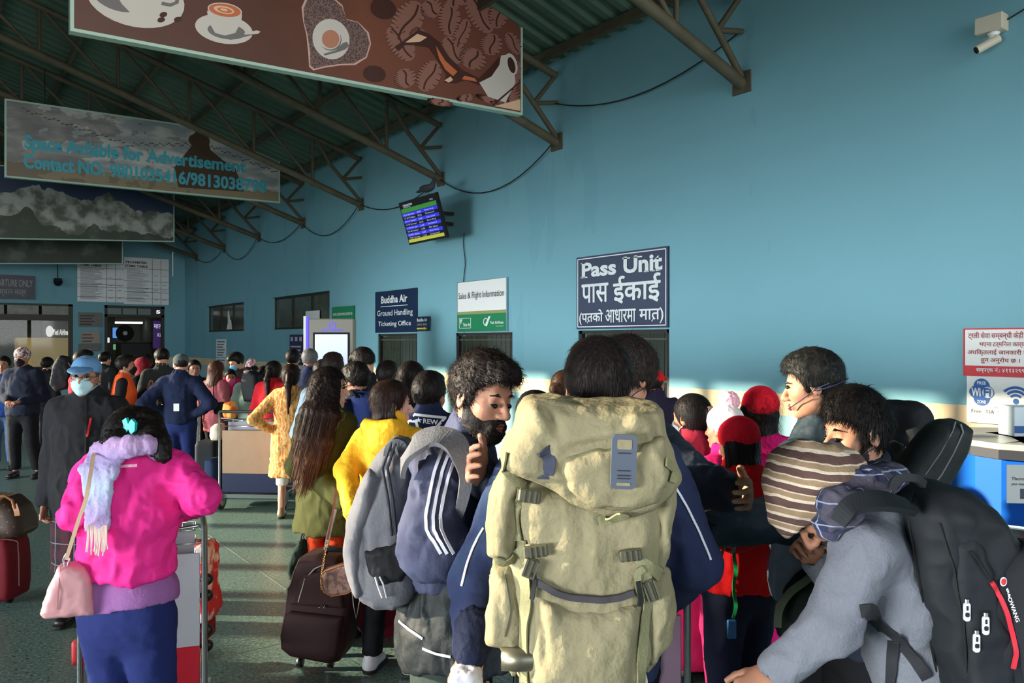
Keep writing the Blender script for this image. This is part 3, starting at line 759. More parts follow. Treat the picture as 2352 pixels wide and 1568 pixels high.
for dx, dz in ((0,.12), (0,-.12)): mb.flat(ellip(cx+dx*w, cz+dz*h, .11*w, .17*h), -.0035)
cx2, cz2 = .66*w, .5*h
mb.flat(ellip(cx2, cz2, .035*w, .06*h), -.004)
for r in (.085, .14, .195):
    o1 = ellip(cx2, cz2, r*w*1.0+.02*w, (r+.02)*w, 14, 42, 138); i1 = ellip(cx2, cz2, r*w-.015*w, (r-.015)*w, 14, 42, 138); mb.flat(o1+i1[::-1], -.004)
mb.build('wifi_mark', M_blue, t)
mb = MB(); mb.flat(ellip(cx+.085*w, cz, .075*w, .12*h), -.005); put_text(mb, 'FREE', cx-.06*w, cx+.06*w, cz+.16*h, cz+.23*h, -.006, bold=.02); put_text(mb, 'ZONE', cx-.06*w, cx+.06*w, cz-.24*h, cz-.17*h, -.006, bold=.02); put_text(mb, 'Wi', cx-.14*w, cx-.01*w, cz-.09*h, cz+.09*h, -.006, bold=.04)
mb.build('lettering', M_txt, t)
mb = MB(); put_text(mb, 'Fi', cx+.03*w, cx+.13*w, cz-.09*h, cz+.09*h, -.007, bold=.03); mb.build('lettering', M_blue, t)
letters(t, [('SSID:', .38*w, .48*w, .335*h, .375*h), ('Free  TIA  WorldLink  WiFi', .07*w, .97*w, .21*h, .29*h)], M_ink)
mb = MB(); mb.flat(ellip(.62*w,.06*h,.012*w,.02*h), -.004); mb.box((.7*w,-.004,.0*h),(.95*w,-.001,.08*h)); mb.build('sponsor_mark', M_blue, t)

# --- prohibited items tables and departure sign on the far wall
def table_sheet(a, b, ya, yb, head, label):
    t, w, h = board('items_table', label, 'notice', bx(a), bx(b), PB(a, yb).z, PB(a, ya).z, 'b', mat('pale print sheet', (236,236,236), .7), off=.06)
    mb = MB(); hz = .86
    if len(head) > 1: put_text(mb, head[0], .04*w, .5*w, .87*h, .92*h, -.004, bold=.03); put_text(mb, head[1], .03*w, .52*w, .79*h, .84*h, -.004, bold=.03); hz = .76
    else: put_text(mb, head[0], .05*w, .5*w, .9*h, .96*h, -.004, bold=.03)
    for z in (hz, hz-.27, hz-.42, hz-.5 if len(head) > 1 else .38, .12): mb.box((0,-.004,z*h),(w,-.001,z*h+.01))
    for x in (.62, .81): mb.box((x*w,-.004,0),(x*w+.01,-.001,h*.98))
    mb.build('table_lines', M_ink, t)
    mb = MB(); z = hz-.03
    rr = random.Random(a)
    while z > .05:
        mb.box((.06*w,-.003,z*h),((.35+.22*rr.random())*w,-.001,z*h+.012)); z -= .024
    for z in (.62, .42, .3, .1):
        for x in (.66, .85): mb.box((x*w,-.003,z*h),((x+.1)*w,-.001,z*h+.014))
    mb.build('fine_print', mat('grey print2', (128,128,130)), t)
table_sheet(177, 284, 601, 692, ['ITEMS TABLE'], 'white ITEMS TABLE sheet partly tucked behind the other prohibited items sheet')
table_sheet(284, 387, 590, 698, ['PROHIBITED', 'ITEMS TABLE'], 'white PROHIBITED ITEMS TABLE sheet above the far door')
t, w, h = board('departure_sign', 'dark blue FOR DEPARTURE ONLY sign on the far wall', 'sign', bx(-60), bx(80), PB(80, 688).z, PB(80, 634).z, 'b', mat('dark blue sign', (36,42,66), .4), off=.06)
letters(t, [('FOR DEPARTURE ONLY', .05*w, .96*w, .52*h, .82*h, .02), ('प्रस्थान मात्र', .3*w, .85*w, .1*h, .4*h, .02)], mat('dim lettering', (160,160,150)))
for (a, b, ya, yb, lb, nl) in ((180, 235, 717, 750, 'faded grey notice with a map on the far pillar', 4), (186, 229, 760, 788, 'small cream and red notice on the far pillar', 3), (180, 232, 789, 806, 'small black notice with white print below the cream one', 1)):
    t, w, h = board('pillar_notice', lb, 'notice', bx(a), bx(b), PB(a, yb).z, PB(a, ya).z, 'b', mat('nb%d' % a, (120,118,112) if nl == 4 else ((170,150,140) if nl == 3 else (40,38,40))), off=.05)
    mb = MB()
    for k in range(nl): mb.box((.06*w,-.004,(.12+.8/nl*k)*h),(.55*w+.1*w*(k%2),-.001,(.12+.8/nl*k)*h+.09*h))
    mb.build('print_lines', mat('np%d' % nl, (90,70,70) if nl > 1 else (200,200,200)), t)
def dome_camera(px, py, label):
    p = PB(px, py); t = thing('dome_camera', label, 'camera', (p.x, LB, p.z))
    MB().box((-.1,-.16,.02),(.1,0,.1)).build('bracket', M_dark, t); MB().lathe([(.0,-.14),(.08,-.12),(.12,-.05),(.13,.02)], (0,-.14,0)).build('dome', mat('black dome', (20,22,24), .15), t)
    MB().cyl((0,-.02,.1),(0,-.02,1.0),.012,6).build('conduit', M_dark, t)
dome_camera(132, 647, 'small dark dome camera on the far wall beside the departure sign')

# --- hanging banners
def hang(Y, xr0, xr1, z0l, z0r, ht, name, label, slope_top=0.0):
    t = thing(name, label, 'banner', (xr0, Y, z0l)); w = xr1-xr0; k = z0r-z0l
    def q(x, z): return (x, z+k*x/w)
    fr = MB(); y0, y1 = 0, .1
    def bar(a, b):
        vs = []
        for y in (y0-.004, y1):
            vs += [(q(a[0],a[1])[0], y, q(a[0],a[1])[1]), (q(b[0],a[1])[0], y, q(b[0],a[1])[1]), (q(b[0],b[1])[0], y, q(b[0],b[1])[1]), (q(a[0],b[1])[0], y, q(a[0],b[1])[1])]
        fr.add(vs, [(0,1,2,3),(7,6,5,4),(0,4,5,1),(1,5,6,2),(2,6,7,3),(3,7,4,0)])
    r = .03
    bar((-r,-r),(w+r,0)); bar((-r,ht),(w+r,ht+r)); bar((-r,0),(0,ht)); bar((w,0),(w+r,ht))
    fr.build('frame', mat('pale green metal frame', (168,196,180), .5), t)
    for x in (w*.12, w*.88):
        p = q(x, ht); MB().cyl((x,.05,p[1]),(x,.05,zroof(xr0+x)-z0l-.2),.008,6).build('hanger', M_dark, t)
    return t, w, ht, q
def qf(mb, q, pts, y, mi=0): mb.flat([q(*p) for p in pts], y, mi)

# coffee banner: everything on its print is flat artwork
YB1 = 7.90; a = PB(170, 70, YB1); b = PB(1196, 262, YB1)
t, w, ht, q = hang(YB1, a.x, b.x, a.z+.02, b.z+.02, 1.46, 'coffee_banner', 'long brown hanging banner printed with coffee cups and beans')
t.rotation_euler = (0, 0, 0)
def f_cof(nt, co, c):
    x = sep(nt, co)[0]; g = math_n(nt, 'DIVIDE', x, 5.1); n = noise_n(nt, co, 2.5)
    g = math_n(nt, 'ADD', g, math_n(nt, 'MULTIPLY', math_n(nt, 'SUBTRACT', n, .5), .25))
    return ramp(nt, g, [(0, (92,62,54)), (.35, (84,52,40)), (.55, (112,66,50)), (1, (104,62,52))], 'LINEAR')
mb = MB(); qf(mb, q, [(0,0),(w,0),(w,ht),(0,ht)], 0.0); qf(mb, q, [(0,0),(0,ht),(w,ht),(w,0)], .1)
bp = mb.build('backing', mat('brown banner print', (96,62,50), .45, pattern=f_cof), t)
u_of = lambda px: (PB(px, 0, YB1).x-a.x)      # along the banner
z_of = lambda px, py: PB(px, py, YB1).z-t.location.z
def art(px, py): return (u_of(px), z_of(px, py)-(z_of(px, py)-z_of(px, py)))
def ap(lst): return [(u_of(x), z_of(x, y)) for x, y in lst]
def ell_px(cx, cy, rx, ry, rot=0, n=30, a0=0, a1=360): return ellip(cx, cy, rx, ry, n, a0, a1, rot)
mw = mat('print white', (196,190,182), .5); mg = mat('print grey', (110,106,104), .5); mbn = mat('print bean', (136,94,82), .5); mdk = mat('print dark', (66,36,30), .5)
mor = mat('print coffee orange', (190,104,66), .5); mcr = mat('print cream', (216,178,146), .5); mpk = mat('print latte', (176,120,96), .5); msp = mat('print ground coffee', (58,42,42), .6, pattern=speckle([(34,24,26),(80,60,58),(120,96,90)], 60))
halo = mat('print halo', (196,160,150), .5)
rr = random.Random(3)
mb = MB(); L = lambda pts, y, mi: mb.flat(ap(pts), y, mi)
# big cup, clipped by the upper edge of the frame in the photo but complete on the banner
L(ell_px(310, -5, 116, 66, 14), -.003, 0); L(ell_px(270, -12, 66, 36, 20), -.0036, 1)
L([(262,-20),(280,10),(300,30),(330,36),(356,28),(372,0),(385,-60),(268,-95)], -.0044, 0); L([(370,12),(392,16),(410,8),(414,-20),(404,-24),(402,4),(390,8),(372,4)], -.0046, 1)
for cx, cy in ((375,34),(370,46),(408,45)): L(ell_px(cx, cy, 9, 6, -15), -.005, 3)
# cappuccino
L(ell_px(514, 67, 67, 33, 10), -.003, 0); L(ell_px(520, 72, 44, 18, 8), -.0034, 1); L([(475,25),(480,52),(494,76),(516,82),(540,76),(553,52),(556,34)], -.004, 0)
L(ell_px(516, 24, 40, 17, 9), -.0044, 0); L(ell_px(516, 24, 37, 14.5, 9), -.0048, 4); L(ell_px(514, 23, 24, 8.5, 12), -.0052, 5); L(ell_px(516, 24, 17, 5.5, 12), -.0055, 4); L(ell_px(514, 23, 9, 3, 12), -.006, 5)
L([(510,88),(512,82),(545,84),(590,70),(597,73),(594,77),(550,88),(530,92)], -.0055, 1); L([(560,76),(590,70),(598,73),(592,78),(562,80)], -.0058, 0)
# heart of ground coffee
heart = [(697,20),(705,0),(720,-8),(760,-6),(785,15),(795,45),(822,52),(842,75),(849,100),(840,130),(812,146),(780,147),(745,152),(722,158),(712,150),(712,120),(706,80),(698,50)]
hc = (770, 78); L([(hc[0]+(x-hc[0])*1.05+rr.uniform(-2,2), hc[1]+(y-hc[1])*1.05) for x, y in heart], -.003, 8); L(heart, -.0036, 7)
L(ell_px(760, 90, 42, 47, -20), -.0042, 0); L(ell_px(759, 91, 25, 26, -15), -.0046, 1); L(ell_px(757, 88, 25, 26, -15), -.005, 0); L(ell_px(759, 90, 20, 21, -15), -.0054, 6); L([(742,124),(770,116),(786,100),(796,96),(802,106),(792,114),(776,120),(746,128)], -.0058, 1)
# beans
beans = [(935,50,34,52,30),(1032,45,26,38,0),(920,100,26,46,-35),(1100,30,26,52,-30),(1145,30,24,36,12),(1192,45,18,28,-8),(1128,102,26,25,10),(1178,100,26,28,-30),(985,175,26,42,25),(930,180,26,48,-22),(1085,135,32,24,25),(1040,115,24,34,-30),(960,85,22,20,50),(1070,225,22,32,-8),(1130,232,40,24,20),(1060,78,18,36,20),(990,20,26,22,-40),(860,170,26,28,10),(1010,235,30,16,10),(1180,175,18,36,12),(1165,225,30,18,-20),(880,20,30,24,20),(1050,-20,30,40,20),(960,-30,30,30,0),(1120,-40,30,34,30),(870,-50,34,28,20),(1185,-30,20,34,0)]
for i, (cx, cy, rx, ry, ro) in enumerate(beans):
    y = -.003-.0001*i
    if cx+rx*.9 > 1196 or cy+ry > 70+(cx-170)*.187-6: rx = min(rx, (1195-cx)*.98); ry = min(ry, max(8, 60+(cx-170)*.187-cy))
    L(ell_px(cx, cy, rx, ry, ro), y, 2 if cx > 900 else 3)
    c, s_ = math.cos(math.radians(ro)), math.sin(math.radians(ro))
    def tr(x, z): return (cx+x*c-z*s_, cy+x*s_+z*c)
    S = [tr(rx*.14*math.sin(k/8*math.pi*2), -ry*.88+ry*1.76*k/8) for k in range(9)]; S2 = [tr(rx*.14*math.sin(k/8*math.pi*2)+rx*.16, -ry*.88+ry*1.76*k/8) for k in range(9)]
    L(S+S2[::-1], y-.002, 3)
    for k in range(9):
        zz = -ry*.75+ry*1.5*k/8; ex = rx*math.sqrt(max(0, 1-(zz/ry)**2))
        for sg in (1, -1):
            if (k+i) % 2 and sg > 0: continue
            L([tr(sg*ex, zz-1.6), tr(sg*ex, zz+1.6), tr(sg*ex*.55, zz)], y-.0022, 3)
# pouring cup with splash
L([(905,108),(925,95),(960,68),(985,78),(1010,98),(1030,130),(1060,160),(1100,180),(1130,150),(1146,130),(1150,160),(1140,190),(1100,196),(1070,184),(1045,192),(1020,190),(1025,172),(1005,140),(985,110),(950,104),(930,104),(915,118)], -.0075, 3)
L([(930,98),(958,78),(980,86),(965,96),(940,98)], -.0079, 5); L([(1000,105),(1022,140),(1050,165),(1040,175),(1022,160),(1008,135)], -.0079, 4); L([(1060,182),(1095,188),(1090,180),(1066,174)], -.0079, 4); L([(1020,185),(1034,176),(1040,184),(1030,190)], -.008, 5)
L([(1100,190),(1128,176),(1146,150),(1150,128),(1162,126),(1180,160),(1183,190),(1160,236),(1120,222)], -.0082, 0)
L(ell_px(1173, 148, 14, 26, -15), -.0078, 0); L(ell_px(1174, 150, 8, 19, -15), -.0083, 3)
L([(1130,240),(1194,186),(1195,189),(1134,243)], -.0086, 3); L([(1135,244),(1194,228),(1194,255)], -.0085, 5)
mb.build('artwork', [mw, mg, mbn, mdk, mor, mcr, mpk, msp, halo], t)

# "space available" banner
def f_sky(nt, co, c):
    n = noise_n(nt, co, 1.6, 5, (1, 1, 3)); z = sep(nt, co)[2]; x = sep(nt, co)[0]
    a = ramp(nt, n, [(0, (96,106,116)), (.45, (146,152,156)), (.6, (190,190,186)), (1, (206,202,190))], 'LINEAR')
    lo = math_n(nt, 'LESS_THAN', math_n(nt, 'ADD', z, math_n(nt, 'MULTIPLY', noise_n(nt, co, 3), .3)), .42)
    a = mixc(nt, lo, a, rgb(136,122,98))
    d = math_n(nt, 'LESS_THAN', noise_n(nt, co, 2.2, 5, (1,1,1.8)), math_n(nt, 'SUBTRACT', .62, math_n(nt, 'MULTIPLY', x, .085)))
    return mixc(nt, math_n(nt, 'MULTIPLY', d, .5), a, rgb(84,74,66))
YB2 = 16.84; a = PB(15, 403, YB2); b = PB(640, 463, YB2)
t, w, ht, q = hang(YB2, a.x, b.x, a.z, b.z, 1.36, 'advertising_banner', 'grey hanging banner reading Space Avilable for Advertisement over a temple spire')
mb = MB(); qf(mb, q, [(0,0),(w,0),(w,ht),(0,ht)], 0.0); qf(mb, q, [(0,0),(0,ht),(w,ht),(w,0)], .1)
mb.build('backing', mat('cloudy banner print', (120,122,120), .5, pattern=f_sky), t)
u2 = lambda px: PB(px, 0, YB2).x-a.x; z2 = lambda px, py: PB(px, py, YB2).z-t.location.z
A2 = lambda pts: [(u2(x), z2(x, y)) for x, y in pts]
mb = MB(); mb.flat(A2([(400,385),(440,335),(436,328),(432,322),(436,312),(447,306),(452,298),(458,300),(462,306),(476,312),(482,322),(480,332),(484,345),(512,368),(540,385),(560,440),(410,430)]), -.004); mb.build('spire_print', mat('spire brown', (78,58,44)), t)
mb = MB(); n = 26
for (x0, y0, x1, y1) in ((484,336,640,398), (440,332,300,330), (300,335,40,248)):
    for k in range(n): 
        xa = x0+(x1-x0)*k/n; ya = y0+(y1-y0)*k/n+3*math.sin(k*1.7)
        mb.flat(A2([(xa,ya-1),(xa+abs(x1-x0)/n*.8,ya-.5),(xa+abs(x1-x0)/n*.8,ya+1.5),(xa,ya+1.5)]), -.005)
mb.build('flag_line', mat('dull flags', (74,76,66)), t)
mt = mat('teal lettering', (70,170,190))
def warp_text(s, p0, p1, hgt, nm='lettering', m=mt, y=-.008, sc=1.0):
    """text from pixel p0 to p1 (baseline), pixel height hgt, following the banner"""
    vs, fs = text_mesh(s, .035, 0, 1.0); lo = vs.min(0); hi = vs.max(0); mb = MB()
    out = []
    for v in vs:
        f = (v[0]-lo[0])/(hi[0]-lo[0]); g = v[1]/.72
        x = p0[0]+(p1[0]-p0[0])*f; yb = p0[1]+(p1[1]-p0[1])*f
        out.append((u2(x), y, z2(x, yb)+g*hgt))
    mb.add(out, fs); return mb.build(nm, m, t)
hh_ = abs(z2(100, 345)-z2(100, 314))
warp_text('Space Avilable for Advertisement', (56,340), (565,396), hh_*1.0); warp_text('Contact NO. 9801035416/9813038798', (54,384), (612,442), hh_*1.0)

# mountain banners further back
def f_mtn(nt, co, c):
    s = sep(nt, co); n = noise_n(nt, co, .9, 6, (1,1,.4)); n2 = noise_n(nt, co, 2.6, 5)
    e = math_n(nt, 'ADD', math_n(nt, 'MULTIPLY', n, 1.6), math_n(nt, 'MULTIPLY', n2, .35))
    r = math_n(nt, 'SUBTRACT', s[2], e)       # height over the ridge
    snow = ramp(nt, n2, [(0,(64,68,58)), (.42,(96,100,90)), (.56,(168,172,164)), (1,(196,198,190))], 'LINEAR')
    low = ramp(nt, n2, [(0,(34,46,36)), (.55,(60,72,56)), (.7,(90,96,84))], 'LINEAR')
    a = mixc(nt, math_n(nt, 'GREATER_THAN', r, -.55), low, snow)
    return mixc(nt, math_n(nt, 'GREATER_THAN', r, .12), a, rgb(46,64,92))
def f_mtn2(nt, co, c):
    n2 = noise_n(nt, co, 1.8, 6); return ramp(nt, n2, [(0,(26,38,32)), (.5,(44,58,48)), (.62,(80,90,78)), (1,(90,98,86))], 'LINEAR')
a = PB(-150, 535, 22.2); b = PB(398, 553, 22.2)
t, w, ht, q = hang(22.2, a.x, b.x, a.z-.08, b.z, 1.7, 'mountain_banner', 'hanging banner printed with a snowy mountain range under a dark blue sky')
mb = MB(); qf(mb, q, [(0,0),(w,0),(w,ht),(0,ht)], 0.0); mb.build('backing', mat('snow range print', (90,96,96), .5, pattern=f_mtn), t)
MB().cyl((w,.05,-.65),(w,.05,0),.012,6).build('loose_cord', M_white, t)
a = PB(-150, 600, 25.2); b = PB(280, 604, 25.2)
t, w, ht, q = hang(25.2, a.x, b.x, a.z-.04, b.z, 1.4, 'mountain_banner', 'dark green mountain banner hanging lowest beside the prohibited items sheets')
mb = MB(); qf(mb, q, [(0,0),(w,0),(w,ht),(0,ht)], 0.0); mb.build('backing', mat('dark range print', (50,62,50), .5, pattern=f_mtn2), t)

# --- flight screen tilted down from the wall, with a pigeon on it
y0, y1 = 10.1, 11.25; XS = 6.22; zc = 3.66; tw = y1-y0; th_ = .69
t = thing('flight_screen', 'black flight information screen with green, blue and yellow rows tilted from the wall', 'screen', (XS, y1, zc-th_/2)); t.rotation_euler = (math.radians(17), 0, -math.pi/2)
MB().box((0,0,0),(tw,.06,th_),bev=.006).box((.3,.06,.15),(tw-.3,.12,.5)).build('casing', mat('black plastic', (16,16,18), .4), t)
mb = MB(); e = .03
mb.flat([(e,e),(tw-e,e),(tw-e,th_-e),(e,th_-e)], -.002, 0)
mb.flat([(e,.74*th_),(tw-e,.74*th_),(tw-e,.84*th_),(e,.84*th_)], -.003, 1)
for k in range(4): z = .655-.155*k; mb.flat([(e,z*th_),(tw-e,z*th_),(tw-e,(z+.078)*th_),(e,(z+.078)*th_)], -.003, 2)
mb.flat([(e,.05*th_),(tw-e,.05*th_),(tw-e,.125*th_),(e,.125*th_)], -.003, 3)
mb.build('display', [mat('lit black', (12,14,16), emit=.3), mat('lit green', (56,130,58), emit=.55), mat('lit blue', (40,44,190), emit=.9), mat('lit yellow', (168,170,60), emit=.6)], t)
mb = MB(); fl = ['U4 605 Bhairahawa', 'YT 671 Pokhara', 'RNA 151 Nepalgunj', 'U4 701 Biratnagar', 'YT 781 Bharatpur', 'SHA 851 Janakpur', 'U4 951 Simara', 'YT 891 Tumlingtar']
put_text(mb, 'DEPARTURE', .13, .42, .885*th_, .93*th_, -.005, bold=.02); put_text(mb, 'DOMESTIC', .13, .36, .85*th_, .875*th_, -.005); put_text(mb, 'TIME', tw-.2, tw-.1, .87*th_, .9*th_, -.005)
for k, s in enumerate(fl):
    z = .672-.0776*k; put_text(mb, s, .07, .42, z*th_, (z+.042)*th_, -.005); put_text(mb, '%02d:%02d' % (9+k//2, (k*25) % 60), .5, .62, z*th_, (z+.04)*th_, -.005); put_text(mb, ['Boarding', 'Delayed', 'On time'][k % 3], .74, 1.0, z*th_, (z+.04)*th_, -.005)
mb.build('lettering', mat('lit text', (190,200,220), emit=.6), t)
MB().cyl((tw*.5,.1,.45),(tw*.5,.60,.32),.03,8).cyl((tw*.5,.1,.3),(tw*.5,.54,.16),.03,8).build('wall_bracket', M_dark, t)
t = thing('pigeon', 'dark grey pigeon perched on top of the flight screen', 'bird', (6.10, 10.46, 4.0), math.radians(-85))
soft_obj('body', [Ell((0,0,.1),(.16,.062,.06),k=.03), Cap((.11,0,.12),(.165,0,.185),.045,.03,k=.03), Ell((.18,0,.205),(.03,.024,.024),k=.02), ECap((-.1,0,.1),(-.27,0,.075),(.05,.03),(.045,.008),(0,1,0),k=.03), Cap((.2,0,.2),(.222,0,.192),.007,.003,k=.004), Ell((-.02,.052,.11),(.13,.018,.042),k=.01), Ell((-.02,-.052,.11),(.13,.018,.042),k=.01)], .009, mat('pigeon feathers', (52,58,66), .7, var=.2), t)
for s in (1, -1): MB().tube([(0,.02*s,.06),(.01,.02*s,.012),(.04,.02*s,.004)], .005, 5).build('leg', mat('pigeon leg', (120,60,56)), t)
pts = [(W-.02, 10.05, 3.4-.12*k) for k in range(12)]
tag(MB().tube([(W-.02, 10.32+.03*math.sin(k*1.3), 3.45-.13*k) for k in range(13)], .007, 5).build('cable', mat('black cable', (26,30,34))), 'dark cable running down the wall from the flight screen', 'cable')

# --- wall camera top right, touch kiosk
p = PW(2285, 60); t = thing('security_camera', 'white security camera under a white junction box high on the blue wall', 'camera', (W, p.y, p.z-.07), -math.pi/2)
MB().box((-.1,-.12,0),(.1,0,.13),bev=.006).build('junction_box', mat('ivory plastic', (196,190,170), .5), t)
MB().lathe([(.03,0),(.045,-.01),(.03,-.03)], (.02,-.07,0)).cyl((.02,-.07,0),(.0,-.07,-.07),.02,10).build('mount', M_white, t)
MB().tube([(.05,-.05,-.05),(-.07,-.15,-.13)], .034, 14).build('barrel', mat('ivory plastic', (196,190,170)), t); MB().tube([(-.07,-.15,-.13),(-.075,-.155,-.134)], .026, 14).build('lens', M_dark, t)
MB().tube([(.1,-.03,.08),(.3,-.03,.15),(.33,-.03,.1),(.33,-.03,-.6)], .006, 5).build('cable', M_dark, t)
c = P(760, 785, 12.0); t = thing('touch_kiosk', 'grey touch kiosk with a blue lit edge and a pale blank screen', 'kiosk', (c.x, c.y, 0), -TH-math.radians(2))
kw = .35; kz = 2.1
MB().box((-kw,0,.06),(kw,.18,kz),bev=.015).build('cabinet', mat('warm grey metal', (140,136,126), .5), t)
MB().box((-kw-.02,-.05,0),(kw+.02,.25,.08),bev=.01).build('base', M_dark, t)
MB().box((-.245,-.012,.75),(.26,0,1.86),bev=.004).build('screen', mat('kiosk screen', (196,206,236), emit=.75), t)
MB().box((-.275,-.006,.72),(.29,0,1.89)).build('bezel', M_dark, t)
MB().box((-kw-.035,0,.06),(-kw,.05,kz+.02)).build('light_strip', mat('blue led', (70,60,255), emit=2.2), t)
MB().box((-kw-.075,.0,.3),(-kw-.037,.12,kz+.04)).build('edge_panel', M_white, t)
mb = MB(); ring = ellip(.02, 2.0, .055, .055, 24, 125, 415); r2 = ellip(.02, 2.0, .043, .043, 24, 125, 415); mb.flat(ring+r2[::-1], -.004); mb.box((.014,-.004,2.0),(.026,-.001,2.07)); put_text(mb, 'FREE CHARGING', -.14, .18, 1.915, 1.94, -.004, bold=.02)
mb.build('power_mark', mat('blue lit mark', (90,80,250), emit=1.2), t)

# --- blue information counter at the right, small desk at the pass window
c0 = PW(2160, 1045); 
t = thing('information_counter', 'curved counter with a blue front, dark edge and chrome rail at the right wall', 'counter', (0,0,0))
cpts = []
for px, d in ((2105, 5.0), (2170, 4.55), (2240, 4.3), (2300, 4.15), (2360, 4.08), (2440, 4.05), (2560, 4.1)): p = P(px, 800, d); cpts.append((p.x, p.y))
zc_ = P(2300, 1040, 4.15).z; z1 = P(2300, 1212, 4.15).z
def wallstrip(mb, z0, z1, off, back=.05, mi=0):
    n = len(cpts); vs = []
    for i, (x, y) in enumerate(cpts):
        a = Vector(cpts[max(i-1,0)]); b = Vector(cpts[min(i+1,n-1)]); tt = (b-a).normalized(); nn = Vector((tt.y, -tt.x)); nn = nn if nn.dot(Vector((x,y))) < 0 else -nn
        for (o_, z) in ((off, z0), (off, z1), (-back, z1), (-back, z0)): vs.append((x+nn.x*o_, y+nn.y*o_, z))
    fs = [(4*i+k, 4*i+(k+1)%4, 4*i+4+(k+1)%4, 4*i+4+k) for i in range(n-1) for k in range(4)]+[(0,1,2,3),tuple(4*(n-1)+k for k in (3,2,1,0))]
    mb.add(vs, fs, mi)
for nm, z0, za, of, bk, m in (('blue_front', z1+.02, zc_-.03, 0, .05, mat('blue laminate', (20,96,196), .35)), ('edge_band', zc_-.03, zc_+.02, .03, .06, mat('dark edge', (58,60,66), .4)), ('counter_top', zc_+.02, zc_+.05, .02, .62, mat('cream top', (190,190,176), .3)),
        ('rail', z1-.03, z1+.01, .05, .0, M_chrome), ('edge_band', z1-.07, z1-.03, .03, .04, mat('dark edge', (58,60,66))), ('lower_panel', .1, z1-.07, -.01, .05, mat('pale grey laminate', (160,166,166), .4)), ('plinth', 0, .1, -.04, .05, M_dark)):
    mb = MB(); wallstrip(mb, z0, za, of, bk); mb.build(nm, m, t)
def paper(px0, px1, py0, py1, d, label, lines):
    a = P(px0, py1, d); b = P(px1, py0, d*.995); v = b-a; ang = math.atan2(v.y, v.x)
    t = thing('paper_notice', label, 'paper', a, ang); w = math.hypot(v.x, v.y); h = b.z-a.z
    MB().box((0,0,0),(w,.002,h)).build('sheet', M_white, t)
    mb = MB()
    for (s, x0, x1, z0, z1) in lines: put_text(mb, s, x0*w, x1*w, z0*h, z1*h, -.002)
    mb.build('print', M_ink, t); return t, w, h
t2, w, h = paper(2312, 2392, 1068, 1155, 4.02, 'white paper taped on the blue counter front', [('Thermal', .14, .62, .6, .68), ('your may', .14, .5, .45, .52)])
MB().box((.4*w,-.003,.12*h),(.8*w,0,.38*h)).build('picture', mat('grey photo', (90,94,110)), t2)
t = thing('document_box', 'clear white box of papers standing on the information counter', 'box', (*P(2345, 800, 4.5).xy, zc_+.05), -TH)
MB().box((-.07,-.05,0),(.16,.1,.17),bev=.004).build('tray', mat('frosted plastic', (206,222,230), .3), t); MB().box((-.07,-.055,.02),(.16,-.051,.06)).build('blue_label', M_blue, t)
c = P(1562, 950, 6.9); t = thing('office_desk', 'grey metal desk in front of the pass window', 'desk', (c.x, c.y, 0), -math.pi/2)
z = P(1545, 955, 6.6).z
MB().box((-.5,-.3,z-.04),(.35,.3,z),bev=.006).build('desk_top', mat('blue grey top', (112,136,146), .3), t); MB().box((-.46,-.26,.05),(-.05,.26,z-.04)).build('drawer_cabinet', mat('steel grey', (84,96,104), .4), t)
for k in range(3): MB().box((-.44,-.275,.1+.24*k),(-.07,-.26,.3+.24*k)).build('drawer', mat('steel grey2', (96,108,114), .4), t)
for x in (.3,):
    for y in (-.25,.25): MB().cyl((x,y,0),(x,y,z-.04),.02,8).build('leg', M_chrome, t)
# ================================================================== PEOPLE: builders
SKINS = {'a': (190,138,112), 'b': (160,112,88), 'c': (212,168,146), 'd': (118,82,66)}
def skin(k): return mat('skin '+k, SKINS[k], .55, var=.06, vscale=9, spec=.35, bump=(40, .08))
def f_hair(nt, co, c):
    n = noise_n(nt, co, 1.0, 3, (130, 130, 14)); return mixc(nt, n, (c[0]*.35, c[1]*.35, c[2]*.35, 1), (c[0]*1.5, c[1]*1.4, c[2]*1.3, 1))
def hairmat(col): return mat('hair %d %d %d' % col, col, .5, pattern=f_hair, spec=.16, bump=(120, .35))
BLACKH = (24,20,19)
M_lip = mat('lips', (142,72,66), .5); M_eyew = mat('eye white', (205,200,192), .3); M_iris = mat('iris', (22,16,14), .15)
def Rz(a): a = math.radians(a); return np.array([[math.cos(a),-math.sin(a),0],[math.sin(a),math.cos(a),0],[0,0,1]])
def Rx(a): a = math.radians(a); return np.array([[1,0,0],[0,math.cos(a),-math.sin(a)],[0,math.sin(a),math.cos(a)]])
def Ry(a): a = math.radians(a); return np.array([[math.cos(a),0,math.sin(a)],[0,1,0],[-math.sin(a),0,math.cos(a)]])

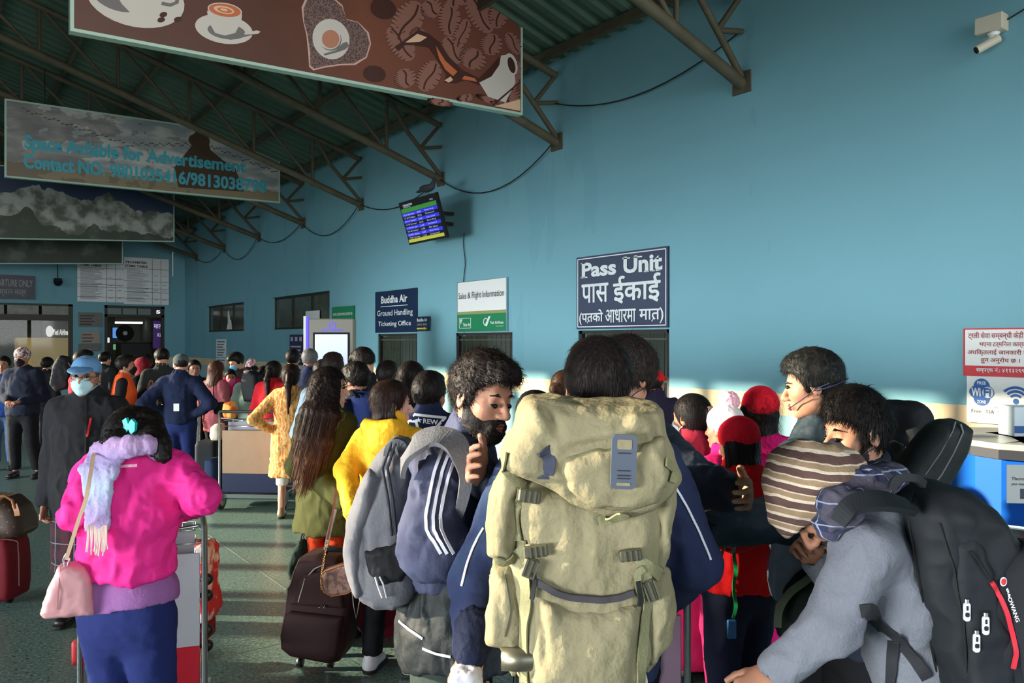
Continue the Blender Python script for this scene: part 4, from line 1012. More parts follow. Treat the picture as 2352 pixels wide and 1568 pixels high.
def face_parts(fem=False, jaw=1.0):
    k = .018
    p = [Ell((0,-.014,.034),(.076,.094,.084),k=.03), Ell((0,.016,-.03),(.062*jaw,.072,.08),k=.03),
         ECap((0,.012,-.07),(0,.052,-.094),(.05*jaw,.03),(.026*jaw,.022),(1,0,0),k=.03), Ell((0,.072,-.098),(.019,.014,.015),k=.02),
         Ell((.041,.05,-.022),(.022,.024,.022),k=.02), Ell((-.041,.05,-.022),(.022,.024,.022),k=.02),
         Cap((-.03,.073,.024),(.03,.073,.024),.011,.011,k=.016),
         Cap((0,.082,.014),(0,.108,-.026),.0075,.0115,k=.010), Ell((0,.107,-.033),(.0125,.013,.0105),k=.008),
         Ell((.012,.096,-.036),(.0085,.011,.0085),k=.006), Ell((-.012,.096,-.036),(.0085,.011,.0085),k=.006),
         Ell((0,.082,-.066),(.027,.014,.014),k=.012)]
    for s in (1,-1):
        p.append(Ell((s*.031,.071,.003),(.0145,.0125,.0115),k=.004))
        E = Rz(s*-22)
        p.append(Ell((s*.079,-.012,-.006),(.0085,.021,.032),E@Rx(-10),k=.008))
    return p
def ear_sub():
    out = []
    for s in (1,-1): out.append((Ell((s*.0905,-.006,-.003),(.0085,.0125,.02),Rz(s*-22),k=.0),.005))
    return out
def head_geo(vox, neck, fem=False, jaw=1.0, mouth=0, eyes='open', feat=True):
    parts = face_parts(fem, jaw)
    parts.append(ECap((0,-.018,-.05), neck, (.052,.054) if not fem else (.045,.048), (.056,.056) if not fem else (.048,.05), (1,0,0), k=.025))
    sub = ear_sub() + [(Ell((s*.031,.097,.006),(.019,.013,.013)),.012) for s in (1,-1)]
    if mouth: sub.append((Ell((0,.098,-.067),(.017,.014,.0045)),.004))
    V, Q = soft(parts, vox, sub=sub, relax=1)
    geo = [(V, Q, 0)]
    if feat:
        up = [Cap((-.019,.0895,-.0655),(-.006,.0955,-.0605),.003,.0048,k=.006), Cap((-.006,.0955,-.0605),(.006,.0955,-.0605),.0046,.0046,k=.006), Cap((.006,.0955,-.0605),(.019,.0895,-.0655),.0048,.003,k=.006)]
        dz = -.006*mouth
        lo = [Cap((-.017,.0895,-.069+dz),(0,.0945,-.0735+dz),.003,.0056,k=.006), Cap((0,.0945,-.0735+dz),(.017,.0895,-.069+dz),.0056,.003,k=.006)]
        v = max(.0025, vox*.6)
        geo.append((*soft(up, v, relax=0), 1)); geo.append((*soft(lo, v, relax=0), 1))
        if mouth: geo.append((*soft([Ell((0,.088,-.067),(.013,.006,.003))], v, relax=0), 2))
        for s in (1,-1):
            if eyes == 'open':
                geo.append((*soft([Ell((s*.031,.0755,.0035),(.0125,.0098,.0062))], v, relax=0), 2)); geo.append((*soft([Ell((s*.031,.0805,.0035),(.0052,.0052,.0052))], v, relax=0), 3))
                geo.append((*soft([Cap((s*.019,.0835,.0075),(s*.031,.087,.0105),.0018,.0024), Cap((s*.031,.087,.0105),(s*.0435,.079,.0065),.0024,.0016)], v*.7, relax=0), 3))
            else:
                geo.append((*soft([Cap((s*.0185,.081,-.002),(s*.031,.0855,-.0055),.0014,.002), Cap((s*.031,.0855,-.0055),(s*.0435,.078,-.002),.002,.0014)], v*.7, relax=0), 3))
            geo.append((*soft([Cap((s*.014,.0835,.021),(s*.03,.0865,.0275),.0028,.0038,k=.004), Cap((s*.03,.0865,.0275),(s*.049,.071,.022),.0038,.0018,k=.004)], v*.8, relax=0), 3))
    return geo

def hline(y):   # hairline height over y in the head frame
    return np.interp(y, [-.12,-.09,-.05,-.022,-.018,.012,.020,.035,.055,.075,.12], [-.085,-.07,-.045,-.035,-.02,-.02,-.030,.030,.055,.066,.07])
def hair_base(style, vox, t=.012, top=.0, ns=0, seed=1, length=None, fringe=0, curl=0.0):
    """returns V,Q in the head frame"""
    parts = [Ell((0,-.016,.036),(.078+t,.096+t,.085+t+top*.4),k=.02)]
    if top: parts.append(Ell((0,.012,.092),(.062,.08,.028+top),k=.03))
    if fringe: parts.append(Ell((.0,.07,.085),(.055,.04,.026+fringe),k=.02))
    cut = [lambda X,Y,Z: (hline(Y) - Z)*.8+0*X]
    if style in ('long','bob','pony','bun'):
        cut = [lambda X,Y,Z: (np.interp(Y, [-.2,-.02,.0,.03,.06,.09,.12], [-.5,-.5,-.12,-.03,.05,.075,.08]) - Z)*.7+0*X]
        parts.append(Ell((0,-.03,-.01),(.078,.075,.09),k=.03))
    if style == 'bald': cut = [lambda X,Y,Z: np.maximum((hline(Y)-Z)*.8, (Z-.055)*.8)+0*X]
    h0 = parts; extra = []
    L = length or .3
    if style == 'long':
        extra = [ECap((0,-.045,0),(0,-.085,-.16),(.082,.062),(.092,.04),(1,0,0),k=.04), ECap((0,-.085,-.16),(0,-.085,-L),(.092,.04),(.06,.02),(1,0,0),k=.03)]
        for s in (1,-1): extra.append(ECap((s*.07,.0,.01),(s*.085,-.01,-.17),(.02,.045),(.022,.05),(1,0,0),k=.03))
    if style == 'bob':
        extra = [ECap((0,-.04,-.02),(0,-.045,-.12),(.083,.062),(.078,.055),(1,0,0),k=.03), ECap((.055,.0,0),(.062,-.01,-.11),(.03,.05),(.025,.045),(0,1,0),k=.03), ECap((-.055,.0,0),(-.062,-.01,-.11),(.03,.05),(.025,.045),(0,1,0),k=.03)]
    if style == 'pony':
        extra = [Ell((0,-.115,.03),(.024,.024,.024),k=.02), ECap((0,-.12,.025),(0,-.16,-.07),(.028,.024),(.034,.026),(1,0,0),k=.02), ECap((0,-.16,-.07),(0,-.15,-L),(.034,.026),(.014,.012),(1,0,0),k=.02)]
    if style == 'bun':
        extra = [Ell((0,-.12,.0),(.04,.034,.038),k=.015)]
    V, Q = soft(parts, vox, cut=cut, relax=1, wr=(.0028+.002*curl)*(1 if style == 'short' else .5), wf=34+20*curl, seed=seed, stretch=(1,1,.6))
    G = [(V, Q, 0)]
    if extra:
        V2, Q2 = soft(extra+[Ell((0,-.03,.02),(.08,.085,.08),k=.03)], vox, cut=[lambda X,Y,Z: (Y+.0-np.interp(Z, [-.3,-.13,-.1,.1], [.06,.05,.0,-.01]))+0*X], relax=1, wr=.003, wf=30, seed=seed+3, stretch=(1.6,1.6,.22))
        G.append((V2, Q2, 0))
    if ns:
        rg = np.random.default_rng(seed)
        VA = np.concatenate([g[0] for g in G]); NA = np.concatenate([normals(g[0], g[1]) for g in G])
        sel = rg.integers(0, len(VA), ns); p = VA[sel]; n = NA[sel]
        wh = np.array([.01,-.06,.13]); d = p-wh; d[:,2] -= .02
        if style in ('long','bob','pony'): d = d*.4+np.array([0,-.02,-.25]); d = np.where((p[:,2] < -.02)[:,None], np.array([0,0,-1.]), d)
        d -= n*(d*n).sum(1)[:,None]; d /= np.maximum(np.linalg.norm(d,axis=1),1e-6)[:,None]
        ln = {'short':.02+top*.5+fringe*.3,'bald':.008,'long':.14,'bob':.06,'pony':.06,'bun':.05}.get(style,.02)*rg.uniform(.6,1.3,ns)
        lift = {'short':.30,'bald':.1}.get(style,.03)
        nz = rg.normal(0,.22 if style == 'short' else .018,(ns,3)); segs = 4
        pts = [p-n*.003]; dd = d+n*lift+nz
        side = np.cross(dd, n); side /= np.maximum(np.linalg.norm(side,axis=1),1e-6)[:,None]
        ph = rg.uniform(0,6.28,ns)
        for i in range(segs):
            dd = dd*.85+d*.15+np.array([0,0,-.10 if style == 'short' else -.03])
            if curl: dd = dd+curl*(side*np.cos(ph+i*1.7)[:,None]+n*np.sin(ph+i*1.7)[:,None])
            dd /= np.linalg.norm(dd,axis=1)[:,None]
            pts.append(pts[-1]+dd*(ln/segs)[:,None])
        wd_ = (.0011+.0006*(vox > .006)+.001*(vox > .009))
        VV = []; 
        for i, q in enumerate(pts):
            w = wd_*(1-.75*i/segs); VV += [q-side*w, q+side*w]
        VV = np.stack(VV, 1).reshape(-1, 3); k = 2*(segs+1); b = (np.arange(ns)*k)[:,None]
        FF = np.concatenate([np.concatenate([b+2*i, b+2*i+1, b+2*i+3, b+2*i+2], 1) for i in range(segs)])
        G.append((VV, FF, 0))
    V, F, _ = join_geo(G)
    return V, F

def hand_geo(wrist, fdir, back, sx, curl=25, vox=.0045, sc=1.0, thumb=0, spread=1.0, curls=None):
    y = v3(fdir); y = y/np.linalg.norm(y); z = v3(back); z = z-y*(z@y); z = z/max(np.linalg.norm(z),1e-6); x = np.cross(y, z)
    R = np.stack([x,y,z],1)
    P_ = [ECap((0,-.03,0),(0,.015,0),(.026,.019),(.029,.016),(1,0,0),k=.015), ECap((0,.01,0),(-sx*.002,.072,-.002),(.032,.0145),(.040,.012),(1,0,0),k=.012), Ell((sx*.022,.03,-.009),(.016,.026,.013),k=.012)]
    V, Q = None, None
    fin = []
    names = [(-.0305,.052,.0072),(-.0105,.069,.0082),(.0105,.075,.0085),(.0305,.068,.0083)]   # little -> index
    for i, (bx_, L, r) in enumerate(names):
        c = math.radians(curls[i] if curls else curl*(1.15-.1*i)); p = np.array([sx*bx_,.078-.008*abs(i-2)*.8,-.001]); a = 0
        ang = sx*bx_*2.2*spread
        for q, f in enumerate((.44,.31,.25)):
            a += c
            dirn = np.array([math.sin(ang)*math.cos(a), math.cos(a)*math.cos(ang), -math.sin(a)])
            n = p+dirn*L*f; fin.append(Cap(p, n, r*(1-.07*q), r*(.95-.09*q), k=.003 if q else .007)); p = n
    t0 = np.array([sx*.024,.018,-.008]); a = math.radians(thumb)
    t1 = t0+np.array([sx*.026*math.cos(a*.5),.026,-.008-.01*math.sin(a)]); t2 = t1+np.array([sx*.014*math.cos(a),.028,-.006-.02*math.sin(a)]); t3 = t2+np.array([sx*.003*math.cos(a),.024,-.004-.02*math.sin(a)])
    fin += [Cap(t0,t1,.0125,.0108,k=.012), Cap(t1,t2,.0104,.0096,k=.004), Cap(t2,t3,.0094,.0078,k=.003)]
    V, Q = soft(P_+fin, vox, relax=0)
    return (V*sc)@R.T + v3(wrist), Q, 0

ARM = {'down': ((.028,-.012,-.185),(.036,.03,-.335),(1,0,0)), 'front': ((.045,-.02,-.175),(-.055,.125,-.20),(0,.5,1)), 'push': ((.05,-.05,-.165),(.01,.13,-.225),(0,0,1)),
       'hip': ((.13,-.085,-.15),(.0,-.02,-.235),(0,-1,0)), 'phone': ((.02,.02,-.18),(-.05,.15,-.07),(.3,1,0)), 'cross': ((.03,.02,-.17),(-.11,.11,-.14),(0,1,.4)), 'fwd': ((.02,.06,-.16),(.0,.22,-.16),(0,0,1))}

def person(label, px, d, top, face=0, sk='a', fem=False, g=1.0, lean=(0,0), head=(0,0,0), hair=('short',{}), haircol=BLACKH, arms=('down','down'),
           jacket=None, lower=None, shoes=(28,26,26), hat=None, mask=None, glasses=None, J=None, kind='person', hs=None, vox=None, wr=1.0, group=None, mouth=0, eyes='open', beard=None, curl=(25,25), legs=None, zoff=0.0, handsc=1.0, jaw=1.0, nohand=(False, False), headpx=None):
    gp = P(px, 784, d); h = H-(top-784)/FPX*d-zoff
    hatx = {'beanie':.02,'cap':.012,'topi':.06,'beret':.03,'hood':.02,'pom':.02,'sun':.01}.get(hat[0] if hat else None, 0)+(hair[1].get('top',0)*1.0+hair[1].get('t',.012) if hair and not hat else 0)
    h = h-hatx
    hs = hs or (1.0 if h > 1.3 else .9)
    if kind == 'child': hs = .85
    rz = -TH-math.radians(face)
    t = thing('person', label, 'person', (gp.x, gp.y, zoff), rz, group)
    Mi = (Matrix.Translation((gp.x, gp.y, zoff)) @ Matrix.Rotation(rz, 4, 'Z')).inverted()
    pl = lambda q: np.array((Mi @ P(*q))[:])
    sh = .092 if fem else .102
    lx, ly = lean
    j = {'pelvis': (0,0,.525*h), 'waist': (lx*.3,ly*.3,.61*h), 'chest': (lx*.6,ly*.6-.005,.72*h), 'neck': (lx*.85,ly*.85-.012*h,.835*h), 'head': (lx,ly+.012*h,h-.128*hs)}
    for s, n in ((1,'r'),(-1,'l')): 
        j[n+'sh'] = (s*sh*h+lx*.8, ly*.8-.005*h, .797*h)
    for k in list(j): j[k] = v3(j[k])
    if J:
        for k, v in J.items():
            if k in ('pelvis','waist','chest','neck','head','rsh','lsh'): j[k] = pl(v) if len(v) == 3 and v[0] > 5 or v[0] < -5 else v3(v)
    bk = {}; fdd = {}; hpos = {}
    cv = lambda q: Rz(face)@v3(q)      # (right, away, up) seen from the camera -> person frame
    for s, n, a in ((1,'r',arms[1]),(-1,'l',arms[0])):
        if isinstance(a, str):
            e, w, b = ARM[a]; j[n+'el'] = j[n+'sh']+np.array([s*e[0],e[1],e[2]])*h; j[n+'wr'] = j[n+'sh']+np.array([s*w[0],w[1],w[2]])*h; bk[n] = (s*b[0],b[1],b[2])
        else:
            j[n+'el'] = pl(a[0]); j[n+'wr'] = pl(a[1]); bk[n] = cv(a[2]) if len(a) > 2 else (s,0,0); fdd[n] = cv(a[3]) if len(a) > 3 else None; hpos[n] = pl(a[4]) if len(a) > 4 else None
    for s, n in ((1,'r'),(-1,'l')):
        lg = (legs or {}).get(n)
        j[n+'hip'] = j['pelvis']+np.array([s*.052*h,0,-.02*h])
        j[n+'kn'] = np.array([s*.055*h,.012*h,.285*h]); j[n+'an'] = np.array([s*.058*h,-.012*h,.05*h])
        if lg: j[n+'kn'] = v3(lg[0]); j[n+'an'] = v3(lg[1])
    vb = vox or max(.0085, .0021*d); vh = max(.0042, .00125*d); vh = min(vh, .011)
    m_sk = skin(sk)
    hc = j['head']; R = Rz(-head[0])@Rx(-head[1])@Ry(head[2])
    neck_l = R.T@((j['neck']-hc)/hs)
    # body: head, neck, trunk, limbs and hands
    seen = d < 7 and 60 < abs((face+head[0]+180) % 360-180)
    geo = [((V@R.T)*hs+hc, Q, mi) for V, Q, mi in head_geo(vh, neck_l, fem, jaw, mouth, eyes, feat=abs((face+head[0]+180) % 360-180) > 55)]
    if d > 6: geo = [geo[0]]+[q for q in geo[1:] if len(q[0])]
    gw = g*h
    tr = [ECap(j['pelvis'],j['waist'],(.08*gw,.055*gw),(.068*gw,.05*gw),k=.05), ECap(j['waist'],j['chest'],(.068*gw,.05*gw),(.08*gw,.052*gw),k=.05), ECap(j['chest'],j['chest']*.3+j['neck']*.7,(.08*gw,.052*gw),(.06*gw,.038*gw),k=.05), Cap(j['neck']*.6+j['chest']*.4,j['neck'],.045,.04,k=.03)]
    ar = .030*h if fem else .033*h
    for n in 'rl':
        tr += [Cap(j[n+'sh'],j[n+'el'],ar*.8,ar*.7,k=.03), Cap(j[n+'el'],j[n+'wr'],ar*.7,.026*hs,k=.02), Cap(j[n+'hip'],j[n+'kn'],.045*gw,.030*gw,k=.03), Cap(j[n+'kn'],j[n+'an'],.030*gw,.022*gw,k=.02)]
    geo.append((*soft(tr, .022 if d < 4 else .03, relax=1), 0))
    for k, (s, n) in enumerate(((-1,'l'),(1,'r'))):
        if nohand[k]: continue
        fd = j[n+'wr']-j[n+'el']
        fh = fdd.get(n) if fdd.get(n) is not None else fd
        geo.append(hand_geo(hpos[n] if hpos.get(n) is not None else j[n+'wr']+fd/np.linalg.norm(fd)*.02, fh, bk[n], -s, curl[k], .0046 if d < 5 else .007, hs*handsc*(.92 if fem else 1)))
    V, F, mi = join_geo(geo)
    body = mesh_obj('body', V, F, [m_sk, M_lip, M_eyew, M_iris], t, smooth=True, mi=mi)
    def hp(V): return (np.asarray(V)@R.T)*hs+hc
    # hair
    if hair:
        st, kw = hair; kw = dict(kw)
        if hat and hat[0] not in ('sun',): kw.setdefault('t', .004); kw['top'] = 0
        ns = kw.pop('ns', int(2600 if d < 3 else 1500 if d < 5 else 700 if d < 8 else 250))
        V, F = hair_base(st, max(.005, vh), ns=ns, seed=int(px), **kw)
        mesh_obj('hair', hp(V), F, hairmat(haircol), t, smooth=True)
    if beard:
        dens = beard
        fp = face_parts(False, jaw)
        def bf(X, Y, Z):
            f = np.full(np.broadcast(X, Y, Z).shape, 9.0)
            for p_ in fp[:4]+[fp[11]]: f = smin(f, p_.ev(X, Y, Z), .02)
            lim = np.interp(Y, [-.03,.0,.03,.06,.08,.1], [.0,.0,-.035,-.055,-.048,-.046])
            thick = .006*dens*np.clip((lim-Z)/.03, 0, 1)+.0015+.004*dens*(Z < -.085)
            f = f-thick
            f = np.maximum(f, (Z-lim)*.7+0*X); f = np.maximum(f, -Y-.006+0*X+0*Z)
            mo = np.sqrt((X/.022)**2+((Z+.068)/.0105)**2+((Y-.1)/.03)**2)-1
            return np.maximum(f, -mo*.01)
        V, Q = soft([Fn(bf, (-.08,-.01,-.13), (.08,.12,.02))], .0035, relax=1, wr=.0012, wf=60)
        G = [(V, Q, 0)]
        G.append((*soft([Cap((-.024,.090,-.058),(-.004,.1005,-.0505),.003,.0038,k=.004), Cap((.024,.090,-.058),(.004,.1005,-.0505),.003,.0038,k=.004)], .0025, relax=0), 0))
        rg = np.random.default_rng(5); NV = normals(V, Q); idx = rg.integers(0, len(V), 5200); p0 = V[idx]-NV[idx]*.001; dr = NV[idx]*.6+np.array([0,.1,-.8])+rg.normal(0,.35,(5200,3)); dr /= np.linalg.norm(dr,axis=1)[:,None]
        sd = np.cross(dr, NV[idx]); sd /= np.maximum(np.linalg.norm(sd,axis=1),1e-6)[:,None]; p1 = p0+dr*rg.uniform(.003,.007*dens+.002,5200)[:,None]
        VV = np.stack([p0-sd*.0005,p0+sd*.0005,p1+sd*.0001,p1-sd*.0001],1).reshape(-1,3); G.append((VV, np.arange(5200*4).reshape(-1,4), 0))
        V, F, _ = join_geo(G)
        mesh_obj('beard', hp(V), F, mat('beard hair', (30,24,22), .7), t, smooth=True)
    if hat: hat_geo(t, hat, hp, vh, hs)
    if mask:
        V, Q = soft([Ell((0,.055,-.046),(.062,.05,.055),k=.02), Ell((0,.095,-.035),(.02,.022,.022),k=.03), Ell((0,.07,-.09),(.03,.025,.02),k=.02)], max(.004, vh*.8), cut=[lambda X,Y,Z: .012-Y+0*X+0*Z-.0, lambda X,Y,Z: Z+.002-0*Y-np.abs(X)*.12-(.0)], relax=1, wr=.0012, wf=60)
        mk = mesh_obj('face_mask', hp(V), Q, cloth('mask %d %d %d' % mask, mask, rough=.8), t, smooth=True)
        mb = MB()
        for s in (1,-1):
            for z0, z1 in ((-.015,.01),(-.075,-.035)): mb.tube([tuple(hp(np.array([s*.054,.05 if z0 > -.05 else .045,z0]))), tuple(hp(np.array([s*.073,.02,(z0+z1)/2+.005]))), tuple(hp(np.array([s*.086,-.012,z1])))], .0016+.0003*(d > 4), 4)
        mb.build('ear_loop', cloth('mask %d %d %d' % mask, mask), mk)
    if glasses:
        mb = MB()
        for s in (1,-1):
            q = [hp(np.array([s*(.033+.024*math.cos(a)),.094-.012*abs(math.cos(a))*(math.cos(a) > 0),.003+.017*math.sin(a)])) for a in np.linspace(0, 2*math.pi, 14)[:-1]]
            mb.tube([tuple(v) for v in q], .0018, 5, closed=True); mb.tube([tuple(hp(np.array(v))) for v in ((s*.057,.083,.008),(s*.078,.03,.008),(s*.084,-.012,.0))], .0016, 5)
        mb.tube([tuple(hp(np.array(v))) for v in ((-.01,.097,.006),(.01,.097,.006))], .0016, 5)
        mb.build('glasses', mat('glasses frame', (26,24,26), .3), t)
    # upper clothing
    jk = None
    if jacket:
        jc = dict(mat=None, hem=.47, th=.012, flare=1.0, collar=.5, hood=False, sleeve=1.0, bell=0, wr=1.0, cuff=0); jc.update(jacket); th_ = jc['th']; M_j = jc['mat']
        pts = []
        A = lambda rx, ry: (rx*gw+th_, ry*gw+th_)
        fw = .93 if fem else 1.0
        hipw = .100 if fem else .093
        pe, wa, ch, nk = j['pelvis'], j['waist'], j['chest'], j['neck']
        side = j['rsh']-j['lsh']
        pts += [ECap(pe,wa,A(hipw,.070),A(.083*fw,.062),side,k=.06), ECap(wa,ch,A(.083*fw,.062),A(.090*fw,.064),side,k=.06), ECap(ch,(ch*.2+nk*.8),A(.090*fw,.064),A(.062,.044),side,k=.06)]
        shm = (j['rsh']+j['lsh'])/2
        pts += [ECap(j['lsh']*.8+shm*.2-np.array([0,0,.006*h]),j['rsh']*.8+shm*.2-np.array([0,0,.006*h]),(.034*h+th_*.5,.044*gw+th_*.3),(.034*h+th_*.5,.044*gw+th_*.3),(0,0,1),k=.05)]
        hz = jc['hem']*h; cut = []
        if hz < pe[2]-.01 or jc.get('cutz', True):
            low = np.array([pe[0],pe[1],hz-.05])
            if hz < .5*h: pts.append(ECap(pe, low, A(hipw,.070), (A(hipw,.070)[0]*jc['flare'],A(hipw,.070)[1]*jc['flare']), side, k=.05))
            if 'cutp' in jc: pass
            else: cut.append(lambda X,Y,Z: hz-Z+0*X+0*Y+.006*np.sin(X*30)*np.cos(Y*25))
        if jc['collar']:
            c = jc['collar']; nd = (hc-nk); nd = nd/np.linalg.norm(nd)
            pts.append(ECap(nk-nd*.03, nk+nd*(.035+.03*c), (.075,.068), (.062+.012*c,.062+.012*c), side, k=.035))
        if jc['sleeve']:
            s_ = jc['sleeve']
            for n in 'rl':
                e = j[n+'el']; w_ = j[n+'wr']; we = e+(w_-e)*min(1.0, s_)
                pts += [Cap(j[n+'sh'],e,ar+th_+.002,ar*.88+th_,k=.035), Cap(e,we,ar*.88+th_,(.030+th_*.8) if not jc['bell'] else .075,k=.025)]
        sub = []
        if jc['collar']:
            nd = (hc-nk); nd = nd/np.linalg.norm(nd); sub.append((ECap(nk+nd*.045, nk+nd*.16, (.058,.056), (.06,.06), side), .006))
        if jc.get('open_cuff', True) and jc['sleeve']:
            for n in 'rl':
                fd = j[n+'wr']-j[n+'el']; fd = fd/np.linalg.norm(fd); sub.append((Cap(j[n+'wr']+fd*(.02-.0), j[n+'wr']+fd*.12, .028+.02*(jc['bell'] > 0), .034), .004))
        if jc['hood']:
            nd = np.array([0,-1,0.]); b = nk+np.array([0,-.055,-.005])
            pts += [ECap(b+np.array([-.055,.02,.01]), b+np.array([0,-.03,-.07]), (.05,.035),(.06,.03),(1,0,0),k=.03), ECap(b+np.array([.055,.02,.01]), b+np.array([0,-.03,-.07]), (.05,.035),(.06,.03),(1,0,0),k=.03)]
            sub.append((Ell(b+np.array([0,.0,.045]),(.062,.045,.05)), .02))
        pts += jc.get('extra', [])
        V, Q = soft(pts, vb, cut=cut+jc.get('cuts', []), sub=sub+jc.get('sub', []), relax=1, wr=(.0062 if d < 5 else .0085)*wr*jc['wr'], wf=12, seed=int(px), folds=jc.get('folds', ()), stretch=(1,1,.8))
        jk = mesh_obj(jc.get('name', 'jacket'), V, Q, M_j, t, smooth=True)
        if jc.get('label'): jk['label'] = jc['label']
        if jc.get('arms_mat'):
            for n in 'rl':
                V, Q = soft([Cap(j[n+'sh'],j[n+'el'],ar+.012,ar*.88+.010,k=.03), Cap(j[n+'el'],j[n+'wr'],ar*.88+.010,.036,k=.02)], vb, relax=1, wr=.005, wf=14, seed=int(px)+7)
                mesh_obj('sleeve', V, Q, jc['arms_mat'], t, smooth=True)
        if jc.get('undershirt'):
            un, hz2, mu = jc['undershirt']; hz2 = hz2*h
            V, Q = soft([ECap(pe+np.array([0,0,.06]), (pe[0],pe[1],hz2-.05), (A(hipw,.07)[0]-.006,A(hipw,.07)[1]-.006), (A(hipw,.07)[0]-.002,A(hipw,.07)[1]-.002), side)], vb, cut=[lambda X,Y,Z: hz2-Z+0*X+0*Y+.008*np.sin(X*14), lambda X,Y,Z: Z-hz-.06+0*X+0*Y], wr=.003, wf=14)
            mesh_obj(un, V, Q, mu, t, smooth=True)
    # lower clothing
    if lower:
        lc = dict(mat=None, th=.010, hem=.06, kind='trousers'); lc.update(lower)
        q = [ECap(j['pelvis']+np.array([0,0,.03*h]), j['pelvis']-np.array([0,0,.03*h]), (.088*gw+.006,.064*gw+.006), (.094*gw+.006,.068*gw+.006), (1,0,0), k=.04)]
        for n in 'rl':
            kn, an = j[n+'kn'], j[n+'an']; w2 = lc.get('wide', 1.0)
            q += [Cap(j[n+'hip'],kn,.053*gw+lc['th'],(.036*gw+lc['th'])*w2,k=.03), Cap(kn,an,(.036*gw+lc['th'])*w2,(.028*gw+lc['th'])*w2,k=.02)]
        if lc['kind'] == 'skirt':
            q.append(ECap(j['pelvis'],(0,0,lc['hem']*h-.03),(.10*gw,.075*gw),(.14*gw*lc.get('flare',1),.11*gw*lc.get('flare',1)),k=.04))
        hz3 = lc['hem']*h
        V, Q = soft(q, max(vb, .010), cut=[lambda X,Y,Z: hz3-Z+0*X+0*Y], relax=1, wr=.004*wr, wf=9, seed=int(px)+3, stretch=(1,1,1.6))
        mesh_obj(lc.get('name', 'trousers' if lc['kind'] != 'skirt' else 'skirt'), V, Q, lc['mat'], t, smooth=True)
    if shoes:
        sc_ = (h/1.65)**.5
        for n, s in (('r',1),('l',-1)):
            an = j[n+'an']; ax, ay = an[0], an[1]; G = []
            up = [ECap((ax,ay-.02,.045),(ax+s*.012,ay+.13*sc_,.032),(.036,.034),(.042,.026),(1,0,0),k=.03), ECap((ax,ay-.015,.04),(ax,ay-.01,.085),(.034,.042),(.033,.038),(1,0,0),k=.02)]
            V, Q = soft(up, .009 if d < 6 else .014, cut=[lambda X,Y,Z: .018-Z+0*X+0*Y], relax=1)
            so = mesh_obj('shoe', V, Q, mat('shoe %d %d %d' % shoes, shoes, .45), t, smooth=True)
            V, Q = soft([ECap((ax,ay-.022,.012),(ax+s*.012,ay+.14*sc_,.012),(.038,.04),(.045,.04),(1,0,0),k=.03)], .009 if d < 6 else .014, cut=[lambda X,Y,Z: np.maximum(.0-Z, Z-.024)+0*X+0*Y], relax=0)
            mesh_obj('sole', V, Q, mat('sole', (196,192,186) if shoes[0] > 100 else (34,32,32), .7), so, smooth=True)
    t_info = dict(t=t, Mw=Mi.inverted(), j=j, h=h, R=R, hc=hc, hs=hs, pl=pl, Mi=Mi, jk=jk, hp=hp, body=body)
    return t_info

def hat_geo(t, hat, hp, vh, hs):
    k = hat[0]; c = hat[1]; m = c if not isinstance(c, tuple) else cloth('hat %d %d %d' % c, c)
    v = max(.0045, vh*.9)
    if k in ('beanie','pom'):
        V, Q = soft([Ell((0,-.018,.05),(.089,.106,.088),k=.02), ECap((0,-.018,.03),(0,-.012,.055),(.088,.104),(.09,.107),(1,0,0),k=.01)], v, cut=[lambda X,Y,Z: (np.interp(Y,[-.12,.0,.1],[-.045,-.01,.035])-Z)*.9+0*X], relax=1, wr=.002, wf=20)
        hh = mesh_obj('knit_hat', hp(V), Q, m, t, smooth=True)
        V, Q = soft([Ell((0,-.018,.05),(.0935,.1105,.092),k=.02)], v, cut=[lambda X,Y,Z: (np.interp(Y,[-.12,.0,.1],[-.045,-.01,.035])-Z)*.9+0*X, lambda X,Y,Z: (Z-np.interp(Y,[-.12,.0,.1],[-.045,-.01,.035])-.04)*.9+0*X], relax=1)
        mesh_obj('hat_cuff', hp(V), Q, m, t, smooth=True)
    elif k in ('cap',):
        V, Q = soft([Ell((0,-.014,.052),(.085,.102,.082),k=.02)], v, cut=[lambda X,Y,Z: (np.interp(Y,[-.12,.1],[.0,.05])-Z)+0*X], relax=1, wr=.0015, wf=20)
        mesh_obj('cap', hp(V), Q, m, t, smooth=True)
        V, Q = soft([Ell((0,.11,.052),(.07,.075,.012),Rx(-16),k=.01)], .0045, cut=[lambda X,Y,Z: .07-Y+0*X+0*Z], relax=1)
        mesh_obj('peak', hp(V), Q, m, t, smooth=True)
    elif k == 'topi':
        V, Q = soft([ECap((0,-.014,.03),(.0,-.02,.125),(.088,.104),(.05,.075),(1,0,0),k=.03), Ell((.012,-.02,.155),(.022,.05,.022),k=.04)], v, cut=[lambda X,Y,Z: (.018+.1*Y-Z)+0*X], relax=1, wr=.003, wf=18)
        mesh_obj('dhaka_cap', hp(V), Q, m, t, smooth=True)
    elif k in ('hood','scarf'):
        V, Q = soft([Ell((0,-.022,.03),(.092,.11,.1),k=.03), ECap((0,-.02,-.04),(0,-.03,-.14),(.08,.085),(.1,.09),(1,0,0),k=.04)], v, cut=[], sub=[(Ell((0,.085,-.005),(.062,.055,.085)),.015)], relax=1, wr=.003, wf=16)
        mesh_obj('headscarf' if k == 'scarf' else 'hood', hp(V), Q, m, t, smooth=True)
    elif k == 'sun':
        pass
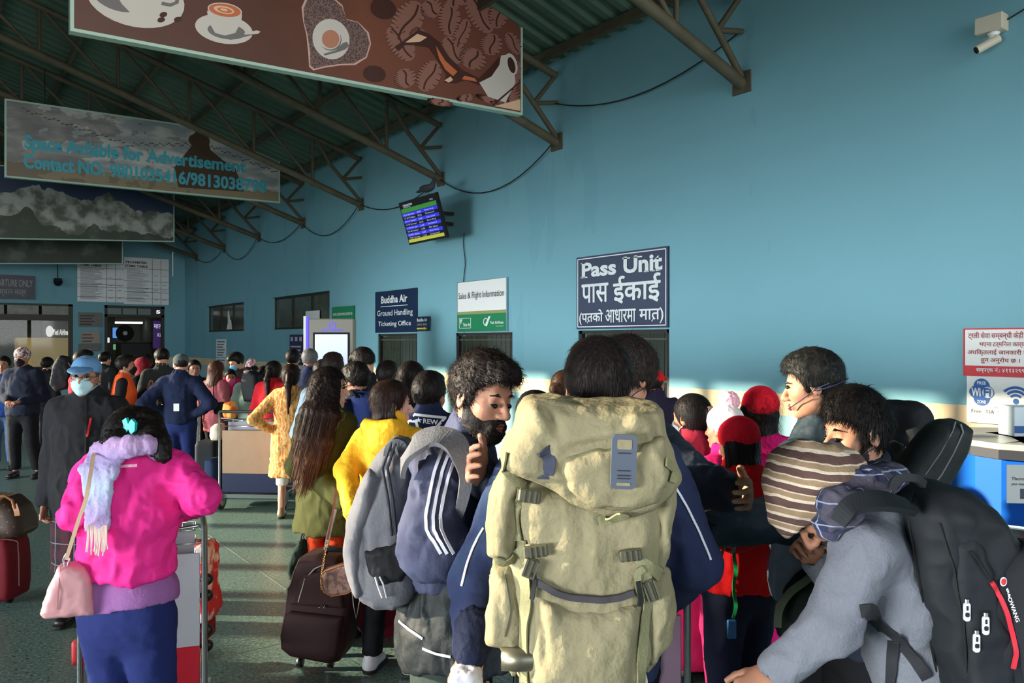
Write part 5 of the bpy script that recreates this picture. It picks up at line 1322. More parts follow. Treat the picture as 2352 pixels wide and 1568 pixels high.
# ================================================================== THE CROWD (far to near)
def C(name, col, **k): return cloth(name, col, **k)
TRB = C('black trousers', (24,24,27)); TRG = C('dark grey trousers', (44,44,48)); JEAN = C('blue jeans', (34,48,88)); DJEAN = C('dark jeans', (26,32,52)); TRBR = C('brown trousers', (60,48,40))
dark = C('black jacket cloth', (26,27,30)); navy = C('navy cloth', (28,38,66))
f_topi = speckle([(196,150,150),(224,206,204),(150,70,84)], 60)
person('person in a black zip jacket, patterned cap and black mask, hands joined, by far glass', 52, 10.1, 796, 175, sk='b', g=1.08, hair=('short',{'t':.004}), hat=('beanie', mat('printed cap', (180,160,156), .8, pattern=speckle([(150,110,110),(200,184,180),(90,60,60)], 40))), mask=(30,30,32), arms=('front','front'), jacket=dict(mat=C('navy black jacket', (30,36,50)), hem=.48, th=.02), lower=dict(mat=TRB, th=.012), legs={'l':((-.14,.05,.47),(-.2,.02,.08))})
person('person in a bright blue jacket half behind the one with the patterned cap', 8, 10.7, 815, 160, sk='b', jacket=dict(mat=C('bright blue jacket', (38,70,140)), hem=.47, th=.015), lower=dict(mat=C('pale jeans', (84,108,140))), arms=('down','down'))
person('person seen from behind with black hair near the far glass', 108, 12.5, 818, 10, jacket=dict(mat=dark), lower=dict(mat=TRG))
person('person in dark clothes waiting at the far entrance', 240, 13.5, 806, 20, jacket=dict(mat=C('charcoal jacket', (40,42,44))), lower=dict(mat=TRB))
person('person with dark hair in front of the black scanner', 338, 13.0, 812, -30, jacket=dict(mat=dark), lower=dict(mat=TRB))
RH = person('person in a red hooded jacket carrying a black rucksack, behind the blue capped one', 190, 9.2, 800, 70, sk='b', hair=('short',{'top':.01}), jacket=dict(mat=C('red hooded jacket', (168,30,44)), hem=.46, th=.022, hood=True, collar=.8), lower=dict(mat=TRG))
person('person in an orange safety vest and black mask facing the far door', 286, 9.3, 812, 70, sk='b', hair=('short',{'top':.008}), mask=(26,26,28), arms=('phone','front'), jacket=dict(name='vest', mat=C('orange safety vest', (240,96,44)), hem=.44, th=.02, sleeve=0, collar=.2, arms_mat=dark), lower=dict(mat=TRB))
person('person in a maroon headscarf and dark coat facing the orange vest', 326, 10.5, 820, -80, sk='b', fem=True, hair=None, hat=('scarf', (120,26,36)), jacket=dict(mat=C('dark brown coat', (36,28,28)), hem=.38, th=.02), lower=dict(mat=TRB))
person('person in a dark grey overcoat looking down, beside the maroon headscarf', 372, 10.0, 798, -30, sk='a', head=(-20,25,0), hair=('short',{}), arms=('front','front'), g=1.05, jacket=dict(mat=C('grey overcoat', (52,56,56)), hem=.42, th=.022, collar=1.0), lower=dict(mat=TRG))
person('person in dark clothes behind the navy quilted jacket', 446, 10.6, 824, 150, sk='b', jacket=dict(mat=dark), lower=dict(mat=TRB), arms=('front','front'))
NP = person('person in a navy quilted jacket, grey cap and blue jeans with hands on a trolley', 414, 9.1, 811, -8, sk='a', g=1.08, head=(-25,10,0), hair=('short',{}), hat=('cap', (70,80,80)), arms=('hip','hip'), jacket=dict(mat=C('navy quilted', (24,34,60)), hem=.50, th=.024, collar=.8), lower=dict(mat=C('bright blue jeans', (30,44,92)), th=.012), shoes=(26,24,26))
person('person with long brown hair in a dusty pink top near the white wall notices', 496, 9.7, 826, 25, sk='c', fem=True, hair=('long',{'length':.42}), haircol=(70,44,32), jacket=dict(mat=C('dusty pink top', (156,84,92)), hem=.42, th=.015), lower=dict(mat=TRB), arms=('front','front'))
person('person with wavy black hair and a light blue mask looking down', 546, 10.7, 805, -150, sk='a', head=(15,25,0), hair=('short',{'top':.02,'fringe':.01}), mask=(92,170,206), arms=('front','front'), jacket=dict(mat=C('umber jacket', (66,48,40)), hem=.47, th=.018, undershirt=None), lower=dict(mat=TRG))
person('child in a bright pink padded jacket and pink mask held up above the trolley', 530, 9.9, 846, 160, sk='b', kind='child', zoff=.52, hair=('short',{}), mask=(226,110,150), arms=('front','front'), jacket=dict(mat=C('bright pink padded jacket', (226,40,110)), hem=.4, th=.025), lower=dict(mat=C('red leggings', (150,30,36))), shoes=(220,90,40))
person('person in a patterned Dhaka cap, mint sleeves and black vest', 577, 9.5, 822, 15, sk='b', hair=('short',{}), hat=('topi', mat('dhaka cloth', (196,130,136), .9, pattern=f_topi)), arms=('front','push'), jacket=dict(mat=C('mint shirt', (176,204,188)), hem=.47, th=.014), lower=dict(mat=TRG))
person('person with black hair just behind the red ponytail shawl', 607, 9.7, 838, 10, sk='b', fem=True, hair=('bun',{}), jacket=dict(mat=dark), lower=dict(mat=TRB))
person('person in a crimson shawl top with a long black ponytail', 628, 8.8, 826, 12, sk='b', fem=True, g=1.08, hair=('pony',{'length':.38}), arms=('front','front'), jacket=dict(mat=C('crimson top', (170,24,36)), hem=.38, th=.025), lower=dict(mat=TRB))
person('person with short black hair left of the grey haired one', 672, 10.0, 799, 0, sk='b', hair=('short',{'top':.008}), jacket=dict(mat=C('dark olive jacket', (50,50,44))), lower=dict(mat=TRG))
def f_pais(nt, co, c):
    v = nt.nodes.new('ShaderNodeTexVoronoi'); v.inputs['Scale'].default_value = 16; v.feature = 'DISTANCE_TO_EDGE'; nt.links.new(co, v.inputs['Vector'])
    w = nt.nodes.new('ShaderNodeTexWave'); w.inputs['Scale'].default_value = 9; w.inputs['Distortion'].default_value = 12; w.inputs['Detail'].default_value = 2; nt.links.new(co, w.inputs['Vector'])
    a = ramp(nt, v.outputs[0], [(0, (220,178,112)), (.05, (204,140,64)), (.2, (196,124,50))], 'LINEAR')
    return mixc(nt, math_n(nt, 'LESS_THAN', w.outputs[1], .22), a, rgb(218, 178, 120))
KU = mat('orange floral cotton', (212,144,66), .85, pattern=f_pais, bump=(18, .4))
KP = person('person in an orange floral kurta with wide cuffs, one hand on the hip', 668, 7.8, 833, -6, sk='a', fem=True, g=1.08, hair=('pony',{'length':.34,'t':.014}), haircol=(36,24,20), arms=('hip','front'),
       jacket=dict(name='kurta', mat=KU, hem=.27, th=.012, flare=1.28, collar=0, bell=0, sleeve=.75), lower=dict(mat=C('white leggings', (226,222,208)), hem=.21, th=.006), shoes=(150,120,90))
person('person with short grey hair in a navy jacket near the touch kiosk', 711, 8.6, 798, 5, sk='d', g=1.05, hair=('short',{'t':.008}), haircol=(92,94,96), jacket=dict(mat=C('navy jacket b', (26,36,64)), collar=.8), lower=dict(mat=TRG))
person('person with a black hair bob half hidden behind the pale jacket', 742, 7.2, 822, 10, sk='b', hair=('short',{}), jacket=dict(mat=dark), lower=dict(mat=TRB))
WJ = person('person with faded short hair in a pale blue jacket with dark piping', 763, 6.1, 805, 8, sk='c', g=1.38, hair=('short',{'t':.007,'top':.012}), haircol=(38,30,26), arms=('front','front'), jacket=dict(mat=C('pale blue jacket', (186,206,216)), hem=.48, th=.022, collar=.7), lower=dict(mat=JEAN))
TL = person('tall person with swept hair and pale mask strap looking down by the far barred window', 840, 7.2, 792, -75, sk='a', head=(0,28,0), hair=('short',{'top':.022,'fringe':.012}), mask=(150,170,170), arms=('front','front'), jacket=dict(mat=dark, th=.02), lower=dict(mat=TRB))
person('person with curly black hair wearing a navy rucksack strap, looking left', 822, 5.6, 826, -55, sk='b', head=(0,15,0), hair=('short',{'top':.016,'curl':.8}), arms=('front','front'), jacket=dict(mat=C('navy jacket c', (22,32,62)), th=.018, collar=.8), lower=dict(mat=JEAN))
person('person with cropped black hair and a thin headset glint, between the two curly heads', 889, 6.1, 825, 5, sk='a', hair=('short',{'t':.008,'top':.006}), glasses=True, jacket=dict(mat=dark, th=.018), lower=dict(mat=TRB))
person('person with long loose black hair in black clothes, behind the printed navy jacket', 943, 5.1, 825, 12, sk='b', fem=True, hair=('long',{'length':.34}), jacket=dict(mat=dark, th=.02), lower=dict(mat=TRB))
person('person with oiled brown hair and glasses behind the two dark heads', 1296, 5.2, 846, 40, sk='a', fem=True, hair=('bun',{'t':.006}), haircol=(66,46,34), glasses=True, jacket=dict(mat=C('white top', (196,196,190))), lower=dict(mat=TRB))
person('person in a navy top and pale blue mask, mostly hidden by the bearded one', 1228, 4.2, 892, 60, sk='c', mask=(150,204,224), hair=('short',{}), g=1.1, jacket=dict(mat=C('royal navy top', (24,38,84)), th=.02), lower=dict(mat=JEAN))
person('person in a red cap and dark uniform at the pass window', 1504, 6.6, 845, 10, sk='b', hair=('short',{'t':.004}), hat=('cap', (214,20,30)), head=(20,0,0), jacket=dict(mat=C('dark violet uniform', (44,38,60)), th=.018, collar=.8), lower=dict(mat=TRB))
PT = person('person with a low ponytail and scrunchie, white mask and maroon blouse', 1592, 4.1, 900, -30, sk='b', fem=True, mask=(208,214,206), head=(-10,5,0), hair=('pony',{'length':.16,'t':.009}), arms=('front','front'), jacket=dict(mat=C('maroon blouse', (150,36,56)), th=.012, hem=.4), lower=dict(mat=C('crimson skirt', (158,16,66)), kind='skirt', hem=.06))
mb = MB(); mb.lathe([(.012,-.012),(.03,-.014),(.036,0),(.03,.014),(.012,.012)], (0,0,0), 14, axis='y'); o = mb.build('scrunchie', C('beige scrunchie', (176,140,120)), PT['t']); o.location = PT['hp'](np.array([0,-.125,.025])); 
MG = person('person in a magenta jacket and red knit beret with dark curls', 1742, 3.95, 884, 25, sk='b', fem=True, g=1.1, hair=('long',{'length':.2,'curl':.9}), hat=('beanie', C('red knit', (204,22,42), bump=(60,.6))), head=(-10,0,8), arms=('front','down'), jacket=dict(mat=C('magenta jacket', (206,24,112)), th=.022, hem=.45), lower=dict(mat=C('magenta trousers', (176,16,96)), wide=1.5))
WH = person('child in a white knit hat with a pink pompom leaning on the red capped child', 1668, 3.75, 925, -40, sk='b', kind='child', hair=('short',{}), hat=('beanie', C('white fleece', (232,224,226), bump=(60,.6))), jacket=dict(mat=C('magenta quilted', (198,20,100)), th=.025), lower=dict(mat=C('violet leggings', (150,20,70))))
for k, (dx, dz, r) in enumerate(((.05,-.01,.055),)):
    V, Q = soft([Ell((.03,-.02,.16),(r,r,r))], .006, relax=0, wr=.007, wf=70); mesh_obj('pompom', WH['hp'](V), Q, C('pale pink wool', (234,176,190), bump=(80,.8)), WH['t'], smooth=True)
RC = person('child in a red cap, red sweatshirt and dark jeans, seen from behind', 1700, 3.3, 953, -22, sk='b', fem=True, kind='child', g=1.12, hair=('bob',{'t':.004}), hat=('beanie', C('plain red cap', (206,24,44))), head=(-12,8,0), arms=((( 1640,1190,3.2),(1625,1250,2.95),(0,0,1)),((1800,1200,3.3),(1680,1240,3.0),(0,0,1))), jacket=dict(name='sweatshirt', mat=C('red sweatshirt', (206,20,26)), hem=.505, th=.022, collar=.6), lower=dict(mat=DJEAN, th=.012), shoes=(60,40,36))
# the navy printed jacket
NPm = MB().box((-.03,-.003,0),(.03,.003,.085)); o = NPm.build('paper_slip', M_white, NP['t']); o.location = Vector(NP['pl']((405,944,8.86)))
RW = person('person in a navy jacket printed 5 REW OCD on the back', 985, 4.5, 848, 8, sk='b', g=1.22, hs=1.1, hair=('short',{'t':.009,'top':.006}), head=(10,4,0), arms=('front','front'), jacket=dict(mat=C('navy print jacket', (28,36,62)), hem=.48, th=.018, collar=1.0), lower=dict(mat=TRB))
# ================================================================== helpers for things worn and carried
from mathutils.bvhtree import BVHTree
CAMP = Vector((0,0,H))
def bvh_of(objs, Mw):
    V = []; F = []
    for o in objs:
        n = len(V); V += [Mw @ o.matrix_basis @ v.co for v in o.data.vertices]; F += [[i+n for i in p.vertices] for p in o.data.polygons]
    return BVHTree.FromPolygons(V, F)
def hit(b, px, py, far=12):
    d = (P(px, py, 1)-CAMP).normalized(); r = b.ray_cast(CAMP, d, far)
    return (r[0], r[1]) if r[0] is not None else (None, None)
def drape(b, pts, Mi, off=.002, n=10):
    """pixel polyline laid on a surface; returns local points and normals"""
    out = []; nr = []
    for i in range(len(pts)-1):
        for k in range(n):
            f = k/n; px = pts[i][0]*(1-f)+pts[i+1][0]*f; py = pts[i][1]*(1-f)+pts[i+1][1]*f
            h_, nn = hit(b, px, py)
            if h_ is None: continue
            if nn.dot(h_-CAMP) > 0: nn = -nn
            out.append(Mi @ (h_+nn*off)); nr.append(Mi.to_3x3() @ nn)
    return out, nr
def strip_on(name, b, pts, w, m, T, Mi, off=.002, th_=.003, n=10):
    q, nr = drape(b, pts, Mi, off, n)
    if len(q) < 3: return None
    for _ in range(3):
        q = [q[0]]+[(q[i-1]+q[i]*2+q[i+1])/4 for i in range(1, len(q)-1)]+[q[-1]]; nr = [nr[0]]+[(nr[i-1]+nr[i]*2+nr[i+1])/4 for i in range(1, len(nr)-1)]+[nr[-1]]
    return MB().ribbon(q, w, th_, nr).build(name, m, T)
def print_on(name, b, shapes, m, T, Mi, off=.002, mats=None):
    """flat print draped on a surface: shapes = list of pixel polygons or (text, x0,x1,y0,y1,bold, slant)"""
    mb = MB()
    for sh in shapes:
        if isinstance(sh[0], str):
            vs, fs = text_mesh(sh[0], sh[5] if len(sh) > 5 else 0); a = vs.min(0); c = vs.max(0); sl = sh[6] if len(sh) > 6 else 0
            q = [(sh[1]+(v[0]-a[0])/(c[0]-a[0])*(sh[2]-sh[1]), sh[4]-(v[1]-a[1])/(c[1]-a[1])*(sh[4]-sh[3])+sl*((v[0]-a[0])/(c[0]-a[0]))) for v in vs]
        else: q = sh; fs = [tuple(range(len(sh)))]
        P3 = []
        for px, py in q:
            h_, nn = hit(b, px, py)
            if h_ is None: P3 = None; break
            if nn.dot(h_-CAMP) > 0: nn = -nn
            P3.append(tuple(Mi @ (h_+nn*off)))
        if P3: mb.add(P3, fs)
    if mb.v: return mb.build(name, m, T)
def quad_line(a, b, w):
    dx, dy = b[0]-a[0], b[1]-a[1]; L = math.hypot(dx, dy); nx, ny = -dy/L*w/2, dx/L*w/2; out = []
    n = max(1, int(L/14))
    for k in range(n):
        f, g = k/n, (k+1)/n; out.append([(a[0]+dx*f+nx,a[1]+dy*f+ny),(a[0]+dx*g+nx,a[1]+dy*g+ny),(a[0]+dx*g-nx,a[1]+dy*g-ny),(a[0]+dx*f-nx,a[1]+dy*f-ny)])
    return out
class Frame:
    """an Empty at a real point, x to the right and y away as seen from the camera side"""
    def __init__(s, name, label, cat, px, py, d, ang=0, group=None):
        s.p = P(px, py, d); s.px, s.py, s.d = px, py, d
        s.t = thing(name, label, cat, s.p, -TH-math.radians(ang), group)
        s.Mw = Matrix.Translation(s.p) @ Matrix.Rotation(-TH-math.radians(ang), 4, 'Z'); s.Mi = s.Mw.inverted()
    def k(s, px, py): return ((px-s.px)/FPX*s.d, (s.py-py)/FPX*s.d)
    def o(s, pts): return [s.k(*q) for q in pts]
    def l(s, px, py, d=None): return s.Mi @ P(px, py, d or s.d)
    def soft(s, name, parts, h, m, **k): return soft_obj(name, parts, h, m, s.t, **k)
BLK = cloth('black nylon', (30,33,36), bump=(60,.25), rough=.7); M_plast = mat('grey plastic', (88,92,100), .4)

# ---- print on the navy jacket
I = RW; b = bvh_of([I['jk']], I['Mw']); sh = []
for a_, c_ in (((951,952),(1025,960)), ((1022,960),(965,1020)), ((951,952),(975,1030)), ((958,968),(938,966)), ((938,966),(934,990)), ((934,990),(950,990)), ((950,990),(954,1004)), ((954,1004),(938,1012))): sh += quad_line(a_, c_, 6)
sh += [('REW', 972, 1006, 961, 972, .03, 4), ('OCD', 950, 1002, 980, 1002, .01, 4)]
sh.append([(962+8*math.cos(math.radians(-90+36*k))*(1 if k % 2 == 0 else .42), 965+7*math.sin(math.radians(-90+36*k))*(1 if k % 2 == 0 else .42)) for k in range(10)])
print_on('lettering', b, sh, mat('jacket print', (226,228,230), .6), I['t'], I['Mi'], .003)
for w_, I_ in ((.004, WJ),):
    b = bvh_of([I_['jk']], I_['Mw']); strip_on('piping', b, [(728,895),(706,935),(712,965)], .012, navy, I_['t'], I_['Mi'], .004)
b = bvh_of([NP['jk']], NP['Mw'])

# ---- vest strips
# ================================================================== masked person with the blue cap
MC = person('person in a blue cap, glasses, pale blue mask and long black jacket walking towards us', 200, 4.9, 814, 178, sk='b', g=1.14, head=(-10,2,-3), hair=('short',{}), haircol=(70,66,64), hat=('cap', (96,140,180)), mask=(176,214,220), glasses=True, arms=('down','down'),
   jacket=dict(mat=C('black fleece jacket', (30,31,34), bump=(50,.3)), hem=.405, th=.03, collar=.9, flare=1.02), lower=dict(kind='skirt', name='plaid_wrap', mat=mat('dark plaid', (38,22,30), .9, pattern=plaid((120,112,118), .13, .022, (64,26,36))), hem=.2, flare=.78, th=.015), shoes=(30,26,24), curl=(40,40))
b = bvh_of([MC['jk']], MC['Mw'])
strip_on('pocket_zip', b, [(209,960),(203,985),(200,1004)], .012, mat('red zip', (190,24,34)), MC['t'], MC['Mi'], .004)
strip_on('front_zip', b, [(196,912),(197,960),(196,1020),(196,1080)], .012, M_dark, MC['t'], MC['Mi'], .003)

# ================================================================== olive coat and yellow jacket
OL = person('person with very long straight brown hair in an olive green coat beside the brown suitcase', 752, 4.62, 843, 35, sk='c', fem=True, g=1.02, head=(52,2,0), hair=None, arms=('front',((715,1090,4.35),(790,1150,4.2),(0,0,1))),
   jacket=dict(name='coat', mat=C('olive wool', (66,68,32), bump=(70,.3)), hem=.40, th=.026, flare=1.30, collar=.9), lower=dict(mat=C('black orange leggings', (40,20,18), pattern=speckle([(20,16,16),(60,22,16),(190,60,20)], 9)), th=.004), shoes=(24,22,22))
G = []
hv, hf = hair_base('long', .006, t=.013, ns=2600, seed=11, length=.30); G.append((OL['hp'](hv), hf, 0))
q = [OL['pl'](P_) for P_ in ((748,880,4.42),(735,950,4.32),(722,1010,4.30),(708,1060,4.27),(700,1092,4.26))]
ws = [(.085,.05),(.10,.045),(.095,.035),(.06,.025),(.03,.014)]; rgt = Rz(35)@np.array([1,0,0])
V, Q = soft([ECap(q[i],q[i+1],ws[i],ws[i+1],rgt,k=.03) for i in range(4)], .007, relax=1, wr=.006, wf=26, stretch=(2.2,2.2,.16), seed=4); G.append((V, Q, 0))
NV = normals(V, Q); rg = np.random.default_rng(2); ix = rg.integers(0, len(V), 2400); st = V[ix]; VV = []
dn = (q[4]-q[1])/np.linalg.norm(q[4]-q[1]); pts = [st-NV[ix]*.002]
for i in range(5): pts.append(pts[-1]+(dn+NV[ix]*.03*(i == 0)+rg.normal(0,.035,(2400,3)))*.026)
sd = np.cross(dn[None], NV[ix]); sd /= np.maximum(np.linalg.norm(sd,axis=1),1e-6)[:,None]
VV = np.stack([p_+sd*s_*.0016*(1-.15*i) for i, p_ in enumerate(pts) for s_ in (-1,1)], 1).reshape(-1,3); bI = (np.arange(2400)*12)[:,None]
G.append((VV, np.concatenate([np.concatenate([bI+2*i,bI+2*i+1,bI+2*i+3,bI+2*i+2],1) for i in range(5)]), 0))
V, F, _ = join_geo(G)
def f_omb(nt, co, c):
    z = sep(nt, co)[2]; n = noise_n(nt, co, 1.0, 3, (130,130,10)); zz = math_n(nt, 'ADD', z, math_n(nt, 'MULTIPLY', math_n(nt,'SUBTRACT',n,.5), .12))
    a = ramp(nt, math_n(nt, 'DIVIDE', zz, 1.7), [(0,(104,62,36)),(.62,(88,54,34)),(.74,(46,30,24)),(.84,(26,19,17)),(1,(24,18,17))], 'LINEAR')
    return mixc(nt, math_n(nt, 'MULTIPLY', n, .5), a, rgb(20,14,12))
mesh_obj('hair', V, F, mat('ombre hair', (60,40,30), .55, pattern=f_omb, spec=.1, bump=(120,.3)), OL['t'], smooth=True)
YE = person('person in a bright yellow hooded jacket, black leggings and white trainers', 898, 4.15, 868, 15, sk='c', fem=True, g=1.08, head=(55,4,0), hair=('bob',{'t':.012,'ns':2600}), haircol=(40,27,22), arms=(((795,1080,4.05),(812,1180,3.85),(-1,0,0)),'front'),
   jacket=dict(mat=C('yellow rain jacket', (248,190,44), bump=(26,.5), rough=.6), hem=.45, th=.018, flare=1.06, hood=True, collar=.9, wr=1.0), lower=dict(mat=TRB, th=.004), shoes=(228,230,230), legs={'l':((-.09,.02,.45),(-.105,-.02,.06)),'r':((.08,.02,.45),(.115,-.01,.06))})
V, Q = soft([ECap(YE['pl']((852,985,4.02)),YE['pl']((905,985,3.98)),(.075,.05),(.075,.05),(1,0,0),k=.04), Ell(YE['pl']((878,1015,3.96)),(.09,.055,.075),k=.04)], .008, sub=[(Ell(YE['pl']((880,945,3.99)),(.085,.05,.05)),.02)], relax=1, wr=.003, wf=20)
mesh_obj('hood', V, Q, C('yellow rain jacket', (248,190,44)), YE['t'], smooth=True)

# ================================================================== pink jacket with trolley
PK = person('person in a hot pink jacket with lilac scarf and turquoise hair clip pushing a trolley', 303, 2.85, 928, 6, sk='a', fem=True, g=1.12, head=(8,6,0), hair=('short',{'t':.014,'top':.004,'ns':4200}), arms=(((178,1178,2.75),(225,1165,3.02),(0,0,1)),((470,1140,2.8),(405,1168,3.05),(0,0,1))),
   J={'lsh':(216,1080,2.85),'rsh':(396,1080,2.86),'pelvis':(292,1395,2.86),'waist':(294,1290,2.85),'chest':(300,1170,2.84),'neck':(312,1040,2.85)},
   jacket=dict(mat=C('hot pink shell', (232,46,140), bump=(16,.35), rough=.7), wr=1.9, hem=.602, th=.018, collar=.3, undershirt=('jumper', .535, C('mauve wool', (150,100,156), bump=(90,.6))), folds=(((-.1,-.2,1.02),(.12,-.2,.98),.014,-.010),((-.12,-.2,1.0),(.0,-.2,.97),.012,.006),((.12,-.2,1.25),(.2,-.15,1.1),.012,-.008),((-.18,-.15,1.2),(-.12,-.2,1.12),.012,-.008))),
   lower=dict(mat=C('navy leggings', (34,44,96)), th=.008), shoes=(60,40,60), nohand=(False,False))
b = bvh_of([PK['jk']], PK['Mw'])
strip_on('reflective_strip', b, [(262,1072),(290,1070),(318,1068)], .010, mat('silver pink strip', (244,190,214), .3), PK['t'], PK['Mi'], .003)
# loose black hair and clip
q = lambda px, py, d: PK['pl']((px, py, d))
V, Q = soft([ECap(q(300,975,2.83),q(268,1012,2.76),(.07,.045),(.05,.035),k=.03), ECap(q(268,1012,2.76),q(235,1022,2.74),(.05,.035),(.016,.014),k=.02), ECap(q(335,975,2.84),q(362,1020,2.76),(.06,.05),(.04,.035),k=.03), ECap(q(362,1020,2.76),q(378,1050,2.74),(.04,.035),(.022,.02),k=.02)], .006, relax=1, wr=.006, wf=30, stretch=(1.5,1.5,.4))
o = mesh_obj('hair', V, Q, hairmat(BLACKH), PK['t'], smooth=True); o['label'] = 'loose black hair over the shoulders'
b = bvh_of([c for c in PK['t'].children if c.name.startswith('hair')], PK['Mw'])
h_, nn = hit(b, 296, 978); 
if h_:
    c = PK['Mi'] @ h_; mb = MB()
    mb.poly([(-.022,-.03),(-.006,-.034),(.004,-.008),(.014,-.03),(.028,-.016),(.03,.012),(.016,.026),(.004,.008),(-.004,.030),(-.018,.02),(-.012,.0)], -.012, .004)
    o = mb.build('hair_clip', mat('turquoise clip', (24,196,184), .3), PK['t']); o.location = c
# scarf: neck roll, hanging end with stripes, fringe
def f_sc(nt, co, c):
    z = sep(nt, co)[2]; a = ramp(nt, z, [(0,(190,176,170)),(1.02,(170,160,178)),(1.05,(160,150,182)),(1.2,(150,140,178)),(1.32,(172,190,216))], 'LINEAR')
    s = math_n(nt, 'PINGPONG', math_n(nt, 'MULTIPLY', z, 3.2), .5); a = ramp(nt, s, [(0,(176,190,214)),(.3,(168,150,196)),(.5,(186,150,190))], 'LINEAR')
    return mixc(nt, math_n(nt, 'MULTIPLY', noise_n(nt, co, 160, 2), .35), a, rgb(92,96,130))
SCF = mat('lilac scarf', (150,146,186), .95, pattern=f_sc, bump=(140,.6))
tq = [q(246,1040,2.76),q(266,1028,2.72),q(300,1022,2.70),q(340,1022,2.72),q(364,1034,2.78),q(350,1020,2.92),q(300,1015,2.95),q(255,1020,2.9)]
parts = [ECap(tq[i],tq[(i+1)%8],(.024,.032),(.024,.032),(0,1,0) if i < 4 else (1,0,0),k=.02) for i in range(8)]
parts += [ECap(q(245,1030,2.74),q(222,1080,2.70),(.060,.02),(.060,.014),(1,0,0),k=.03), ECap(q(226,1080,2.70),q(224,1215,2.68),(.060,.014),(.044,.012),(1,0,0),k=.02)]
V, Q = soft(parts, .006, relax=1, wr=.005, wf=22, stretch=(2,2,.6), folds=((tuple(q(232,1060,2.6)),tuple(q(232,1200,2.6)),.010,-.012),))
sc = mesh_obj('scarf', V, Q, SCF, PK['t'], smooth=True)
mb = MB(); rr = random.Random(4)
for k in range(16):
    x = 202+k*2.9; mb.tube([tuple(q(x,1205,2.67)), tuple(q(x+rr.uniform(-2,2),1240,2.66)), tuple(q(x+rr.uniform(-5,4),1268+rr.uniform(-8,10),2.665))], .0026, 4)
f_ = mb.build('fringe', C('cream fringe', (222,196,184)), sc); f_['kind'] = 'stuff'
# pink handbag
F = Frame('handbag', 'dusty pink leather handbag with a long strap hanging beside the pink jacket', 'bag', 152, 1412, 2.72, -20)
HB = mat('pink leather', (206,150,152), .5, bump=(50,.15))
F.soft('body', [Poly(F.o([(138,1296),(160,1293),(192,1302),(205,1330),(212,1412),(160,1412),(112,1408),(102,1398),(118,1345)]), 0, .055, .03)], .005, HB, relax=1, wr=.003, wf=16)
MB().tube([F.l(148,1300,2.68), F.l(146,1284,2.68), F.l(152,1270,2.68), F.l(160,1284,2.68), F.l(156,1298,2.68)], .004, 6).build('ring', M_chrome, F.t)
MB().ribbon([F.l(152,1285,2.67), F.l(166,1240,2.66), F.l(182,1190,2.62), F.l(196,1150,2.58), F.l(206,1100,2.60), F.l(214,1050,2.68), F.l(220,1030,2.78)], .012, .004, (0,-1,.1)).build('strap', mat('tan strap', (196,168,140), .5), F.t)
MB().ribbon([F.l(140,1300,2.675), F.l(135,1350,2.66), F.l(132,1400,2.66)], .003, .002, (0,-1,0)).build('seam', mat('pink seam', (170,112,116)), F.t)

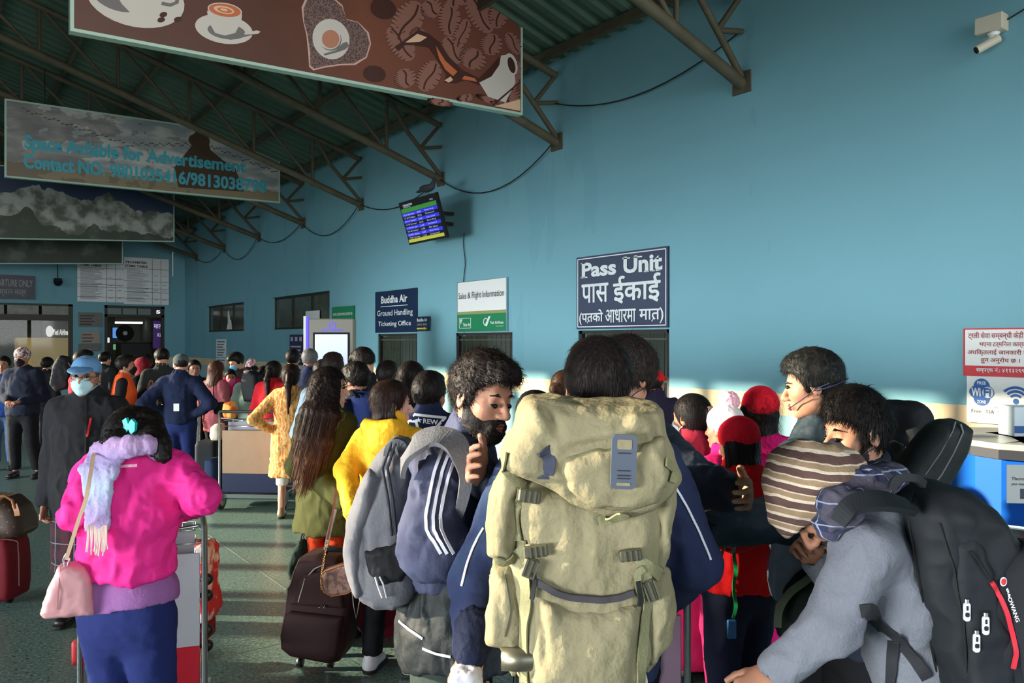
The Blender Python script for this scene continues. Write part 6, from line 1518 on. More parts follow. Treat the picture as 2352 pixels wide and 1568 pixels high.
# ================================================================== trolleys and luggage
def trolley(px, d, ang, label, wd_=.56, panel=(150,152,156), low=(150,18,34), hz=1.0, group='luggage trolleys'):
    g = P(px, 784, d); t = thing('luggage_trolley', label, 'trolley', (g.x, g.y, 0), -TH-math.radians(ang), group); w = wd_/2
    mb = MB()
    for s in (-1,1): mb.tube([(s*w,0,.12),(s*w,-.0,hz-.08),(s*w*.97,-.03,hz-.02),(s*w*.9,-.06,hz)], .013, 8)
    mb.build('frame', M_chrome, t)
    mb = MB().tube([(-w*.9,-.06,hz),(w*.9,-.06,hz)], .017, 10); mb.build('handle', mat('dark grip', (44,44,46), .5), t)
    MB().tube([(-w*.9,-.03,hz-.07),(0,-.05,hz-.09),(w*.9,-.03,hz-.07)], .008, 6).build('brake_bar', M_chrome, t)
    MB().box((-w+.03,.0,.38),(w-.02,.012,hz-.2),bev=.003).build('panel', mat('panel %d %d %d' % panel, panel, .35, metal=.15, var=.06), t)
    MB().box((-w+.03,-.004,.19),(w-.02,.014,.385),bev=.003).build('lower_panel', mat('lowpanel %d %d %d' % low, low, .35), t)
    bk = MB()
    for z in (hz-.1, hz-.16, hz-.22, hz-.28): bk.tube([(-w+.04,.02,z),(-w+.05,.2,z),(w-.05,.2,z),(w-.04,.02,z)], .0035, 5, closed=True)
    for k in range(9): x = -w+.06+(2*w-.12)*k/8; bk.tube([(x,.2,hz-.1),(x,.2,hz-.28),(x,.02,hz-.28)], .003, 4)
    bk.build('wire_basket', M_chrome, t)
    MB().box((-w+.05,.1,hz-.28),(w-.05,.104,hz-.12)).build('basket_plate', mat('plate', (150,150,156), .3, metal=.5), t)
    MB().box((-w+.02,0,.13),(w-.02,.03,.17)).tube([(-w+.03,0,.15),(-w+.06,.75,.13),(0,.9,.13),(w-.06,.75,.13),(w-.03,0,.15)], .014, 8).build('base_frame', M_chrome, t)
    MB().box((-w+.06,.03,.15),(w-.06,.72,.162)).build('platform', mat('platform', (120,124,126), .4, metal=.6), t)
    for (x, y, r) in ((-w-.0,.04,.1),(w+.0,.04,.1),(0,.82,.075)):
        wh = MB().lathe([(r*.35,-.018),(r*.95,-.018),(r,-.008),(r,.008),(r*.95,.018),(r*.35,.018)], (x,y,r), 20, axis='x').build('wheel', mat('rubber', (52,52,54), .6), t)
        MB().lathe([(0.0,-.022),(r*.62,-.021),(r*.62,.021),(.0,.022)], (x,y,r), 16, axis='x').build('hub', mat('hub', (176,172,158), .5), wh)
        fd_ = MB().poly([(y+r*1.12*math.cos(a), r+r*1.12*math.sin(a)) for a in np.linspace(-.1,2.9,12)]+[(y+.0,r*.9)], -.024, .024).build('fender', mat('fender', (120,134,140), .35, metal=.5), t) if y < .5 else None
        if y < .5:
            o = fd_; o.matrix_basis = Matrix(((0,1,0,x),(1,0,0,0),(0,0,1,0),(0,0,0,1)))
    return t
T1 = trolley(330, 3.45, -18, 'chrome trolley with a grey and red panel pushed by the pink jacketed person', .50)
T2 = trolley(575, 8.1, 4, 'trolley with a beige and navy panel beside the orange floral kurta', .66, (158,132,104), (26,36,66), 1.03)
T3 = trolley(410, 9.55, 0, 'trolley with a grey brown panel in front of the navy quilted jacket', .52, (120,112,100), (70,66,62), 1.08)
T4 = trolley(1380, 2.72, 0, 'trolley with a dark panel and red arrow in front of the big khaki rucksack', .60, (120,96,112), (40,38,42), 1.0)
mb = MB(); mb.poly([(.245,.33),(.262,.25),(.279,.33),(.270,.34),(.262,.30),(.254,.34)], -.01, -.005); mb.build('red_arrow', mat('red arrow', (200,34,40)), T4)
def suitcase(F, out, hd, col, r=.035, label=None, wheels=True, handle=True, band=None):
    m = cloth('case %d %d %d' % col, col, rough=.7, bump=(70,.3)); F.soft('shell', [Poly(F.o(out), 0, hd, r)], .007 if F.d < 5 else .012, m, relax=1)
    xs = [F.k(*p)[0] for p in out]; zs = [F.k(*p)[1] for p in out]; x0, x1, z1 = min(xs), max(xs), max(zs)
    return m, x0, x1, z1
def caster(mb_parent, x, y, z, r=.03, axis='x'):
    w = MB().lathe([(.006,-.013),(r,-.012),(r,.012),(.006,.013)], (x,y,z), 14, axis=axis).build('caster', mat('caster', (22,22,24), .4), mb_parent); return w
F = Frame('suitcase', 'dark brown fabric suitcase tilted beside the white trainers', 'suitcase', 740, 1520, 4.22, 8)
m, x0, x1, z1 = suitcase(F, [(700,1272),(745,1262),(795,1266),(818,1290),(830,1330),(822,1400),(808,1470),(795,1500),(770,1506),(690,1496),(664,1482),(656,1455),(668,1380),(684,1310)], .13, (50,30,30), .05)
F.soft('front_pocket', [Poly(F.o([(690,1385),(812,1392),(800,1480),(780,1494),(690,1486),(668,1470),(666,1440),(676,1395)]), -.12, .035, .02, bulge=.01)], .006, m, relax=1)
F.soft('front_pocket', [Poly(F.o([(725,1300),(775,1290),(805,1310),(815,1375),(688,1372),(700,1330)]), -.12, .03, .02)], .006, m, relax=1)
MB().tube([F.l(685,1382,4.08),F.l(700,1330,4.08),F.l(722,1306,4.08),F.l(745,1296,4.08)], .0035, 5).build('piping', mat('grey piping', (170,160,156)), F.t)
MB().tube([F.l(808,1350,4.09),F.l(812,1390,4.08),F.l(818,1420,4.08),F.l(826,1380,4.09),F.l(829,1345,4.1)], .003, 5).build('piping', mat('grey piping', (170,160,156)), F.t)
mb = MB(); mb.tube([F.l(733,1395,4.05),F.l(730,1390,4.05),F.l(737,1394,4.05),F.l(738,1388,4.05),F.l(741,1394,4.05),F.l(746,1390,4.05),F.l(743,1396,4.05)], .0022, 4).build('crown_badge', M_chrome, F.t)
MB().tube([F.l(748,1270,4.1),F.l(752,1262,4.1),F.l(790,1262,4.1),F.l(800,1272,4.1)], .012, 8).build('grab_handle', BLK, F.t)
MB().ribbon([F.l(748,1262,4.2),F.l(758,1215,4.18),F.l(770,1168,4.16)], .022, .008, (0,-1,0)).ribbon([F.l(805,1262,4.3),F.l(815,1215,4.3),F.l(822,1190,4.28)], .014, .008, (0,-1,0)).build('pull_handle', mat('aluminium', (170,170,168), .35, metal=.8), F.t)
for x, dd in ((690,4.2),(760,4.2),(700,4.38),(780,4.38)): c = F.l(x, 1504, dd); caster(F.t, c.x, c.y, .035-F.p.z)
F = Frame('handbag', 'small brown patterned bag on a gold chain hanging in front of the brown suitcase', 'bag', 785, 1365, 3.98, 5)
F.soft('body', [Poly(F.o([(738,1322),(748,1306),(800,1288),(835,1284),(838,1340),(800,1360),(765,1366),(748,1358)]), 0, .04, .02)], .005, mat('monogram brown', (106,72,66), .5, pattern=speckle([(74,48,44),(112,80,72),(150,116,100)], 38)), relax=1)
for z_ in (-.035, .03):
    MB().tube([tuple(Vector((F.k(*p)[0], z_, F.k(*p)[1]))) for p in [(742,1322),(750,1308),(800,1290),(832,1286)]]+[tuple(Vector((F.k(*p)[0], z_, F.k(*p)[1]))) for p in [(836,1338),(800,1358),(766,1364),(748,1355),(740,1330)]], .0035, 5, closed=True).build('trim', mat('tan piping', (170,104,66), .5), F.t)
pts = [F.l(739,1352,3.92),F.l(738,1325,3.92),F.l(744,1285,3.93),F.l(752,1240,3.94)]; n = 26
for k in range(n):
    f = k/(n-1)*3; i = min(int(f),2); c = pts[i].lerp(pts[i+1], f-i); tv = (pts[i+1]-pts[i]).normalized(); sx_ = Vector((1,0,0)) if k % 2 else Vector((.2,1,0)).normalized()
    MB().tube([c+tv*(.007*math.cos(a))+sx_*(.0045*math.sin(a)) for a in np.linspace(0,2*math.pi,7)[:-1]], .0016, 4, closed=True).build('chain_link', mat('gold', (214,170,110), .25, metal=1.0), F.t)
MB().ribbon([F.l(752,1240,3.94),F.l(762,1190,3.95),F.l(772,1130,3.98),F.l(780,1090,4.0)], .010, .004, (0,-1,0)).build('strap', mat('brown strap', (112,56,38), .5), F.t)
F = Frame('tote_bag', 'dark green bag hanging behind the brown suitcase', 'bag', 684, 1330, 4.5)
F.soft('body', [Poly(F.o([(690,1240),(702,1242),(706,1290),(690,1330),(668,1326),(664,1300),(676,1262)]), 0, .05, .025)], .008, cloth('green black nylon', (34,52,48)), relax=1, wr=.005, wf=20)
MB().tube([F.l(690,1244,4.48),F.l(694,1225,4.48),F.l(700,1240,4.48)], .005, 6).build('strap', M_dark, F.t)
F = Frame('travel_pillow', 'black looped neck pillow hanging below the dark green bag', 'pillow', 672, 1390, 4.45)
MB().tube([F.l(676,1330,4.45),F.l(664,1350,4.45),F.l(662,1376,4.45),F.l(668,1388,4.45),F.l(676,1372,4.45),F.l(682,1345,4.45)], .017, 8, closed=True).build('ring', BLK, F.t)
F = Frame('suitcase', 'maroon suitcase standing behind the white trainers', 'suitcase', 880, 1452, 4.75)
suitcase(F, [(830,1320),(925,1320),(932,1340),(930,1452),(915,1458),(838,1440),(826,1420)], .12, (110,14,40), .04)
for x in (845, 915): c = F.l(x, 1455, 4.75); caster(F.t, c.x, .05, .03-F.p.z); MB().cyl((c.x,.05,.05-F.p.z),(c.x,.05,.03),.012,6).build('caster_stem', M_dark, F.t)
F = Frame('suitcase', 'maroon soft suitcase at the left edge under the monogram duffel', 'suitcase', 10, 1382, 5.25)
suitcase(F, [(-60,1225),(38,1228),(47,1250),(50,1290),(50,1340),(46,1368),(-60,1375),(-75,1350),(-75,1240)], .13, (104,18,28), .04)
MB().ribbon([F.l(-60,1238,5.1),F.l(30,1240,5.1),F.l(42,1262,5.1),F.l(44,1345,5.1)], .008, .004, (0,-1,0)).build('seam', mat('maroon seam', (70,10,18)), F.t)
for x in (-45, 22): c = F.l(x, 1374, 5.25); caster(F.t, c.x, 0, .03-F.p.z); MB().cyl((c.x,0,.05-F.p.z),(c.x,0,.06),.012,6).build('caster_stem', M_dark, F.t)
F = Frame('duffel_bag', 'brown monogram duffel bag with tan handles lying on the maroon suitcase', 'bag', 10, 1236, 5.25)
def f_lv(nt, co, c):
    s = sep(nt, co); a = math_n(nt,'PINGPONG',math_n(nt,'MULTIPLY',math_n(nt,'ADD',s[0],s[2]),14),.5); b_ = math_n(nt,'PINGPONG',math_n(nt,'MULTIPLY',math_n(nt,'SUBTRACT',s[0],s[2]),14),.5)
    return mixc(nt, math_n(nt,'GREATER_THAN',math_n(nt,'ADD',a,b_),.86), c, rgb(112,88,52))
F.soft('body', [Poly(F.o([(-75,1150),(-20,1134),(30,1138),(55,1160),(68,1190),(70,1218),(58,1228),(10,1234),(-75,1238)]), 0, .14, .07)], .01, mat('monogram canvas', (62,46,36), .55, pattern=f_lv), relax=1)
MB().tube([F.l(-20,1160,5.1),F.l(-10,1142,5.08),F.l(10,1138,5.08),F.l(28,1148,5.1),F.l(34,1168,5.1)], .009, 7).build('handle', mat('tan leather', (152,98,60), .5), F.t)
MB().ribbon([F.l(33,1158,5.105),F.l(38,1172,5.1),F.l(40,1184,5.1)], .035, .006, (0,-1,0)).ribbon([F.l(-20,1158,5.105),F.l(-16,1190,5.1)], .035, .006, (0,-1,0)).build('handle_tab', mat('tan leather', (152,98,60)), F.t)
# luggage on the pink person's trolley: two cases lying flat with casters to the right and a printed bag
for i, (ya, yb, col, lab) in enumerate(((1322,1375,(120,20,30),'red case lying on the trolley under the printed bag'), (1438,1490,(140,16,30),'red case lying lowest on the grey and red trolley'))):
    F = Frame('suitcase', lab, 'suitcase', 340, yb, 3.95)
    suitcase(F, [(215,ya),(452,ya),(462,ya+8),(462,yb-6),(452,yb),(215,yb)], .22, col, .03)
    for yy in (ya+8, yb-8):
        c = F.l(476, yy, 3.86); MB().lathe([(.008,-.016),(.026,-.015),(.028,0),(.026,.015),(.008,.016)], c, 14, axis='y').build('caster', mat('caster', (22,22,24), .4), F.t); e = F.l(458, yy, 3.86); MB().cyl(e, c, .012, 6).build('caster_stem', M_dark, F.t)
F = Frame('printed_bag', 'red and white paisley bag sticking out beside the trolley', 'bag', 440, 1432, 3.98)
F.soft('body', [Poly(F.o([(420,1255),(468,1250),(478,1262),(482,1300),(478,1345),(484,1375),(488,1405),(478,1428),(430,1432)]), .06, .11, .04)], .007, mat('red paisley', (196,36,42), .8, pattern=speckle([(190,30,36),(206,60,60),(236,220,214)], 15)), relax=1, wr=.006, wf=16)
# luggage round the beige trolley
F = Frame('suitcase', 'black suitcase standing on the trolley left of the beige panel', 'suitcase', 478, 1130, 8.5); suitcase(F, [(456,1018),(462,1010),(500,1010),(504,1020),(504,1125),(498,1130),(460,1130),(455,1122)], .13, (36,38,40), .04)
F = Frame('suitcase', 'navy blue suitcase leaning in front of the black one by the beige trolley', 'suitcase', 490, 1150, 8.25, 10); suitcase(F, [(480,1052),(500,1050),(506,1060),(505,1148),(486,1150),(478,1120)], .12, (36,54,84), .04)
MB().box((F.k(490,1150)[0],-.14,F.k(490,1150)[1]),(F.k(502,1150)[0],-.125,F.k(490,1118)[1])).build('luggage_tag', M_white, F.t)
F = Frame('soft_bag', 'cream bag with black patches on top of the black suitcase', 'bag', 495, 1008, 8.4); F.soft('body', [Poly(F.o([(486,1000),(488,980),(498,972),(512,972),(514,1000),(508,1010),(490,1010)]), 0, .1, .05)], .012, mat('patched plush', (206,196,170), .9, pattern=speckle([(24,22,22),(206,196,170),(224,214,190)], 9)), relax=1)
F = Frame('soft_bag', 'orange and red bag hanging at the trolley handle below the pink child', 'bag', 528, 962, 8.9); F.soft('body', [Poly(F.o([(517,925),(535,920),(542,940),(540,960),(520,962),(514,945)]), 0, .09, .04)], .012, mat('orange red print', (220,70,40), .8, pattern=speckle([(190,24,30),(236,110,40),(240,190,90)], 14)), relax=1)
F = Frame('handbag', 'black shoulder bag hanging at the dusty pink top', 'bag', 505, 945, 9.35); F.soft('body', [Poly(F.o([(490,925),(512,922),(518,940),(510,952),(494,950)]), 0, .06, .03)], .012, BLK, relax=1)
MB().tube([F.l(492,926,9.3),F.l(490,880,9.25),F.l(500,850,9.35)], .006, 5).build('strap', M_dark, F.t)
F = Frame('backpack', 'black rucksack carried by the red hooded jacket', 'backpack', 142, 898, 9.3, -20); F.soft('body', [Poly(F.o([(128,835),(140,816),(156,820),(164,850),(160,890),(134,898),(120,880)]), 0, .14, .05)], .012, BLK, relax=1, wr=.006, wf=16)
MB().tube([F.l(158,832,9.05),F.l(170,850,9.05),F.l(166,880,9.05)], .012, 6).build('strap', BLK, F.t)
F = Frame('backpack', 'dark rucksack vest worn over the mint shirt', 'backpack', 578, 925, 9.25, 15); F.soft('body', [Poly(F.o([(560,858),(580,850),(600,860),(604,900),(598,922),(566,922),(558,890)]), .0, .1, .05)], .012, BLK, relax=1)
F = Frame('backpack', 'navy rucksack on the back of the curly haired person', 'backpack', 838, 985, 5.45, -50); F.soft('body', [Poly(F.o([(820,905),(840,898),(858,910),(862,960),(850,985),(826,985),(818,940)]), -.0, .11, .05)], .01, cloth('blue black nylon', (26,40,84)), relax=1)
MB().ribbon([F.l(822,912,5.35),F.l(812,900,5.4),F.l(800,905,5.5)], .04, .01, (0,-1,.3)).build('strap', BLK, F.t)
# ================================================================== bearded person with grey rucksack
TJ = C('slate track jacket', (70,74,98), bump=(20,.4), rough=.75)
BM = person('bearded person with curly black hair in a slate track jacket with white stripes, talking', 1040, 2.42, 806, 80, sk='a', g=1.05, head=(52,12,-4), mouth=1, eyes='down', beard=1.0, jaw=1.0, hair=('short',{'t':.010,'top':.020,'fringe':.016,'ns':6500,'curl':.9}), haircol=(34,28,27),
   J={'pelvis':(1035,1520,2.5),'waist':(1030,1400,2.48),'chest':(1040,1230,2.46),'neck':(1066,1020,2.42),'head':(1108,912,2.36),'rsh':(1012,1068,2.27),'lsh':(1085,1080,2.64)},
   arms=(((1130,1260,2.72),(1240,1250,2.7),(0,0,1)),((985,1262,2.14),(1140,1275,2.20),(0,0,1))), handsc=1.0, vox=.008,
   jacket=dict(mat=TJ, hem=.60, th=.026, collar=1.0, wr=2.0, folds=()), lower=dict(mat=C('dark green trousers', (44,54,50)), th=.022), shoes=(30,30,30))
b = bvh_of([BM['jk']], BM['Mw']); WS = mat('white stripe', (226,226,236), .6)
for dx in (-20, -2, 16):
    strip_on('sleeve_stripe', b, [(1040+dx,1022),(1018+dx,1080),(1004+dx*.9,1140),(996+dx*.9,1185),(998+dx*.9,1215),(1010+dx*.8,1240),(1030+dx*.8,1275)], .0085, WS, BM['t'], BM['Mi'], .003)
# black jacket tied round the waist, with white piping
q = lambda px, py, d: BM['pl']((px, py, d))
V, Q = soft([ECap(q(1078,1320,2.46),q(1080,1470,2.44),(.218,.178),(.225,.186),Rz(80)@np.array([1,0,0]),k=.03)], .009, cut=[lambda X,Y,Z: .78+.12*(Y)-Z+0*X+.012*np.sin(X*22+Y*16), lambda X,Y,Z: Z-1.09+0*X+0*Y], relax=1, wr=.012, wf=11, stretch=(1.3,1.3,.5))
wj = mesh_obj('tied_jacket', V, Q, C('black shell', (34,38,38), bump=(20,.4), rough=.6), BM['t'], smooth=True); wj['label'] = 'black jacket tied around the waist with white piping'
b2 = bvh_of([wj], BM['Mw'])
strip_on('white_piping', b2, [(918,1425),(940,1445),(975,1468)], .007, WS, wj, BM['Mi'], .003); strip_on('white_piping', b2, [(972,1488),(1000,1500),(1040,1508)], .007, WS, wj, BM['Mi'], .003)
GF = C('grey melange nylon', (106,106,110), bump=(120,.5), rough=.85); GD = C('graphite nylon', (52,54,60), bump=(80,.3))
F = Frame('backpack', 'light grey rucksack with a black side panel on the back of the bearded person', 'backpack', 885, 1385, 2.42, 0)
F.soft('main_body', [Poly(F.o([(905,1005),(935,1010),(960,1050),(958,1130),(960,1250),(962,1330),(948,1366),(915,1382),(870,1380),(836,1356),(815,1300),(806,1240),(812,1180),(832,1120),(855,1070),(880,1030)]), 0, .135, .07)], .007, GF, relax=1, wr=.006, wf=12, stretch=(1,1,.6), folds=((tuple(F.l(895,1030,2.29)),tuple(F.l(838,1200,2.29)),.010,-.012),(tuple(F.l(838,1200,2.29)),tuple(F.l(842,1360,2.29)),.010,-.010)))
F.soft('front_pocket', [Poly(F.o([(862,1060),(885,1080),(870,1160),(852,1250),(850,1340),(832,1345),(812,1290),(806,1235),(818,1170),(840,1105)]), -.03, .12, .05)], .007, GF, relax=1, wr=.005, wf=12)
F.soft('side_panel', [Poly(F.o([(852,1238),(900,1226),(950,1205),(962,1215),(960,1280),(935,1305),(885,1324),(862,1290)]), -.10, .048, .025)], .006, C('black neoprene', (26,27,30), rough=.7), relax=1, wr=.004, wf=16)
for pts in ([(900,1015),(878,1075),(892,1150),(900,1230)],[(909,1018),(890,1075),(903,1150),(910,1228)]): MB().tube([F.l(x,y,2.275) for x,y in pts], .0045, 6).build('zip', GD, F.t)
MB().tube([F.l(862,1325,2.262),F.l(868,1345,2.26),F.l(878,1372,2.27)], .003, 5).tube([F.l(872,1324,2.262),F.l(880,1340,2.26),F.l(888,1372,2.27)], .003, 5).build('seam', mat('pale seam', (186,186,190)), F.t)
MB().ribbon([F.l(898,1050,2.31),F.l(902,1032,2.28),F.l(915,1026,2.28),F.l(924,1040,2.32)], .045, .008, (0,-1,0)).build('grab_handle', GF, F.t)
MB().ribbon([F.l(925,1075,2.20),F.l(948,1030,2.14),F.l(985,1004,2.14),F.l(1020,1004,2.13),F.l(1046,1020,2.12),F.l(1064,1060,2.11),F.l(1070,1100,2.12),F.l(1062,1150,2.14),F.l(1050,1185,2.16)], [.07,.075,.078,.075,.07,.05,.035,.03,.028], .014, [(-.5,-.6,.5),(-.4,-.5,.8),(-.1,-.5,.9),(0,-.5,.9),(.3,-.7,.6),(.3,-.9,.2),(.2,-1,0),(.2,-1,0),(.2,-1,0)]).build('shoulder_strap', GF, F.t)

# ================================================================== gesturing person behind the khaki rucksack
GJ = C('midnight padded jacket', (48,54,68), bump=(24,.5), rough=.7)
GM = person('person in a midnight padded jacket holding both open hands apart behind the khaki rucksack', 1400, 2.78, 784, 180, sk='a', g=1.08, head=(62,8,0), mask=(30,44,90), hair=('short',{'t':.014,'top':.022,'ns':3600,'curl':.45}), haircol=(40,34,32),
   J={'head':(1436,866,2.72),'neck':(1425,975,2.78)},
   arms=(((1580,1105,2.50),(1690,1130,2.33),(.95,-.25,0),(-.15,-.97,.05),(1712,1126,2.29)), ((1175,1170,2.56),(1108,1092,2.20),(-.9,.3,0),(-.35,-.9,.45))), curl=(22,24), handsc=1.12, vox=.008,
   jacket=dict(mat=GJ, hem=.48, th=.032, collar=.9, wr=1.5), lower=dict(mat=TRB), shoes=(30,28,28))

# ================================================================== person carrying the khaki rucksack
BPJ = mat('washed navy fleece', (34,44,78), .9, bump=(70,.35), pattern=lambda nt, co, c: mixc(nt, math_n(nt,'MULTIPLY',math_n(nt,'MAXIMUM',math_n(nt,'MULTIPLY',math_n(nt,'SUBTRACT',noise_n(nt, co, 4.5, 4),.5), 1.8),0.0), math_n(nt,'LESS_THAN',sep(nt,co)[0],-.15)), c, rgb(92,122,150)))
BP = person('person with cropped dark hair in a navy fleece with white piping carrying the khaki rucksack', 1365, 2.12, 806, 2, sk='a', g=1.08, hair=('short',{'t':.011,'top':.010,'ns':8000}), haircol=(34,28,28),
   J={'pelvis':(1350,1640,2.15),'waist':(1350,1480,2.15),'chest':(1355,1290,2.13),'neck':(1372,990,2.10),'head':(1374,892,2.08),'lsh':(1205,1085,2.12),'rsh':(1505,1075,2.12)},
   arms=(((1098,1330,2.05),(1084,1482,1.92),(-.6,-1,.2),(-.1,-.25,-1)),((1596,1290,2.10),(1520,1385,2.42),(0,0,1))), curl=(45,50), vox=.008,
   jacket=dict(mat=BPJ, hem=.50, th=.020, collar=.5, wr=1.1), lower=dict(mat=C('washed blue jeans', (50,74,124), bump=(60,.4)), th=.02), shoes=(40,36,34))
b = bvh_of([BP['jk']], BP['Mw'])
strip_on('white_piping', b, [(1112,1212),(1090,1250),(1072,1300),(1060,1350)], .006, WS, BP['t'], BP['Mi'], .003)
strip_on('white_piping', b, [(1545,1108),(1575,1160),(1600,1210),(1622,1262),(1632,1288)], .006, WS, BP['t'], BP['Mi'], .003)
q = lambda px, py, d: BP['pl']((px, py, d))
V, Q = soft([Cap(q(1092,1440,1.94),q(1082,1492,1.90),.054,.045,k=.02)], .006, relax=1, wr=.004, wf=26); mesh_obj('cuff', V, Q, C('navy rib cuff', (26,32,54), bump=(120,.7)), BP['t'], smooth=True)
V, Q = soft([ECap(q(1340,1560,2.0),q(1340,1680,2.05),(.16,.13),(.17,.13),k=.03)], .01, cut=[lambda X,Y,Z: .78-Z+0*X+0*Y], relax=1, wr=.005, wf=14); o = mesh_obj('shirt', V, Q, C('cream shirt', (238,220,196)), BP['t'], smooth=True)
F = Frame('cloth_bundle', 'pale grey folded cloth held in the hand below the navy sleeve', 'cloth', 1075, 1565, 1.86)
F.soft('cloth', [Poly(F.o([(1040,1540),(1060,1528),(1095,1530),(1108,1560),(1105,1600),(1045,1605),(1034,1570)]), 0, .03, .02)], .005, C('pale grey cloth', (190,188,196)), relax=1, wr=.006, wf=30)

# ---- the khaki rucksack
KH = C('khaki canvas', (138,130,101), bump=(34,.45), rough=.8); KS = mat('khaki webbing', (128,126,92), .8, bump=(160,.5)); KD = mat('dark khaki web', (70,70,56), .7)
F = Frame('backpack', 'big khaki trekking rucksack with a sagging lid, straps and side pockets', 'backpack', 1340, 1560, 1.80, 0)
D0 = 1.80
F.soft('main_compartment', [Poly(F.o([(1185,1080),(1510,1080),(1530,1200),(1522,1320),(1512,1480),(1480,1560),(1430,1592),(1250,1592),(1196,1560),(1170,1470),(1165,1280)]), .06, .13, .08, bulge=.02)], .008, KH, relax=1, wr=.010, wf=9, stretch=(1.3,1,.5),
   folds=[(tuple(F.l(a,b_,1.66)),tuple(F.l(c,d_,1.66)),w,am) for a,b_,c,d_,w,am in ((1255,1150,1285,1262,.013,.020),(1290,1140,1320,1280,.012,.016),(1225,1170,1240,1260,.010,-.016),(1270,1160,1300,1270,.008,-.014),(1400,1180,1440,1280,.012,-.010),(1470,1150,1430,1260,.014,.014),(1240,1300,1470,1295,.006,-.008),(1330,1165,1360,1230,.02,.012))])
F.soft('front_pocket', [Poly(F.o([(1228,1330),(1265,1352),(1310,1368),(1380,1372),(1452,1356),(1458,1400),(1436,1500),(1425,1588),(1232,1588),(1224,1480)]), -.05, .05, .035, bulge=.012)], .007, KH, relax=1, wr=.008, wf=8, stretch=(1.4,1,.5), folds=[(tuple(F.l(1265,1365,1.70)),tuple(F.l(1270,1440,1.70)),.012,.010),(tuple(F.l(1235,1390,1.70)),tuple(F.l(1255,1520,1.70)),.010,-.010)])
lid = F.soft('lid', [Poly(F.o([(1225,910),(1300,914),(1400,922),(1495,923),(1508,935),(1514,985),(1530,1040),(1545,1085),(1528,1120),(1492,1150),(1440,1166),(1380,1163),(1320,1142),(1270,1112),(1215,1090),(1172,1072),(1150,1055),(1158,1020),(1180,985),(1190,940),(1205,915)]), -.0, .145, .055)], .007, KH, relax=1, wr=.006, wf=9,
   folds=[(tuple(F.l(a,b_,d1)),tuple(F.l(c,d_,d2)),w,am) for a,b_,d1,c,d_,d2,w,am in ((1292,1015,1.66,1495,975,1.66,.012,.013),(1300,1035,1.66,1400,1008,1.66,.014,-.014),(1225,930,1.66,1262,1000,1.66,.014,.016),(1262,1000,1.66,1250,1110,1.66,.012,-.014),(1240,920,1.66,1290,1010,1.66,.012,-.012),(1500,940,1.66,1440,975,1.66,.014,.012),(1500,955,1.66,1520,1060,1.66,.010,-.014),(1180,1070,1.66,1480,1140,1.66,.010,.010),(1195,980,1.66,1170,1050,1.66,.010,.012),(1290,1060,1.66,1330,1130,1.66,.02,-.010),(1460,1140,1.66,1510,1080,1.66,.012,.012))])
F.soft('lid_pocket', [Poly(F.o([(1290,1028),(1340,1016),(1420,1004),(1500,982),(1506,1010),(1505,1075),(1485,1128),(1420,1146),(1340,1132),(1296,1100),(1282,1062)]), -.12, .042, .03, bulge=.008)], .006, KH, relax=1, wr=.006, wf=12, folds=[(tuple(F.l(1300,1030,1.64)),tuple(F.l(1490,995,1.64)),.008,.008)])
F.soft('side_flap', [Poly(F.o([(1160,1062),(1200,1076),(1206,1110),(1188,1150),(1180,1220),(1182,1275),(1150,1276),(1124,1262),(1117,1200),(1128,1130)]), -.01, .06, .03)], .006, KH, relax=1, wr=.008, wf=14, stretch=(1.6,1,.4), folds=[(tuple(F.l(1165,1080,1.74)),tuple(F.l(1150,1262,1.74)),.010,.016),(tuple(F.l(1180,1120,1.74)),tuple(F.l(1168,1262,1.74)),.009,-.016)])
F.soft('side_flap', [Poly(F.o([(1515,1058),(1540,1070),(1548,1150),(1535,1230),(1520,1300),(1496,1290),(1490,1200),(1500,1120)]), .0, .06, .03)], .006, KH, relax=1, wr=.008, wf=14, stretch=(1.6,1,.4), folds=[(tuple(F.l(1520,1080,1.74)),tuple(F.l(1510,1280,1.74)),.009,-.015)])
F.soft('side_pocket', [Poly(F.o([(1138,1300),(1170,1296),(1205,1320),(1212,1400),(1200,1490),(1180,1540),(1160,1500),(1150,1470),(1120,1462),(1124,1400),(1130,1350)]), .02, .09, .045)], .007, KH, relax=1, wr=.009, wf=13, stretch=(1.4,1,.5), folds=[(tuple(F.l(1180,1310,1.72)),tuple(F.l(1160,1470,1.72)),.006,-.012)])
F.soft('side_pocket', [Poly(F.o([(1478,1330),(1500,1290),(1524,1300),(1538,1350),(1545,1400),(1530,1450),(1508,1500),(1480,1530),(1470,1440)]), .02, .09, .045)], .007, KH, relax=1, wr=.010, wf=15, stretch=(1.2,1,.6))
kb = bvh_of([c for c in F.t.children], F.Mw)
def strap(pts, w, nm='webbing_strap', m=KS, off=.006, th_=.004, n=8):
    return strip_on(nm, kb, pts, w, m, F.t, F.Mi, off, th_, n)
strap([(1206,1240),(1212,1330),(1208,1420),(1206,1500),(1208,1566),(1208,1590)], .026); strap([(1475,1300),(1490,1350),(1478,1420),(1472,1500),(1468,1566),(1466,1590)], .024)
strap([(1196,1118),(1190,1180),(1194,1250)], .022); strap([(1138,1280),(1160,1290),(1205,1262),(1225,1258)], .022); strap([(1462,1276),(1490,1300),(1515,1330)], .022); strap([(1165,1040),(1158,1075),(1175,1100),(1215,1122)], .020)
strap([(1372,1196),(1400,1186),(1440,1168)], .022, off=.012); strap([(1476,1300),(1462,1312),(1462,1345),(1470,1372)], .016, off=.01); strap([(1525,1060),(1548,1080),(1540,1110)], .02)
strap([(1230,1332),(1262,1352),(1310,1368),(1380,1374),(1420,1370),(1456,1356)], .014, 'zip', mat('dark zip', (62,58,62), .5), .010, .008, 8)
